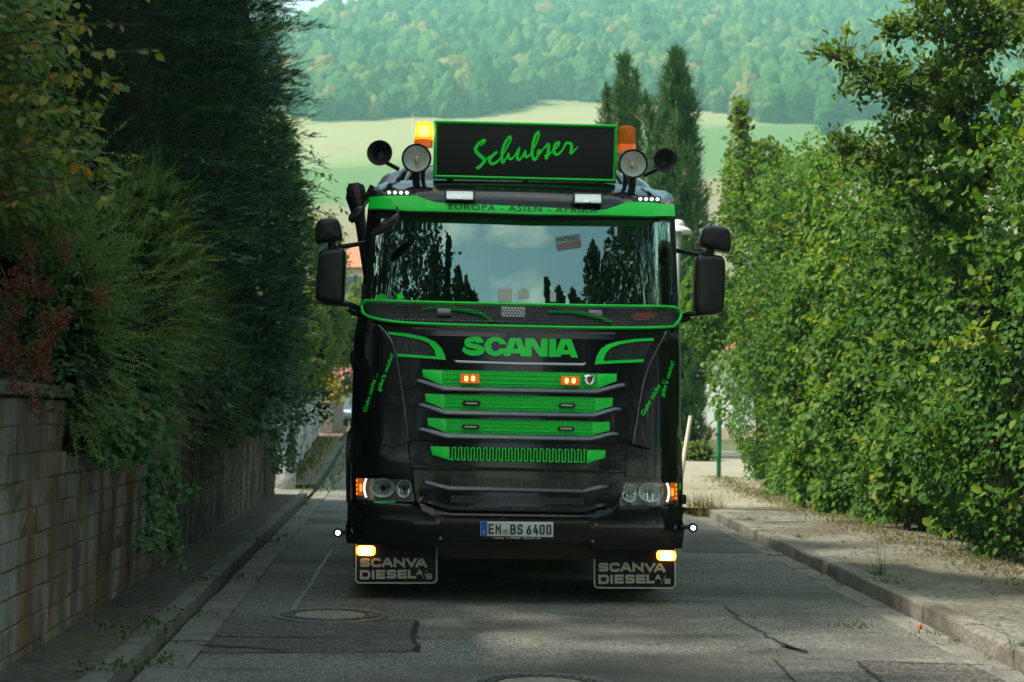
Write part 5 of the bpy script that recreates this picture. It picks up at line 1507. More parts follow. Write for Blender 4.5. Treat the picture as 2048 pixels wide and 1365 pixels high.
def sprays(name, P, A, Nn, L, nn, nl, nw, m, parent=None, tone=None, droop=0.0, fan=0.6, flat=0.85):
    """twigs set with needles: A twig direction, Nn its upper side"""
    A = unit(A); S = unit(np.cross(Nn, A)); U = np.cross(A, S)
    n = len(P); L = np.broadcast_to(np.asarray(L, float), (n,))
    t = np.linspace(0.02, 1, nn)[None, :, None]
    base = P[:, None, :] + L[:, None, None] * (t * A[:, None, :] - droop * t * t * np.array([0, 0, 1.0]))
    side = np.where(np.arange(nn) % 2 == 0, 1.0, -1.0)[None, :, None]
    up = RNG.uniform(-1, 1, (n, nn, 1)) * (1 - flat)
    dirn = unit(A[:, None, :] * fan + side * S[:, None, :] * (0.9 + RNG.uniform(-.2, .2, (n, nn, 1))) + up * U[:, None, :] + RNG.normal(0, .12, (n, nn, 3)))
    ln = nl * (1.1 - 0.55 * t) * RNG.uniform(.75, 1.2, (n, nn, 1))
    w = unit(np.cross(dirn, U[:, None, :] + 0.3 * RNG.normal(0, 1, (n, nn, 3)))) * nw
    V = np.stack([base - w * .5, base + w * .5, base + dirn * ln], 2)
    nv = V.reshape(-1, 3)
    Fi = np.arange(n * nn * 3).reshape(-1, 3)
    tn = np.repeat(tone if tone is not None else RNG.random(n), nn)
    # the twig stems
    tipw = 0.004
    s0 = P; s1 = P + L[:, None] * (A * 0.5) - np.array([0, 0, 1.0]) * (droop * L * .25)[:, None]; s2 = P + L[:, None] * A - np.array([0, 0, 1.0]) * (droop * L)[:, None]
    SV = np.concatenate([np.stack([s0 - S * tipw, s0 + S * tipw, s1], 1), np.stack([s1 - S * tipw, s1 + S * tipw, s2], 1)]).reshape(-1, 3)
    SF = np.arange(len(SV)).reshape(-1, 3) + len(nv)
    tb = tone if tone is not None else RNG.random(n)
    return tag(np_mesh(name, np.concatenate([nv, SV]), np.concatenate([Fi, SF]), m, parent, np.concatenate([tn, tb, tb])), kind='stuff')

def pn(P, s, seed=0):
    """cheap lumpy noise in -1..1 over points"""
    r = np.random.default_rng(seed + 100); out = 0
    for k in range(5):
        d = unit(r.normal(0, 1, 3)); f = s * (0.7 + 0.45 * k)
        out = out + np.sin(P @ d * f + r.uniform(0, 6.28)) / (1 + 0.35 * k)
    return out / 2.6

def limb(bm, pts, r0, r1, n=5, segs=6):
    sp = smooth_path(pts, n); k = len(sp) - 1
    tube(bm, sp, [r0 + (r1 - r0) * i / k for i in range(k + 1)], segs)

M_bark = pos_mat('bark', [(0.3, (0.035, 0.028, 0.02)), (0.7, (0.085, 0.07, 0.052))], nscale=12, bump=0.6, bump_s=40)
M_core = pos_mat('shade_core', [(0.35, (0.006, 0.010, 0.004)), (0.7, (0.018, 0.028, 0.009))], nscale=9, bump=1.0, bump_s=12, bdist=0.06, spec=0.05)  # near-black filler inside the foliage, painting the shade between the leaves
M_hedge = foliage_mat('hedge_leaf', [(0.0, (0.022, 0.072, 0.010)), (0.40, (0.052, 0.14, 0.014)), (0.75, (0.11, 0.205, 0.020)), (0.95, (0.22, 0.27, 0.03)), (1.0, (0.26, 0.15, 0.03))], 0.45)
M_treel = foliage_mat('tree_leaf', [(0.0, (0.038, 0.085, 0.016)), (0.6, (0.085, 0.155, 0.022)), (0.9, (0.16, 0.20, 0.03)), (1.0, (0.22, 0.15, 0.03))], 0.5)
M_yew = foliage_mat('yew_needle', [(0.0, (0.007, 0.026, 0.015)), (0.6, (0.030, 0.09, 0.042)), (1.0, (0.09, 0.16, 0.05))], 0.12, rough=0.5)
M_feath = foliage_mat('feathery_leaf', [(0.0, (0.06, 0.115, 0.035)), (0.6, (0.12, 0.20, 0.06)), (1.0, (0.20, 0.26, 0.09))], 0.3)
M_hornb = foliage_mat('yellowing_leaf', [(0.0, (0.05, 0.12, 0.035)), (0.4, (0.12, 0.18, 0.035)), (0.75, (0.24, 0.23, 0.05)), (1.0, (0.30, 0.19, 0.05))], 0.35)
M_laur = foliage_mat('laurel_leaf', [(0.0, (0.03, 0.10, 0.02)), (0.6, (0.06, 0.16, 0.03)), (1.0, (0.16, 0.24, 0.04))], 0.35, rough=0.3, spec=0.6)
M_ivy = foliage_mat('ivy_leaf', [(0.0, (0.015, 0.05, 0.016)), (0.6, (0.035, 0.10, 0.03)), (1.0, (0.10, 0.17, 0.05))], 0.25, rough=0.4)
M_geran = foliage_mat('geranium_leaf', [(0.0, (0.03, 0.10, 0.03)), (0.7, (0.06, 0.17, 0.05)), (0.92, (0.12, 0.17, 0.05)), (1.0, (0.28, 0.09, 0.07))], 0.3)
M_spike = foliage_mat('rusty_flower', [(0.0, (0.10, 0.030, 0.022)), (1.0, (0.20, 0.065, 0.045))], 0.2)
M_cyp = foliage_mat('cypress_scale', [(0.0, (0.014, 0.055, 0.014)), (0.6, (0.036, 0.11, 0.026)), (0.95, (0.085, 0.16, 0.04)), (1.0, (0.16, 0.14, 0.07))], 0.15)
M_bush = foliage_mat('garden_leaf', [(0.0, (0.06, 0.10, 0.02)), (0.7, (0.12, 0.19, 0.03)), (1.0, (0.22, 0.26, 0.05))], 0.5)
M_yel = foliage_mat('yellow_flower', [(0.0, (0.25, 0.22, 0.06)), (0.5, (0.55, 0.40, 0.06)), (1.0, (0.75, 0.62, 0.18))], 0.3)
M_pink = foliage_mat('pink_flower', [(0.0, (0.5, 0.12, 0.18)), (1.0, (0.75, 0.35, 0.40))], 0.3)
M_weed = foliage_mat('weed_leaf', [(0.0, (0.03, 0.07, 0.012)), (0.7, (0.07, 0.13, 0.025)), (1.0, (0.16, 0.17, 0.05))], 0.35)
M_dry = foliage_mat('dry_grass', [(0.0, (0.05, 0.08, 0.018)), (0.5, (0.12, 0.12, 0.035)), (1.0, (0.22, 0.165, 0.075))], 0.3)
M_forest = foliage_mat('forest_crown', [(0.0, (0.012, 0.045, 0.018)), (0.45, (0.030, 0.085, 0.024)), (0.8, (0.08, 0.13, 0.03)), (0.93, (0.14, 0.15, 0.04)), (1.0, (0.17, 0.11, 0.04))], 0.12, rough=0.8, spec=0.1, relief=0.55)

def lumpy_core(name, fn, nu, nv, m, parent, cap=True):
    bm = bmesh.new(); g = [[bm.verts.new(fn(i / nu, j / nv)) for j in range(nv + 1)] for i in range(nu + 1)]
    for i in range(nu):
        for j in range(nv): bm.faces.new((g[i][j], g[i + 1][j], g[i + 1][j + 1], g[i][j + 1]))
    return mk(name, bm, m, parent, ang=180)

# ---- right hedge
def hx(y): return 4.75 + 0.0 * y
def htop(y):
    return np.interp(y, [9, 15, 20, 25, 30, 34, 37.5], [4.2, 3.9, 4.4, 5.5, 6.0, 5.9, 5.6])
hedge = empty('mixed_hedge', (5.2, 24, 0.12), 'tall bright green mixed hedge along the right pavement', 'hedge')
def hsub(o): return sub(o, hedge)
n = 78000
y = 9.5 + (33.8 - 9.5) * RNG.random(n) ** 0.85
zt = htop(y) + 0.30 * np.sin(y * 1.3) + 0.2 * np.sin(y * 3.1 + 1)
zr = RNG.random(n) ** 0.9
z = 0.12 + zr * (zt - 0.12)
Q = np.stack([np.zeros(n), y, z], 1)
Qs = Q * np.array([1, .62, 1.25]); bul = 0.44 * pn(Qs, 1.5, 1) + 0.30 * pn(Qs, 4.0, 2) + 0.10 * pn(Qs, 9.0, 8)
dep = RNG.exponential(0.20, n)
x = hx(y) - 0.28 * np.clip(1 - z / 0.9, 0, 1) * 0 - bul + dep - 0.30 * np.clip((z - 0.3), 0, 1) + 0.35 * (z / zt) ** 4
G_ = np.array([G(v) for v in y])
P = np.stack([x, y, z + G_], 1)
Nn = unit(np.stack([-0.75 + RNG.normal(0, .5, n), -0.25 + RNG.normal(0, .5, n), 0.55 + RNG.normal(0, .45, n)], 1))
A = unit(np.cross(Nn, RNG.normal(0, 1, (n, 3))) + np.array([-.25, 0, -.45]))
clump = pn(P, 1.1, 3)
tone = np.where(RNG.random(n) < .012, RNG.uniform(.95, 1, n), np.clip(0.37 + 0.28 * clump + RNG.normal(0, .19, n), 0, .88))
big = clump > 0.15; zone = pn(P, 0.9, 6)
Ln = np.where(big, RNG.uniform(.075, .135, n), RNG.uniform(.05, .09, n)); Ln = np.where(zone < -.35, Ln * .62, Ln); tone = np.where(zone < -.35, tone * .7, tone)
keep = (pn(P * np.array([.4, 1, 1]), 2.6, 12) > -.42 + .25 * RNG.normal(0, 1, n)) | (RNG.random(n) < .12)
P, A, Nn, Ln, tone = P[keep], A[keep], Nn[keep], Ln[keep], tone[keep]; n = len(P)
hsub(leaves('foliage', P, A, Nn, Ln, RNG.uniform(.7, 1.0, n), M_hedge, None, tone))
bm = bmesh.new(); SP, SA, ST = [], [], []
for k in range(520):
    y0 = RNG.uniform(11, 33); z0 = .35 + (float(htop(y0)) - .2) * RNG.random() ** .8; q = np.array([0, y0, z0]); b0 = float(pn(q[None] * np.array([1, .62, 1.25]), 1.5, 1)[0]) * .44
    p0 = Vector((4.75 - b0 + .1 - .3 * min(1, max(0, z0 - .3)), y0, z0 + G(y0))); v = Vector((RNG.uniform(-1, -.3), RNG.uniform(-.7, .5), RNG.uniform(.1, 1.2))).normalized(); L_ = RNG.uniform(.25, .75)
    p1 = p0 + v * L_ * .6; p2 = p0 + v * L_ + Vector((0, 0, -.25 * L_)); tube(bm, [p0, p1, p2], [.006, .004, .002], 4); tn_ = RNG.normal(.5, .2)
    for t in np.linspace(.15, 1, int(8 + 14 * L_)):
        q = (p0.lerp(p1, t * 2) if t < .5 else p1.lerp(p2, t * 2 - 1)); SP.append(np.array(q) + RNG.normal(0, .02, 3)); SA.append(np.array(v) * .5 + RNG.normal(0, .6, 3) + np.array([0, 0, -.3])); ST.append(tn_)
hsub(tag(mk('shoots', bm, M_bark, None), kind='stuff'))
SP, SA, ST = np.array(SP), np.array(SA), np.array(ST); n = len(SP)
hsub(leaves('shoot_leaves', SP, SA, np.array([-.6, -.4, .6]) + RNG.normal(0, .4, (n, 3)), RNG.uniform(.06, .12, n), .75, M_hedge, None, np.clip(ST + RNG.normal(0, .12, n), 0, .92)))
def core_fn(u, v):
    y = 9.0 + 23.9 * u; zt = float(htop(y)) - 0.75
    a = v * 2.2
    if a <= 1: x, z = 5.15, 0.1 + a * zt
    elif a <= 1.2: x, z = 5.15 + (a - 1) * 8, 0.1 + zt
    else: x, z = 6.75, 0.1 + zt * (2.2 - a)
    p = Vector((x, y, z + G(y)))
    return p + Vector((0.25 * noise.noise(p * 1.3), 0.2 * noise.noise(p * 1.7 + Vector((5, 0, 0))), 0.15 * noise.noise(p)))
hsub(lumpy_core('shade_core', core_fn, 50, 26, M_core, None))
bm = bmesh.new()
for k in range(46):
    y0 = RNG.uniform(11, 32.5); z0 = RNG.uniform(0.5, 3.5); p = Vector((5.1, y0, z0 + G(y0)))
    d = Vector((RNG.uniform(-.9, -.3), RNG.uniform(-.5, .5), RNG.uniform(.2, 1.2)))
    limb(bm, [p, p + d * 0.4, p + d * 0.8 + Vector((0, 0, RNG.uniform(-.15, .2)))], 0.012, 0.004, 3, 5)
hsub(tag(mk('branches', bm, M_bark, None), kind='stuff'))
# loose top shoots
n = 5200
k0 = 0; k = RNG.integers(0, 90, n); ys_ = np.linspace(12, 33, 90)[k]
h = RNG.random(n)
hs = RNG.uniform(.3, 1.0, 90)[k]
P = np.stack([5.0 + 0.25 * np.sin(k * 3.1) + .1 * h + RNG.normal(0, .09, n), ys_ + RNG.normal(0, .09, n) + .1 * np.sin(k * 1.7) * h, htop(ys_) - 0.25 + h * hs + np.array([G(v) for v in ys_])], 1)
Nn = unit(RNG.normal(0, .6, (n, 3)) + np.array([-.3, -.3, .6])); A = unit(RNG.normal(0, 1, (n, 3)) + np.array([0, 0, .1]))
hsub(leaves('top_shoots', P, A, Nn, RNG.uniform(.06, .10, n), .75, M_hedge, None, np.clip(RNG.normal(.55, .2, n), 0, 1)))

# grass, dry leaves and weeds at the hedge foot
def tufts(name, P, hgt, m, label=None, spread=0.5, w=0.012):
    n = len(P); d = unit(RNG.normal(0, spread, (n, 3)) * np.array([1, 1, 0]) + np.array([0, 0, 1.0])); s = unit(np.cross(d, RNG.normal(0, 1, (n, 3)))) * w
    h = hgt * RNG.uniform(.4, 1.2, (n, 1))
    V = np.stack([P - s, P + s, P + d * h], 1).reshape(-1, 3)
    o = np_mesh(name, V, np.arange(len(V)).reshape(-1, 3), m, None, RNG.random(n)); tag(o, label, None, None, 'stuff'); return o
n = 7000
y = RNG.uniform(10, 34, n); x = 4.55 + RNG.normal(0, .22, n) - 0.15 * np.abs(np.sin(y * 1.9))
tufts('verge_grass', np.stack([x, y, 0.115 + np.array([G(v) for v in y])], 1), 0.065, M_dry, w=.006, spread=.9)
n = 1500
y = RNG.uniform(8, 30, n); x = np.where(RNG.random(n) < .7, RNG.uniform(3.6, 4.8, n), RNG.uniform(2.7, 3.6, n)); onp = x > 3.06
P = np.stack([x, y, np.where(onp, 0.127, 0.02) + np.array([G(v) for v in y])], 1)
leaves('fallen_leaves', P, RNG.normal(0, 1, (n, 3)) * np.array([1, 1, .1]), np.array([0, 0, 1.0]) + RNG.normal(0, .2, (n, 3)), RNG.uniform(.02, .05, n), .7, M_dry, None)

# weeds by the kerbs
def weed_spots(px_list, per, h, spread):
    out = []
    for px, py, lift in px_list:
        c = gp(px, py, lift)
        out.append(np.array(c) + RNG.normal(0, spread, (per, 3)) * np.array([1, 1, 0.0]))
    return np.concatenate(out)
wl_px = [(250, 1262, .1), (300, 1248, .1), (270, 1275, .1), (320, 1252, .1), (205, 1345, .1), (240, 1340, .1), (255, 1342, .1), (400, 1165, .1), (410, 1160, .1), (330, 1225, .1), (222, 1255, .1), (300, 1295, .0), (318, 1330, .0), (330, 1322, .0), (395, 1230, .0), (398, 1235, .0), (470, 1160, .0), (540, 1085, .1), (515, 1035, .1), (500, 1040, .1), (555, 1075, 0), (590, 1040, 0), (608, 1012, 0), (625, 985, 0), (640, 965, 0)]
P = weed_spots(wl_px, 26, 0.1, 0.07)
n = len(P)
leaves('weeds', P + np.array([0, 0, .015]), RNG.normal(0, 1, (n, 3)) + np.array([0, 0, .5]), np.array([0, 0, 1.0]) + RNG.normal(0, .4, (n, 3)), RNG.uniform(.015, .042, n), .5, M_weed, None)
wr_px = [(1660, 1150, 0), (1725, 1180, 0), (1700, 1172, 0), (1780, 1200, 0), (1740, 1150, .12), (1770, 1165, .12), (2020, 1318, 0), (2040, 1290, .12), (1870, 1270, 0), (1905, 1285, 0), (1600, 1075, .12), (1500, 1040, .12), (1590, 1110, 0), (1700, 1255, 0)]
tufts('kerb_weeds', weed_spots(wr_px, 34, 0.1, 0.07), 0.075, M_weed, spread=.8, w=.0045)
big_w = weed_spots([(1402, 1032, 0), (1408, 1034, 0), (1418, 1034, 0), (1390, 1028, 0), (1425, 1032, 0)], 60, .2, .09)
tg = tufts('grass_tuft', big_w, 0.34, M_dry, spread=.3, w=.008)
st_ = weed_spots([(1757, 1150, .12)], 14, .1, .02); tufts('tall_stalk', st_, 0.34, M_weed, spread=.35, w=.0035)
n = 500
y = RNG.uniform(27, 48, n); x = np.array([XK(v) for v in y]) + np.where(RNG.random(n) < .5, -0.15 + RNG.normal(0, .06, n), RNG.normal(.22, .1, n))
tufts('gutter_grass', np.stack([x, y, 0.05 + np.array([G(v) for v in y])], 1), 0.13, M_weed)
n = 450
y = RNG.uniform(29, 48, n); x = np.array([XS(v) for v in y]) + .15 + np.abs(RNG.normal(0, .18, n))
tufts('wall_foot_grass', np.stack([x, y, 0.1 + np.array([G(v) for v in y])], 1), 0.22, M_weed)

# ---- tree leaning in at the upper right
tr = empty('overhanging_tree', (6.6, 16.5, 0.1), 'leaning broadleaf tree whose thin branches reach over the hedge, upper right', 'tree')
bm = bmesh.new()
limb(bm, [(6.6, 16.5, 0.0), (6.5, 16.6, 1.5), (6.4, 16.5, 2.8), (6.2, 16.3, 3.8), (6.0, 16.2, 4.7)], 0.13, 0.05, 5, 9)
sub(mk('trunk', bm, M_bark, None), tr)
LIMBS = [([(2130, 120), (2048, 60), (1985, 95), (1930, 125), (1870, 155), (1800, 170), (1735, 150), (1668, 112)], 15.6, .034),
         ([(2130, 60), (2030, 30), (1960, 20), (1900, -10), (1870, -60)], 15.8, .03),
         ([(2130, 60), (2040, 10), (1990, -30)], 16.2, .03),
         ([(2140, 240), (2048, 200), (1980, 196), (1915, 215), (1850, 205), (1790, 165)], 15.9, .03),
         ([(2140, 360), (2048, 350), (1975, 345), (1890, 360), (1800, 350), (1745, 315), (1700, 300)], 16.0, .03),
         ([(2130, 260), (2000, 272), (1930, 285), (1850, 262), (1800, 270)], 16.4, .026),
         ([(2000, 90), (1960, 60), (1905, 60), (1860, 40), (1800, 60)], 15.7, .02),
         ([(1985, 95), (1940, 170), (1880, 240), (1830, 300)], 16.2, .02),
         ([(2060, 420), (1960, 430), (1900, 410), (1850, 420)], 16.4, .02),
         ([(1980, 345), (1935, 290), (1900, 230), (1885, 150)], 16.1, .018)]
bm = bmesh.new(); LP = []
for pts, Y, r in LIMBS:
    pp = [at(a, b, Y + 0.25 * math.sin(a * .02)) for a, b in pts]
    j_ = Vector((6.1, 16.25, min(4.4, max(2.2, pp[0].z - .5)))) if pts[0][0] > 2040 else None
    limb(bm, ([j_] if j_ else []) + pp, r, 0.006, 6, 6)
    sp = smooth_path(pp, 8)
    LP += [(np.array(q), i / len(sp), np.array(sp[min(i + 1, len(sp) - 1)]) - np.array(sp[i - 1 if i else 0])) for i, q in enumerate(sp)]
# twigs and their leaves
TW = []
for q, t, d in LP:
    for _ in range(4 if t > .2 else 3):
        v = unit(d / (np.linalg.norm(d) + 1e-6) * .7 + RNG.normal(0, .7, 3) + np.array([-.15, -.1, .12])); L_ = RNG.uniform(.15, .42)
        e = q + v * L_
        tube(bm, [q, q + v * L_ * .5 + RNG.normal(0, .015, 3), e], [.006, .004, .002], 4)
        TW.append((q, v, L_))
sub(mk('branches', bm, M_bark, None), tr)
P, A = [], []
for q, v, L_ in TW:
    for k in range(RNG.integers(5, 10)):
        P.append(q + v * L_ * RNG.uniform(.25, 1.05) + RNG.normal(0, .03, 3)); A.append(v * .6 + RNG.normal(0, .7, 3))
P, A = np.array(P), np.array(A); n = len(P)
# the thick inner crown further right
n2 = 1100
C = np.array([at(2010, 130, 16.6)]); D2 = RNG.normal(0, 1, (n2, 3)); D2 = unit(D2) * RNG.random((n2, 1)) ** .4
P2 = C + D2 * np.array([1.2, 1.0, 1.6]) + np.array([0.5, 0, 0])
P2 = P2[pn(P2, 4.2, 9) > 0.05]
P = np.concatenate([P, P2]); A = np.concatenate([A, RNG.normal(0, 1, P2.shape)]); n = len(P)
sub(leaves('foliage', P, A, np.array([-.6, -.45, .5]) + RNG.normal(0, .45, (n, 3)), RNG.uniform(.06, .10, n), .62, M_treel, None, np.clip(.4 + .2 * pn(P, 2.5, 5) + RNG.normal(0, .17, n), 0, 1)), tr)

# young maple in front of the cypress
sp_ = at(1487, 500, 31); sap = empty('sapling', (sp_.x, 31, 0.3), 'slender young tree with a thin reddish stem rising out of the hedge', 'tree')
bm = bmesh.new(); stem = [at(a, b, 31) for a, b in ((1535, 560), (1515, 470), (1497, 380), (1485, 300), (1480, 212))]
limb(bm, stem, .03, .006, 6, 6)
P = []
for q in smooth_path(stem, 12)[14:]:
    f = (q[2] - stem[0].z) / (stem[-1].z - stem[0].z)
    for _ in range(3):
        v = unit(RNG.normal(0, 1, 3) + np.array([0, 0, .3])); L_ = RNG.uniform(.15, .75) * (1.15 - f) + .08
        tube(bm, [q, q + v * L_], [.005, .002], 4)
        P += [q + v * L_ * RNG.uniform(.3, 1.1) + RNG.normal(0, .07, 3) for _ in range(int(7 + 7 * (1 - f)))]
sub(mk('trunk', bm, mat('red_stem', (0.12, 0.05, 0.03), 0.7), None), sap)
P = np.array(P); n = len(P)
sub(leaves('foliage', P, RNG.normal(0, 1, (n, 3)) + np.array([0, 0, -.4]), np.array([-.6, -.4, .5]) + RNG.normal(0, .4, (n, 3)), RNG.uniform(.08, .14, n), .9, M_bush, None, np.clip(RNG.normal(.4, .2, n), 0, 1), T_LOBE), sap)

# ---- cypresses
def cypress(prof, Y, base_py, label, seed, n, lumps=1.0, parts='crown'):
    """prof: (pixel y, left px, right px) of the outline"""
    root = empty('cypress_tree', (at((prof[-1][1] + prof[-1][2]) / 2, base_py, Y).x, Y, at(1000, base_py, Y).z), label, 'tree', 'slim cypresses behind the truck')
    pz = [at(1024, p[0], Y).z for p in prof][::-1]
    pc = [(at(p[1], p[0], Y).x + at(p[2], p[0], Y).x) / 2 for p in prof][::-1]
    pr = [(at(p[2], p[0], Y).x - at(p[1], p[0], Y).x) / 2 for p in prof][::-1]
    r = np.random.default_rng(seed)
    z = pz[0] + (pz[-1] - pz[0]) * r.random(n) ** 1.0; th = r.uniform(0, 2 * np.pi, n)
    rad = np.maximum(.03, np.interp(z, pz, pr) - .06); cx = np.interp(z, pz, pc)
    lump = 1 + .22 * lumps * np.sin(th * 3 + z * 2.1 + seed) + .18 * lumps * np.sin(th * 5 - z * 3.7) + .14 * np.sin(z * 8 + th * 2)
    rr_ = rad * lump * (1 - r.exponential(.10, n)).clip(.45, 1.12)
    P = np.stack([cx + rr_ * np.cos(th), Y + rr_ * np.sin(th), z], 1)
    out = np.stack([np.cos(th), np.sin(th), np.zeros(n)], 1)
    A = unit(out * .45 + np.array([0, 0, 1.0]) + r.normal(0, .3, (n, 3)))
    tone = np.clip(.40 + .30 * (lump - 1) / .2 * .5 + r.normal(0, .25, n), 0, 1)
    sub(sprays('crown', P, A, unit(out + r.normal(0, .3, (n, 3))), r.uniform(.12, .42, n), 9, .095, .042, M_cyp, None, tone, flat=.4), root)
    def fn(u, v):
        zz = pz[0] + (pz[-1] - pz[0]) * min(v, .97); a = 2 * math.pi * u
        q = np.interp(zz, pz, pr) * .52
        return Vector((np.interp(zz, pz, pc) + q * math.cos(a), Y + q * math.sin(a), zz))
    sub(lumpy_core('shade_core', fn, 12, 14, M_core, None), root)
    bm = bmesh.new(); limb(bm, [(pc[0], Y, pz[0] - .5), (pc[0], Y, pz[0] + 1)], .12, .1); sub(mk('trunk', bm, M_bark, None), root)
    return root
cypress([(106, 1352, 1356), (150, 1335, 1370), (200, 1322, 1386), (280, 1316, 1392), (380, 1305, 1405), (500, 1300, 1420), (620, 1300, 1422), (760, 1318, 1412), (880, 1325, 1408), (922, 1330, 1404)], 42, 925, 'tallest slim cypress, standing just right of the truck cab', 1, 9000)
cypress([(118, 1246, 1249), (170, 1236, 1256), (230, 1228, 1266), (320, 1222, 1276), (500, 1215, 1290), (902, 1215, 1290)], 45, 902, 'pointed cypress behind the amber beacon, left of the tallest one', 2, 5600)
cypress([(140, 1268, 1271), (190, 1260, 1280), (260, 1254, 1288), (330, 1245, 1300), (902, 1240, 1300)], 45.8, 902, 'short cypress spire just right of the pointed one behind the beacon', 3, 1500)
cypress([(176, 1212, 1218), (210, 1202, 1228), (260, 1198, 1236), (340, 1196, 1240), (902, 1196, 1240)], 45.6, 902, 'lowest cypress spire beside the corner of the roof sign', 4, 1500)
cypress([(196, 1283, 1292), (215, 1276, 1312), (250, 1290, 1322), (320, 1282, 1330), (420, 1280, 1340), (905, 1285, 1340)], 43.5, 905, 'bent bushy conifer squeezed between the two groups of cypresses', 5, 1600, 1.6)

# ---- left side: yew, laurel, feathery shrub and the rest
def outwards(n, x=1.0, y=-.35, z=.25, s=.35): return unit(np.array([x, y, z]) + RNG.normal(0, s, (n, 3)))
yew = empty('yew_tree', (-3.8, 16, WH), 'huge dark yew with drooping needle sprays above the block wall', 'tree')
n = 14000
y = 10.2 + 11.8 * RNG.random(n) ** .9; z = 1.35 + 6.2 * RNG.random(n)
Q = np.stack([np.zeros(n), y, z], 1)
xf = np.array([XW(v) for v in y]) + .30 + .42 * pn(Q, 1.5, 21) + .2 * pn(Q, 4, 22) - .25 * ((z - 3.8) / 3.8) ** 2 - RNG.exponential(.28, n)
xf = xf - np.clip((12.2 - y) * .55, 0, 2)
P = np.stack([xf, y, z], 1)
tone = np.clip(.35 + .22 * pn(P, 1.4, 23) + RNG.normal(0, .15, n), 0, 1)
sub(sprays('foliage', P, outwards(n, .85, -.35, .28, .38), outwards(n, .2, -.2, 1, .3), RNG.uniform(.16, .34, n), 16, .034, .012, M_yew, None, tone, droop=.10), yew)
P, A, U_, TN, LL = [], [], [], [], []
for k in range(230):
    y0 = 11 + 11.3 * RNG.random(); z0 = 1.6 + 5.8 * RNG.random(); q = np.array([[0, y0, z0]])
    xs_ = XW(y0) + .30 + .42 * float(pn(q, 1.5, 21)[0]) - .25 * ((z0 - 3.8) / 3.8) ** 2
    v = unit(np.array([.9, RNG.uniform(-.75, .1), RNG.uniform(-.05, .38)])); L_ = RNG.uniform(.7, 1.3); b0 = np.array([xs_, y0, z0]) - v * L_ * RNG.uniform(.45, .7); s_ = unit(np.cross(v, [0, 0, 1.0]))
    tb = RNG.normal(.42, .16)
    for t in np.linspace(.1, 1, 46):
        sd = RNG.choice([-1, 1]); P.append(b0 + v * L_ * t + np.array([0, 0, -.22 * t * t * L_]) + RNG.normal(0, .012, 3)); A.append(v * (.55 + .5 * t) + s_ * sd * (.9 - .5 * t) + RNG.normal(0, .16, 3)); U_.append(np.array([.15, -.25, 1.0]) + RNG.normal(0, .15, 3)); TN.append(tb + .35 * t * t); LL.append((.12 + .17 * (1 - t)) * RNG.uniform(.8, 1.2))
sub(sprays('boughs', np.array(P), np.array(A), np.array(U_), np.array(LL), 15, .036, .013, M_yew, None, np.clip(TN, 0, 1), droop=.12), yew)
n = 110   # long shoots standing out of the mass
y = 12.5 + 10 * RNG.random(n); z = 1.8 + 5.4 * RNG.random(n); Q = np.stack([np.zeros(n), y, z], 1)
P = np.stack([np.array([XW(v) for v in y]) + .5 + .42 * pn(Q, 1.5, 21) - .25 * ((z - 3.8) / 3.8) ** 2, y, z], 1)
sub(sprays('shoots', P, outwards(n, 1, -.2, .4, .2), outwards(n, 0, -.2, 1, .2), RNG.uniform(.3, .55, n), 22, .045, .016, M_yew, None, np.clip(RNG.normal(.75, .2, n), 0, 1), droop=.1), yew)
def left_core(y0, y1, z0, z1, dx, thick, amp=.25):
    def fn(u, v):
        yy_ = y0 + (y1 - y0) * u; a = v * 2.4
        if a <= 1: x, z = dx, z0 + a * (z1 - z0)
        elif a <= 1.4: x, z = dx - (a - 1) / .4 * thick, z1
        else: x, z = dx - thick, z1 - (a - 1.4) * (z1 - z0)
        if u < .12: x -= (0.12 - u) / .12 * thick * .6
        p = Vector((XW(yy_) + x, yy_, z)); return p + Vector((amp * noise.noise(p * 1.2), amp * .6 * noise.noise(p * 1.5 + Vector((3, 1, 0))), amp * .6 * noise.noise(p)))
    return fn
sub(lumpy_core('shade_core', left_core(11, 23, 1.3, 7.2, -.30, 2.2), 26, 26, M_core, None), yew)
bm = bmesh.new()
for yy_ in (13.5, 16, 18.5, 21): limb(bm, [(XW(yy_) - 1.2, yy_, 1.3), (XW(yy_) - 1.1, yy_, 4), (XW(yy_) - 1, yy_ + .2, 7)], .14, .05)
sub(mk('trunk', bm, M_bark, None), yew)

lau = empty('laurel_bush', (-3.9, 24, WH), 'glossy cherry laurel lit from behind at the far end of the dark yew', 'bush')
n = 5200
y = RNG.uniform(21.0, 25.2, n); z = 1.5 + 4.4 * RNG.random(n); Q = np.stack([np.zeros(n), y, z], 1)
x = np.array([XW(v) for v in y]) + .18 + .16 * (y - 21) * .5 + .25 * pn(Q, 2, 31) - .35 * ((z - 3.2) / 2.7) ** 2 - RNG.exponential(.22, n)
P = np.stack([x, y, z], 1)
sub(leaves('foliage', P, outwards(n, .7, -.3, .1, .6), outwards(n, .3, -.3, .8, .4), RNG.uniform(.11, .18, n), .36, M_laur, None, np.clip(.45 + .25 * pn(P, 2, 32) + RNG.normal(0, .2, n), 0, 1), T_LANCE), lau)
sub(lumpy_core('shade_core', left_core(21.5, 25.0, 1.4, 5.2, -.3, 1.8), 8, 20, M_core, None), lau)
bm = bmesh.new()
P = []
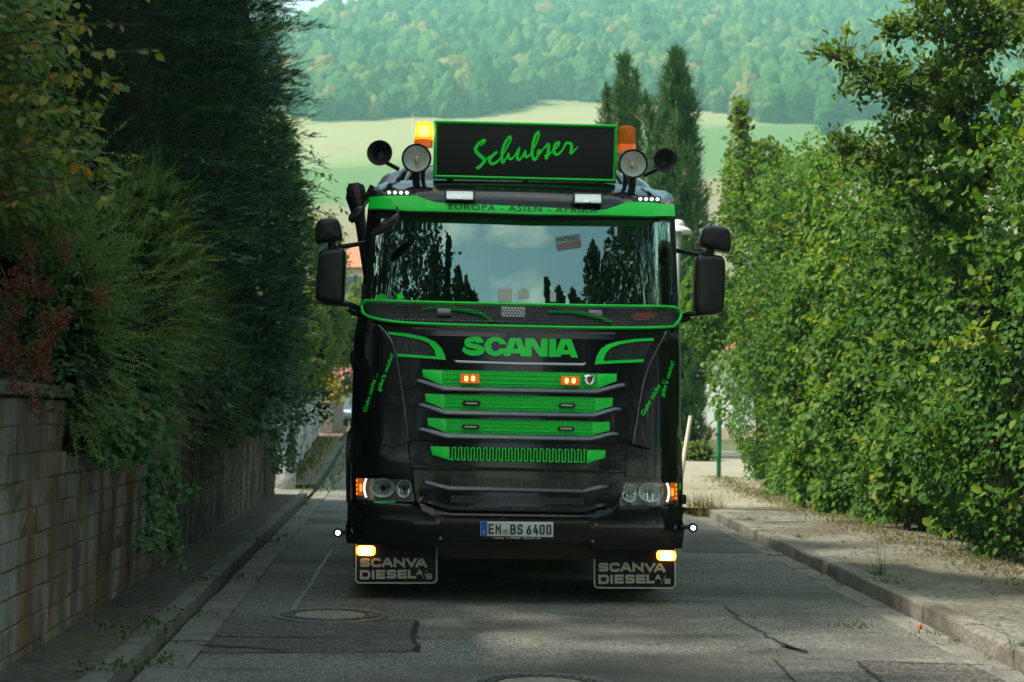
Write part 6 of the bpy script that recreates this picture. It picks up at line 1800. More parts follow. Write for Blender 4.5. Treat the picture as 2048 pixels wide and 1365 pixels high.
for a, b, c, e in ((600, 300, 650, 335), (598, 340, 668, 370), (600, 380, 690, 412), (604, 420, 665, 440), (604, 460, 660, 480), (600, 520, 655, 560), (606, 400, 640, 375)):
    p0, p1 = at(a, b, 24.6), at(c, e, 24.6); mid = (p0 + p1) / 2 + Vector((0, 0, .08)); limb(bm, [p0, mid, p1], .008, .003, 4, 5)
    P += [np.array(p0.lerp(p1, t) + Vector((0, 0, .08 * (1 - (2 * t - 1) ** 2)))) + RNG.normal(0, .04, 3) for t in np.linspace(.2, 1, 15)]
sub(mk('branches', bm, M_bark, None), lau)
P = np.array(P); n = len(P)
sub(leaves('twig_leaves', P, outwards(n, .6, -.2, -.2, .6), outwards(n, .1, -.4, .8, .4), RNG.uniform(.06, .11, n), .5, M_laur, None, RNG.uniform(.2, .9, n)), lau)

fea = empty('feathery_shrub', (-3.0, 11.5, WH), 'arching light green feathery shrub spilling over the block wall', 'shrub')
n = 2800
t = RNG.random(n); y = 8.6 + 8.6 * RNG.random(n); th = RNG.uniform(0, 1, n)
# a rounded mass hanging over the wall: th runs from its top to its foot
cz = 2.12 + .30 * np.sin(y * 1.1) - .03 * (y - 12); rad = (.78 + .20 * np.sin(y * 1.7 + 1) - .02 * (y - 12)) * (1 + .16 * np.sin(th * 9 + y * 2.1) + .1 * np.sin(th * 17 - y * 4))
a = R(95) - th * R(155)
rr_ = rad * (1 - RNG.exponential(.12, n)).clip(.3, 1.1)
P = np.stack([np.array([XW(v) for v in y]) - .22 + .62 * rr_ * np.cos(a), y, cz - .15 + rr_ * np.sin(a) * 1.05], 1)
rdir = np.stack([np.cos(a), RNG.normal(-.45, .4, n), np.sin(a) * .6 + .12], 1)
tone = np.clip(.42 + .34 * pn(P, 3.2, 41) + RNG.normal(0, .22, n), 0, 1)
sub(sprays('foliage', P, rdir + RNG.normal(0, .3, (n, 3)), outwards(n, .3, -.3, .9, .3), RNG.uniform(.16, .40, n), 20, .034, .012, M_feath, None, tone, droop=.12, flat=.3, fan=.3), fea)
sub(lumpy_core('shade_core', lambda u, v: (lambda yy_, aa: Vector((XW(yy_) - .3 + .40 * math.cos(aa), yy_, 1.95 + .50 * math.sin(aa))) + Vector((.1, .1, .1)) * noise.noise(Vector((yy_, aa, 0)) * 2))(9.2 + 7.4 * u, R(100) - R(200) * v), 16, 8, M_core, None), fea)

# upper left: hornbeam twigs with yellowing leaves; the ones that show largest are leaves one by one
hb = empty('hornbeam_shrub', (-2.9, 7.6, WH), 'broadleaf shrub with yellowing leaves at the upper left edge', 'shrub')
bm = bmesh.new(); LP = []; AD = []
rows = [((-60, 10), (120, 30), (230, 60)), ((-60, 60), (60, 70), (180, 40), (310, 42)), ((-60, 95), (80, 85), (200, 90), (322, 108)), ((-60, 160), (70, 150), (150, 150), (240, 168)), ((-60, 180), (60, 200), (130, 215)), ((-60, 240), (60, 225), (120, 210), (230, 222)), ((-60, 262), (40, 262), (110, 272), (190, 262)), ((-60, 300), (60, 290), (130, 300), (205, 310)), ((-60, 330), (100, 318), (180, 318), (265, 322)), ((-60, 330), (90, 345), (160, 345), (252, 352)), ((-60, 380), (80, 372), (150, 380), (225, 385)), ((0, 395), (100, 392), (200, 395), (310, 412)), ((-60, 120), (30, 112), (100, 118)), ((-60, 30), (20, 20), (90, 10)), ((-60, 215), (20, 190), (80, 180))]
for i, rw in enumerate(rows):
    Y = 7.5 + .35 * math.sin(i * 2.3)
    pp = [at(a_, b_ + 4 + 14 * math.sin(i * 1.9 + k * 2.4), Y - .1 * k) for k, (a_, b_) in enumerate(rw)]
    limb(bm, pp, .005, .002, 5, 5)
    sp = smooth_path(pp, 14)
    for k, q in enumerate(sp): LP.append(np.array(q)); AD.append(np.array(sp[min(k + 1, len(sp) - 1)]) - np.array(sp[max(k - 1, 0)]))
sub(mk('branches', bm, M_bark, None), hb)
LP, AD = np.array(LP), unit(np.array(AD))
idx = RNG.integers(0, len(LP), 240)
shared = []
for k in range(10):
    tv, tf = T_OVAL
    V = tv * np.array([1, .72, 1.0]); V[:, 2] += RNG.uniform(-.22, .08) * V[:, 0] ** 2 + RNG.uniform(-.1, .1) * V[:, 1]
    me = bpy.data.meshes.new('leaf'); me.from_pydata([tuple(v) for v in V], [], [tuple(f) for f in tf]); me.materials.append(M_hornb)
    at_ = me.attributes.new('tone', 'FLOAT', 'FACE'); at_.data.foreach_set('value', np.full(len(tf), k / 9.0 * .95 + .03, np.float32)); shared.append(me)
for i in idx:
    if RNG.random() < .0: continue
    o = link('leaf', shared[RNG.integers(0, 10)])
    p = LP[i] + RNG.normal(0, .012, 3)
    Aa = unit(AD[i] * .5 + np.array([RNG.normal(0, .5), RNG.normal(0, .4), -.45 + RNG.normal(0, .35)])); Nv = unit(np.array([.1, -.55, .75]) + RNG.normal(0, .35, 3))
    S = unit(np.cross(Nv, Aa)); U = np.cross(Aa, S); s = RNG.uniform(.045, .075)
    o.matrix_world = Matrix(((Aa[0] * s, S[0] * s, U[0] * s, p[0]), (Aa[1] * s, S[1] * s, U[1] * s, p[1]), (Aa[2] * s, S[2] * s, U[2] * s, p[2]), (0, 0, 0, 1)))
    mw = o.matrix_world.copy(); o.parent = hb; o.matrix_parent_inverse = Matrix.Translation(-hb.location); o.matrix_basis = mw
n = 2600
px_ = np.abs(RNG.normal(0, 85, n)) - 40; py_ = RNG.uniform(-30, 440, n)
P = np.array([np.array(at(a_, b_, 7.9 + RNG.uniform(-.3, .7))) for a_, b_ in zip(px_, py_)])
sub(leaves('foliage', P, outwards(n, .5, -.2, -.5, .5), outwards(n, .2, -.5, .8, .4), RNG.uniform(.035, .065, n), .7, M_hornb, None, np.clip(.35 + .3 * pn(P, 3, 51) + RNG.normal(0, .2, n), 0, 1)), hb)
sub(lumpy_core('shade_core', lambda u, v: (lambda p: p + Vector((.15, .1, .1)) * noise.noise(p * 2))(Vector((-3.0 - .55 * (1 - math.sin(math.pi * v)), 6.6 + 3.2 * u, 1.4 + 2.9 * v))), 8, 12, M_core, None), hb)
# lower left: leafy shrub with rusty flower spikes
spi = empty('spiraea_shrub', (-2.5, 7.4, WH - .2), 'shrub with drooping rusty red flower spikes at the left edge over the wall', 'shrub')
n = 3000
px_ = np.minimum(RNG.uniform(-60, 170, n), RNG.uniform(-60, 240, n)); py_ = RNG.uniform(400, 830, n)
P = np.array([np.array(at(a_, b_, 7.9 + RNG.uniform(-.25, .9) + .004 * max(0, a_))) for a_, b_ in zip(px_, py_)])
P = P[(pn(P, 4, 61) > -.35)]; n = len(P)
sub(leaves('foliage', P, outwards(n, .6, -.3, -.2, .6), outwards(n, .2, -.4, .8, .4), RNG.uniform(.025, .06, n), .5, M_ivy, None, np.clip(.55 + .3 * pn(P, 3, 62) + RNG.normal(0, .22, n), 0, 1)), spi)
n = 900
px_ = RNG.uniform(-40, 150, n); py_ = RNG.uniform(330, 520, n)
P = np.array([np.array(at(a_, b_, 8.6 + RNG.uniform(-.2, .5))) for a_, b_ in zip(px_, py_)])
sub(sprays('fine_twigs', P, outwards(n, .5, -.3, .3, .5), outwards(n, .2, -.3, .9, .4), RNG.uniform(.1, .25, n), 22, .016, .004, M_feath, None, np.clip(RNG.normal(.5, .2, n), 0, 1), droop=.2, flat=.3), spi)
for (a_, b_, c_, e_) in ((57, 482, 62, 535), (128, 472, 132, 520), (36, 540, 38, 580), (62, 558, 66, 590), (92, 570, 96, 590), (200, 580, 208, 608), (35, 600, 28, 640), (88, 620, 92, 690), (110, 635, 118, 650), (130, 620, 122, 655), (30, 700, 30, 740), (60, 695, 66, 760), (82, 720, 96, 760), (85, 690, 84, 720), (0, 560, 2, 600), (5, 640, 10, 700), (30, 740, 40, 790), (66, 780, 80, 830), (5, 380, 0, 420), (0, 690, 8, 730), (20, 660, 24, 690), (100, 660, 104, 690)):
    Y = 7.55 + RNG.uniform(-.1, .25); p0, p1 = at(a_, b_, Y), at(c_, e_, Y); m_ = 150; t = RNG.random(m_)
    ax = np.array(p1 - p0); r_ = .018 + .024 * np.sin(np.pi * np.clip(t * .8 + .2, 0, 1))
    off = unit(RNG.normal(0, 1, (m_, 3))) * (r_ * RNG.random(m_) ** .4)[:, None]
    o = leaves('flower_spike', np.array(p0) + t[:, None] * ax + off, off + RNG.normal(0, .01, (m_, 3)), RNG.normal(0, 1, (m_, 3)), RNG.uniform(.010, .018, m_), .8, M_spike, None)
    del o['kind']; sub(o, spi)

# grape-like leaves hanging over the wall, ivy strands, ivy at the wall end
ger = empty('cranesbill_plant', (-2.5, 9.8, 1.35), 'bright green lobed plant with pinkish leaves hanging over the wall top', 'plant')
n = 620
px_ = RNG.normal(250, 42, n).clip(182, 345); py_ = RNG.normal(855, 34, n).clip(785, 935)
P = np.array([np.array(at(a_, b_, 9.75 + (a_ - 250) * .006 + RNG.uniform(-.12, .2))) for a_, b_ in zip(px_, py_)])
sub(leaves('foliage', P, outwards(n, .5, -.5, -.5, .5), outwards(n, .5, -.5, .8, .35), RNG.uniform(.045, .075, n), .75, M_geran, None, None, T_LOBE), ger)
sub(lumpy_core('shade_core', lambda u, v: (lambda p: p + Vector((.04, .06, .04)) * noise.noise(p * 5))(Vector((XW(9 + 2.2 * u) + .10 * math.sin(math.pi * v) , 9.0 + 2.2 * u, 1.1 + .55 * v))), 8, 6, M_core, None), ger)
iv = empty('ivy_strand', (-2.4, 10.6, 1.2), 'ivy trailing down the face of the block wall', 'ivy')
bm = bmesh.new(); P = []
for pts in ([(300, 930), (302, 985), (300, 1040), (305, 1075)], [(310, 930), (325, 980), (322, 1030), (340, 1070), (345, 1090), (358, 1130)], [(345, 950), (352, 990), (340, 1030), (345, 1060)], [(296, 950), (310, 1000), (318, 1060), (300, 1095)], [(330, 920), (345, 950), (375, 978), (396, 978)], [(290, 1050), (280, 1085), (310, 1090)]):
    pp = [at(a_, b_, 10.55 + (a_ - 300) * .016 - .16) for a_, b_ in pts]; limb(bm, pp, .005, .002, 5, 5)
    for q in smooth_path(pp, 9):
        for _ in range(3): P.append(q + RNG.normal(0, .022, 3))
P = np.array(P); n = len(P)
sub(mk('stem', bm, M_bark, None), iv)
sub(leaves('foliage', P, outwards(n, .3, -.2, -.8, .4), outwards(n, .7, -.6, .4, .3), RNG.uniform(.03, .055, n), .8, M_ivy, None, np.clip(RNG.normal(.7, .25, n), 0, 1), T_LOBE), iv)
iv2 = empty('ivy_curtain', (-3.6, 23.8, 1.0), 'dark ivy curtain hanging over the far end of the block wall', 'ivy')
n = 4600
y = RNG.uniform(14.5, 25.5, n); z = np.where(y > 22.5, 0.5 + 1.6 * RNG.random(n), 1.25 + .65 * RNG.random(n) - .25 * np.sin(y * 2) * RNG.random(n))
x = np.array([XW(v) for v in y]) + .12 + .22 * RNG.random(n) * np.where(z > 1.2, 1.0, .5) + np.where(y > 24, .12, 0)
P = np.stack([x, y, z], 1)
sub(leaves('foliage', P, outwards(n, .5, -.2, -.6, .5), outwards(n, .8, -.5, .5, .4), RNG.uniform(.045, .08, n), .8, M_ivy, None, np.clip(.45 + .25 * pn(P, 3, 71) + RNG.normal(0, .2, n), 0, 1), T_LOBE), iv2)
bm = bmesh.new()
for a_, b_, c_, e_ in ((600, 800, 668, 832), (596, 830, 660, 850), (590, 780, 650, 800), (590, 760, 655, 775)):
    limb(bm, [at(a_, b_, 25), at((a_ + c_) / 2, (b_ + e_) / 2 - 4, 25), at(c_, e_, 25)], .008, .003, 4, 5)
sub(mk('stem', bm, M_bark, None), iv2)
P = np.array([np.array(at(a_, b_, 25.0)) for a_, b_ in zip(RNG.uniform(585, 662, 260), RNG.uniform(770, 850, 260))]); n = len(P)
sub(leaves('loose_leaves', P, outwards(n, .5, -.2, -.6, .6), outwards(n, .6, -.5, .5, .5), RNG.uniform(.05, .09, n), .7, M_ivy, None, RNG.random(n)), iv2)

# ---- gardens behind on the left
def bush(name, px0, px1, py0, py1, Y, m, label, n, size, seed, cat='bush', fl=None, group=None):
    c = at((px0 + px1) / 2, (py0 + py1) / 2, Y); rx = (at(px1, py0, Y).x - at(px0, py0, Y).x) / 2; rz = (at(px0, py0, Y).z - at(px0, py1, Y).z) / 2
    root = empty(name, (c.x, Y, c.z - rz), label, cat, group)
    r = np.random.default_rng(seed); d = unit(r.normal(0, 1, (n, 3)))
    k = 1 + .18 * pn(d * 3, 1.6, seed) + .1 * pn(d * 5, 2.2, seed + 1)
    P = np.array(c) + d * np.array([rx, rx * .9, rz]) * (k * (1 - r.exponential(.1, n)).clip(.4, 1.15))[:, None]
    sub(leaves('foliage', P, r.normal(0, 1, (n, 3)), d + np.array([0, -.2, .6]) + r.normal(0, .4, (n, 3)), r.uniform(.7, 1.2, n) * size, .75, m, None, np.clip(.45 + .3 * pn(P, 2 / max(.4, rx), seed + 2) + r.normal(0, .18, n), 0, 1)), root)
    def fn(u, v):
        a, b_ = 2 * math.pi * u, math.pi * (v - .5); return Vector((c.x + rx * .74 * math.cos(a) * math.cos(b_), Y + rx * .66 * math.sin(a) * math.cos(b_), c.z + rz * .76 * math.sin(b_)))
    sub(lumpy_core('shade_core', fn, 12, 8, M_core, None), root)
    if fl:
        m2, n2, s2 = fl; d = unit(r.normal(0, 1, (n2, 3)) + np.array([0, -.6, .2])); P = np.array(c) + d * np.array([rx, rx * .9, rz]) * r.uniform(.9, 1.08, (n2, 1))
        sub(leaves('flowers', P, r.normal(0, 1, (n2, 3)), d + r.normal(0, .4, (n2, 3)), r.uniform(.7, 1.3, n2) * s2, .9, m2, None), root)
    return root
bush('garden_bush', 590, 690, 560, 760, 46, M_bush, 'sunlit green bush behind the left truck mirror', 3600, .13, 81)
bush('garden_bush', 640, 740, 600, 735, 52, M_bush, 'yellowish green bush between left mirror and cab, behind the first bush', 3400, .13, 82)
bush('garden_bush', 560, 668, 590, 800, 38, M_bush, 'leafy green bush above the white stone wall', 3600, .10, 83)
bush('flower_bush', 632, 682, 752, 818, 52.5, M_bush, 'bush full of yellow flowers above the low brown wall', 1500, .09, 84, 'flowers', (M_yel, 900, .10))
bush('rose_bush', 660, 722, 725, 790, 58, M_bush, 'rose bush with pink blooms behind the yellow flowers', 1600, .10, 85, 'flowers', (M_pink, 60, .17))
bush('garden_tree', 600, 700, 430, 600, 75, M_bush, 'pale leafy tree top beside the red roofed house', 900, .2, 86, 'tree')
bush('garden_tree', 690, 790, 560, 700, 80, M_bush, 'leafy tree in front of the red roofed house', 3200, .2, 87, 'tree')
bush('garden_bush', 1360, 1470, 520, 720, 39, M_hedge, 'leafy bush below the street lamp at the right of the cab', 4200, .12, 88)
bush('garden_bush', 1375, 1480, 555, 705, 37.5, M_hedge, 'bush at the near corner of the hedge above the green post', 3800, .11, 89)
bush('garden_bush', 1440, 1600, 290, 480, 36, M_bush, 'pale green bush top behind the slender young tree', 4200, .13, 90)
bush('garden_bush', 1340, 1440, 880, 935, 40.5, M_bush, 'low sparse growth at the foot of the tallest cypress', 500, .09, 91)

# ---- far forest on the slope
def ico(sub_):
    bm = bmesh.new(); bmesh.ops.create_icosphere(bm, subdivisions=sub_, radius=1); V = np.array([v.co[:] for v in bm.verts]); Fc = np.array([[v.index for v in f.verts] for f in bm.faces]); bm.free(); return V, Fc
I3, F3 = ico(3); I4, F4 = ico(4)
def crowns(V, Fc, nvar):
    out = []
    for k in range(nvar):
        q = 1 + .30 * pn(V, 3.1, 200 + k) + .26 * pn(V, 6.5, 300 + k) + .09 * RNG.normal(0, 1, len(V))
        out.append(V * q[:, None])
    return out
C3, C4 = crowns(I3, F3, 8), crowns(I4, F4, 8)
VV, FF, TT = [], [], []; off = 0
yrow = 588.0; first = True
while yrow < 1290:
    wdt = yrow * .42; sp = 7.2 if yrow < 640 else 8.2
    m_ = int(2 * wdt / sp)
    for k in range(m_):
        x = -wdt + sp * k + RNG.uniform(-.45, .45) * sp; yy_ = yrow + RNG.uniform(-.45, .45) * sp
        a = x / yy_
        edge = 600 + 34 * math.sin(x * .019 + 1.2) + 26 * math.sin(x * .043) + 10 * math.sin(x * .11) + (28 if a > .2 else 0)
        if yy_ < edge or a < -.36 or a > .4: continue
        z = terrain_z(x, yy_)
        near = yy_ < edge + 14
        cv, cf_ = (C4, F4) if near else (C3, F3)
        V = cv[RNG.integers(0, 8)]
        r_ = RNG.uniform(3.4, 5.6) * (1.0 if RNG.random() < .8 else 1.3); h = r_ * RNG.uniform(1.1, 1.6)
        q = RNG.uniform(0, 6.28); c, s = math.cos(q), math.sin(q)
        W = np.stack([(V[:, 0] * c - V[:, 1] * s) * r_ + x, (V[:, 0] * s + V[:, 1] * c) * r_ + yy_, V[:, 2] * h + z + h * .75 + (0 if near else 2.5)], 1)
        VV.append(W); FF.append(cf_ + off); off += len(W)
        tn = np.clip(RNG.normal(.42, .2), 0, .93) if RNG.random() > .035 else RNG.uniform(.93, 1)
        TT.append(np.clip(tn + RNG.normal(0, .13, len(cf_)), 0, 1))
    yrow += sp * (.9 if yrow < 700 else 1.1)
o = np_mesh('far_forest', np.concatenate(VV), np.concatenate(FF), M_forest, None, np.concatenate(TT)); tag(o, None, None, None, 'stuff')
print('forest tris', sum(len(f) for f in FF))
def far_tree(px, py, Y, r, h, label, t, name='field_tree', cat='tree'):
    p = at(px, py, Y); root = empty(name, (p.x, Y, terrain_z(p.x, Y)), label, cat)
    zb = terrain_z(p.x, Y); VV, FF, off = [], [], 0
    for dx, dz, s in ((0, 1.0, 1), (-.55, .65, .62), (.5, .6, .66), (.1, .55, .7), (0, 1.5, .6)):
        V = C4[RNG.integers(0, 8)] * np.array([r, r, h * .5]) * s + np.array([p.x + dx * r, Y, zb + h * .5 * dz + h * .12]); VV.append(V); FF.append(F4 + off); off += len(V)
    n_ = sum(len(f) for f in FF)
    sub(np_mesh('crown', np.concatenate(VV), np.concatenate(FF), M_forest, None, np.clip(t + RNG.normal(0, .08, n_), 0, 1)), root)
    bm = bmesh.new(); limb(bm, [(p.x, Y, zb - .3), (p.x, Y, zb + h * .4)], .35, .2); sub(mk('trunk', bm, M_bark, None), root)
far_tree(1660, 215, 560, 4.6, 13, 'lone round tree in front of the forest edge at the right', .35)
far_tree(1672, 246, 500, 3.2, 6.5, 'smaller bush like tree just below the lone round tree', .45)
far_tree(1758, 250, 520, 2.2, 6.5, 'small brownish tree alone in the right field', .95)
far_tree(1705, 262, 470, 3.5, 5, 'dark field bush left of the small brownish tree', .3)
far_tree(1735, 268, 460, 4.0, 5, 'wide field bush below the small brownish tree', .4)

# pole in the field by the forest
p = at(826, 206, 560); q = at(826, 170, 560); zt_ = terrain_z(p.x, 560)
bm = bmesh.new(); tube(bm, [(p.x, 560, zt_ - .5), (p.x, 560, zt_ + 6.6)], .16, 6)
tag(mk('field_pole', bm, mat('pole_grey', (0.5, 0.5, 0.46), 0.7), None), 'thin pale pole at the forest edge above the field', 'pole')
# ================================================================== BACKGROUND THINGS
M_wallw = pos_mat('white_render', [(0.3, (0.66, 0.65, 0.60)), (0.7, (0.78, 0.77, 0.72))], nscale=1.5)
M_roof = pos_mat('clay_tile', [(0.3, (0.30, 0.10, 0.055)), (0.7, (0.46, 0.19, 0.11))], nscale=3, bump=.5, bump_s=6)
M_roofd = mat('dark_roof', (0.05, 0.05, 0.055), 0.7)
M_winglass = mat('window_glass', (0.03, 0.05, 0.055), 0.08, coat=.5)
M_pole = mat('lamp_post_white', (0.55, 0.56, 0.52), 0.4)
def house(px0, px1, py_eave, py_ridge, py_base, Y, label, wallm, roofm, dep=7, nwin=3):
    a, b = at(px0, py_eave, Y), at(px1, py_eave, Y); zr = at(px0, py_ridge, Y).z; zb = at(px0, py_base, Y).z; ze = a.z
    root = empty('house', ((a.x + b.x) / 2, Y, zb), label, 'house')
    sub(mk('wall', rbox(a.x, b.x, Y, Y + dep, zb, ze, 0), wallm, None, smooth=False), root)
    bm = bmesh.new(); e = .45
    v = [bm.verts.new(q) for q in ((a.x - e, Y - e, ze - .15), (b.x + e, Y - e, ze - .15), (b.x + e, Y + dep + e, ze - .15), (a.x - e, Y + dep + e, ze - .15), (a.x - e, Y + dep / 2, zr), (b.x + e, Y + dep / 2, zr))]
    for f in ((0, 1, 5, 4), (2, 3, 4, 5), (0, 4, 3), (1, 2, 5), (3, 2, 1, 0)): bm.faces.new([v[i] for i in f])
    rf = sub(mk('roof', bm, roofm, None, smooth=False), root)
    for k in range(nwin):
        cx = a.x + (b.x - a.x) * (k + .5) / nwin; h = (ze - zb)
        w = mk('window', rbox(cx - .55, cx + .55, Y - .04, Y + .02, ze - 1.9, ze - .6, .01), M_pole, None); sub(w, root)
        mk('pane', rbox(cx - .47, cx + .47, Y - .055, Y - .045, ze - 1.82, ze - .68, 0), M_winglass, w, smooth=False)
    return root
M_pinkw = pos_mat('salmon_render', [(0.3, (0.52, 0.36, 0.28)), (0.7, (0.64, 0.47, 0.38))], nscale=1.5)
house(655, 740, 530, 478, 700, 96, 'salmon house with a red tiled roof seen between left mirror and cab', M_pinkw, M_roof, 8, 3)
house(1805, 1900, 232, 205, 262, 330, 'distant white house with a dark roof seen through the leaning tree', M_wallw, M_roofd, 7, 3)
# white house end behind the hedge
a, b = at(1404, 720, 58), at(1560, 720, 58)
hw_ = empty('white_house', ((a.x + b.x) / 2, 58, G(58)), 'bright white rendered house wall in the gap beside the green post', 'house')
sub(mk('wall', rbox(a.x, b.x, 58, 66, G(58) - .3, at(1404, 700, 58).z, 0), M_wallw, None, smooth=False), hw_)
sub(mk('plinth', rbox(a.x - .02, b.x + .02, 57.97, 66.02, G(58) - .3, G(58) + .35, 0.01), M_pinkw, None, smooth=False), hw_)
bm = bmesh.new(); z0 = at(1404, 700, 58).z
v = [bm.verts.new(q) for q in ((a.x - .4, 57.6, z0), (b.x + .4, 57.6, z0), (b.x + .4, 66.4, z0), (a.x - .4, 66.4, z0), (a.x - .4, 62, z0 + 2.2), (b.x + .4, 62, z0 + 2.2))]
for f in ((0, 1, 5, 4), (2, 3, 4, 5), (0, 4, 3), (1, 2, 5), (3, 2, 1, 0)): bm.faces.new([v[i] for i in f])
sub(mk('roof', bm, M_roof, None, smooth=False), hw_)

# street lamp
lp = at(1356, 460, 30); zb = G(30)
lamp = empty('street_lamp', (lp.x, 30, zb), 'white mushroom shaped street lamp standing behind the right mirror', 'street lamp')
bm = bmesh.new(); tube(bm, [(lp.x, 30, zb), (lp.x, 30, lp.z - .25)], .055, 12); sub(mk('pole', bm, M_pole, None), lamp)
s = 30 / FPX
M = Matrix.Translation((lp.x, 30, lp.z))
sub(mk('shade', lathe([(0.03, .09), (.12, .07), (.27, -.02), (.275, -.06), (.25, -.06), (.12, .02), (0.02, .03)], 28, M), M_pole, None), lamp)
sub(mk('dome', lathe([(0.13, .07), (.125, .12), (.10, .16), (.05, .19), (0, .195)], 24, M), M_pole, None), lamp)
sub(mk('light_tube', lathe([(.07, .02), (.075, -.3), (.05, -.32), (0, -.32)], 18, M), mat('frosted', (0.5, 0.52, 0.48), 0.5), None), lamp)
# green gate post and panel
gpst = at(1437, 962, 34); zb = G(34) + .08
post = empty('gate_post', (gpst.x, 34, zb), 'teal green metal gate post at the near end of the driveway hedge', 'post')
bm = rbox(gpst.x - .045, gpst.x + .045, 33.95, 34.05, zb, at(1431, 800, 34).z, .008); sub(mk('post', bm, mat('gate_green', (0.008, 0.16, 0.085), 0.4, coat=.3), None), post)
sub(mk('post_cap', rbox(gpst.x - .055, gpst.x + .055, 33.94, 34.06, at(1431, 800, 34).z, at(1431, 800, 34).z + .03, .008), MATS['gate_green'], None), post)
for zz in (.4, .9, 1.4):
    bm = bmesh.new(); box(bm, gpst.x - .10, gpst.x - .02, 33.93, 33.96, zb + zz, zb + zz + .07); sub(mk('hinge', bm, MATS['gate_green'], None), post)
# pale stake leaning beside the truck
p0, p1 = at(1360, 915, 31), at(1382, 832, 31)
p0.z = G(31) + .09
bm = bmesh.new(); tube(bm, [p0, p0.lerp(p1, .5), p1], [.045, .045, .042], 8)
tag(mk('leaning_pole', bm, mat('pale_wood', (0.50, 0.47, 0.40), 0.7), None), 'pale round pole leaning beside the right side of the truck', 'pole')

# parked car far down the road on the left
CY = 66; zb = G(66)
cxp = at(683, 850, CY).x + .88
M_car = mat('car_paint', (0.035, 0.06, 0.085), 0.25, coat=.8)
car = empty('parked_car', (cxp, CY, zb), 'dark blue car parked nose on beyond the truck, mostly hidden', 'car')
secs = [(-.02, .80, .35, .62), (.10, .85, .28, .74), (.9, .87, .28, .93), (1.0, .86, .28, .97), (1.55, .70, .28, 1.40), (2.2, .66, .28, 1.46), (3.2, .68, .28, 1.40), (3.9, .80, .28, 1.0), (4.2, .78, .35, .9)]
bm = bmesh.new(); rows = []
for yy_, hw, z0, z1 in secs:
    top = min(z1, .92); rows.append([bm.verts.new((cxp + x, CY + yy_, zb + z)) for x, z in ((-.86 * hw / .87, z0), (-.88 * max(hw, .80) / .87, (z0 + top) / 2), (-.86 * max(hw, .8) / .87, top - .02), (-hw * .92, z1 - .03), (-hw * .7, z1), (hw * .7, z1), (hw * .92, z1 - .03), (.86 * max(hw, .8) / .87, top - .02), (.88 * max(hw, .80) / .87, (z0 + top) / 2), (.86 * hw / .87, z0))])
for A_, B_ in zip(rows, rows[1:]):
    for k in range(9): bm.faces.new((A_[k], A_[k + 1], B_[k + 1], B_[k]))
bm.faces.new(rows[0]); bm.faces.new(rows[-1][::-1])
sub(mk('body', bm, M_car, None, ang=50), car)
def cpanel(name, pts, m, t=.02):
    bm = bmesh.new(); a_ = [bm.verts.new(Vector(p) + Vector((cxp, CY, zb))) for p in pts]; f = bm.faces.new(a_)
    bmesh.ops.solidify(bm, geom=[f], thickness=t); return sub(mk(name, bm, m, None, smooth=False), car)
cpanel('windscreen', [(-.70, 1.02, .99), (.70, 1.02, .99), (.58, 1.50, 1.385), (-.58, 1.50, 1.385)], M_winglass)
cpanel('grille', [(-.45, -.045, .50), (.45, -.045, .50), (.45, -.035, .62), (-.45, -.035, .62)], M_dark)
cpanel('number_plate', [(-.26, -.06, .40), (.26, -.06, .40), (.26, -.06, .50), (-.26, -.06, .50)], M_plate)
for s in (-1, 1):
    cpanel('headlight', [(s * .50, -.03, .60), (s * .80, .03, .60), (s * .82, .07, .73), (s * .52, .04, .72)], M_reflect)
    for yy_ in (.75, 3.4):
        sub(mk('wheel', lathe([(0, .1), (.2, .1), (.31, .09), (.31, -.09), (0, -.1)], 20, Matrix.Translation((cxp + s * .78, CY + yy_, zb + .31)) @ Matrix.Rotation(R(90), 4, 'Y')), M_rub, None), car)
    sub(mk('wing_mirror', rbox(cxp + s * .98 - .09, cxp + s * .98 + .09, CY + 1.15, CY + 1.27, zb + .95, zb + 1.07, .03), M_car, None), car)
sub(mk('bumper', rbox(cxp - .80, cxp + .80, CY - .05, CY + .1, zb + .3, zb + .42, .04), M_blackpl, None), car)

# ================================================================== DRIVER
def tw(x, y, z): return truck_M @ Vector((x, y, z))
truck_M = Matrix.Translation(T_ORG) @ Matrix.Rotation(YAW, 4, 'Z')
def skinned(name, V, E, Rd, m, parent, root=0):
    me = bpy.data.meshes.new(name); me.from_pydata([tuple(v) for v in V], E, []); me.materials.append(m)
    o = link(name, me, None, parent)
    md = o.modifiers.new('Skin', 'SKIN'); sv = me.skin_vertices[0].data if me.skin_vertices else None
    if sv is None:
        bm = bmesh.new(); bm.from_mesh(me); bm.verts.layers.skin.verify(); bm.to_mesh(me); bm.free(); sv = me.skin_vertices[0].data
    for i, r_ in enumerate(Rd): sv[i].radius = (r_, r_) if not isinstance(r_, tuple) else r_
    sv[root].use_root = True; md.use_smooth_shade = True
    sd = o.modifiers.new('Sub', 'SUBSURF'); sd.levels = sd.render_levels = 2
    return o
M_skin = mat('skin', (0.42, 0.22, 0.15), 0.55); M_shirt = mat('shirt_dark', (0.035, 0.045, 0.05), 0.85); M_hair = mat('hair', (0.05, 0.035, 0.025), 0.7)
drv = empty('person', tw(.62, 1.28, 1.61), 'driver in a dark shirt seated behind the windscreen, forearms on the wheel', 'person', rz=YAW)
def loc(x, y, z): return (x - .62, y - 1.28, z - 1.61)
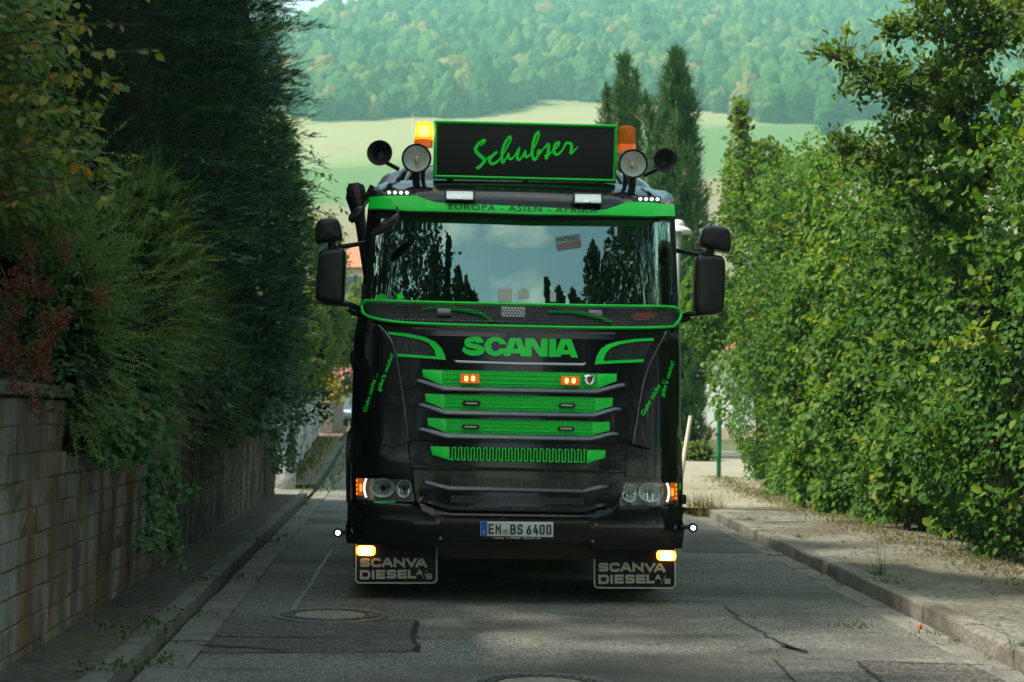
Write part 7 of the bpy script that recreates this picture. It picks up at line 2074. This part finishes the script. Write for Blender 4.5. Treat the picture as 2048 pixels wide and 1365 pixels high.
V = [loc(.62, 1.32, 1.70), loc(.62, 1.36, 1.92), loc(.62, 1.36, 2.12), loc(.62, 1.33, 2.24), loc(.62, 1.30, 2.36),
     loc(.40, 1.36, 2.18), loc(.36, 1.18, 1.98), loc(.84, 1.36, 2.18), loc(.90, 1.16, 2.0),
     loc(.52, 1.02, 1.72), loc(.50, .80, 1.45), loc(.74, 1.02, 1.72), loc(.76, .80, 1.45)]
E = [(0, 1), (1, 2), (2, 3), (3, 4), (2, 5), (5, 6), (2, 7), (7, 8), (0, 9), (9, 10), (0, 11), (11, 12)]
skinned('body', V, E, [.16, .15, .17, .08, .065, .075, .052, .075, .052, .09, .07, .09, .07], M_shirt, drv)
def forearm(el, wr, s):
    el, wr = Vector(el), Vector(wr); d = (wr - el).normalized(); sd = Vector((1, 0, 0)) * s; up = d.cross(sd).normalized()
    pts = [el, el.lerp(wr, .5), wr, wr + d * .05]; Ed = [(0, 1), (1, 2), (2, 3)]; Rd = [.048, .044, .03, .034]
    for k, (o_, ln) in enumerate(((-.028, .075), (-.010, .085), (.010, .08), (.027, .065))):
        b = len(pts); q = wr + d * .09 + sd * o_
        pts += [q, q + d * ln * .5 - up * .012, q + d * ln * .55 - up * .05]; Ed += [(3, b), (b, b + 1), (b + 1, b + 2)]; Rd += [.012, .009, .008]
    b = len(pts); pts += [wr + d * .05 - sd * .035, wr + d * .09 - sd * .05 - up * .03]; Ed += [(3, b), (b, b + 1)]; Rd += [.013, .010]
    return skinned('forearm', pts, Ed, Rd, M_skin, drv)
forearm(loc(.36, 1.18, 1.98), loc(.44, .98, 2.20), 1); forearm(loc(.90, 1.16, 2.0), loc(.80, .97, 2.20), -1)
hb_ = bmesh.new(); bmesh.ops.create_uvsphere(hb_, u_segments=24, v_segments=18, radius=.1)
for v in hb_.verts:
    x, y, z = v.co
    v.co = Vector((x * .78, y * .98, z * 1.22))
    if z < 0 and y < .02: v.co.x *= 1 + z * 2.6; v.co.y -= .012 * (-z / .1)
    if y < -.05 and abs(x) < .018 and -.035 < z < .02: v.co.y -= .022 * (1 - abs(x) / .02)
    if y < -.05 and .012 < abs(x) < .05 and .0 < z < .03: v.co.y += .008
hd = mk('head', hb_, M_skin, drv); hd.location = loc(.62, 1.27, 2.48)
for s in (-1, 1):
    mk('ear', lathe([(0, -.008), (.022, -.006), (.026, .004), (.012, .006), (0, .002)], 14, Matrix.Translation((s * .08, .01, .0)) @ Matrix.Rotation(R(90) * s, 4, 'Y')), M_skin, hd)
    mk('eye', lathe([(0, .012), (.009, .009), (.012, 0), (0, -.01)], 12, face_cam((s * .032, -.082, .012))), M_ink, hd)
mk('mouth', rbox(-.024, .024, -.098, -.09, -.062, -.055, .002), mat('lips', (0.3, 0.1, 0.08), 0.5), hd)
hr = bmesh.new(); bmesh.ops.create_uvsphere(hr, u_segments=24, v_segments=16, radius=.108)
bmesh.ops.bisect_plane(hr, geom=hr.verts[:] + hr.edges[:] + hr.faces[:], plane_co=(0, -.02, .03), plane_no=(0, -.6, -.8), clear_outer=True)
for v in hr.verts: v.co = Vector((v.co.x * .80, v.co.y, v.co.z * 1.2 + .008))
mk('hair', hr, M_hair, hd)

# ================================================================== WOODS BEHIND THE VIEWER (mirrored in the windscreen), ADDED SHADE TREES AT LEFT
M_woods = foliage_mat('woods_leaf', [(0.0, (0.010, 0.030, 0.014)), (1.0, (0.030, 0.065, 0.026))], 0.15)
def offscreen_crowns():
    VV, AA, NN = [], [], []
    A_ = [(-15, 38, 24, 2.6, 0), (-19, 38, 22, 2.6, 0), (-25, 40, 18, 2.5, 0), (-33, 40, 14, 2.2, 0), (-45, 42, 11, 2, 0), (-9, 30.3, 24, 1.1, 1), (-12, 29.4, 25, 1.5, 0), (-6.5, 27, 26, 1.4, 0), (-4.6, 25.9, 27, 1.2, 0), (-3, 24.8, 27, 1.2, 0), (9.5, 26, 27, 1.1, 1), (11.7, 25.3, 27, 1.1, 0), (14.8, 25, 27, 1.1, 0), (20, 29.8, 22, 1.6, 0), (23.5, 28.2, 22, 1.6, 0), (27.5, 36, 20, 1.8, 0), (33, 38, 17, 1.8, 0), (45, 40, 13, 1.8, 0), (60, 42, 10, 1.8, 0)]
    T = [(.05 + d * math.sin(R(a)), 12.1 - d * math.cos(R(a)), 2.6 + d * math.tan(R(e)), r_, c) for a, e, d, r_, c in A_]
    T += [(-7.0, 10.5, 14, 2.2, 0), (-7.6, 14.5, 13.5, 2.0, 0), (-7.0, 6.4, 11, 2.0, 0)]  # unseen trees left of the view, added to shade pavement and shrubs
    for x, y, h, r_, con in T:
        n = 2400; t = RNG.random(n) ** (.8 if con else .6)
        z = h * (.12 + .88 * t); rad = r_ * (1.02 - t) if con else r_ * np.sin(np.pi * np.clip(.12 + .88 * t, 0, 1)) ** .6
        th = RNG.uniform(0, 6.28, n); q = rad * RNG.random(n) ** .5 * (1 + .35 * np.sin(th * 3 + z * 1.3 + x) + .25 * np.sin(z * 2.6 + th))
        VV.append(np.stack([x + q * np.cos(th), y + q * np.sin(th), z], 1))
    P = np.concatenate(VV); n = len(P)
    o = leaves('woods', P, RNG.normal(0, 1, (n, 3)), RNG.normal(0, 1, (n, 3)), RNG.uniform(.2, .42, n), .8, M_woods, None)
    return o
offscreen_crowns()

# ================================================================== HAZE
hz = mk('haze', rbox(-760, 760, -170, 1560, -1.2, 470, 0), None, None, smooth=False)
hm = bpy.data.materials.new('haze_air'); hm.use_nodes = True; nt = hm.node_tree; nt.nodes.clear()
ho = nt.nodes.new('ShaderNodeOutputMaterial'); hv = nt.nodes.new('ShaderNodeVolumePrincipled')
hv.inputs['Color'].default_value = (0.43, 0.88, 0.87, 1); hv.inputs['Density'].default_value = 0.0004; hv.inputs['Anisotropy'].default_value = 0.25
nt.links.new(hv.outputs[0], ho.inputs['Volume'])
hz.data.materials.append(hm); tag(hz, kind='stuff')
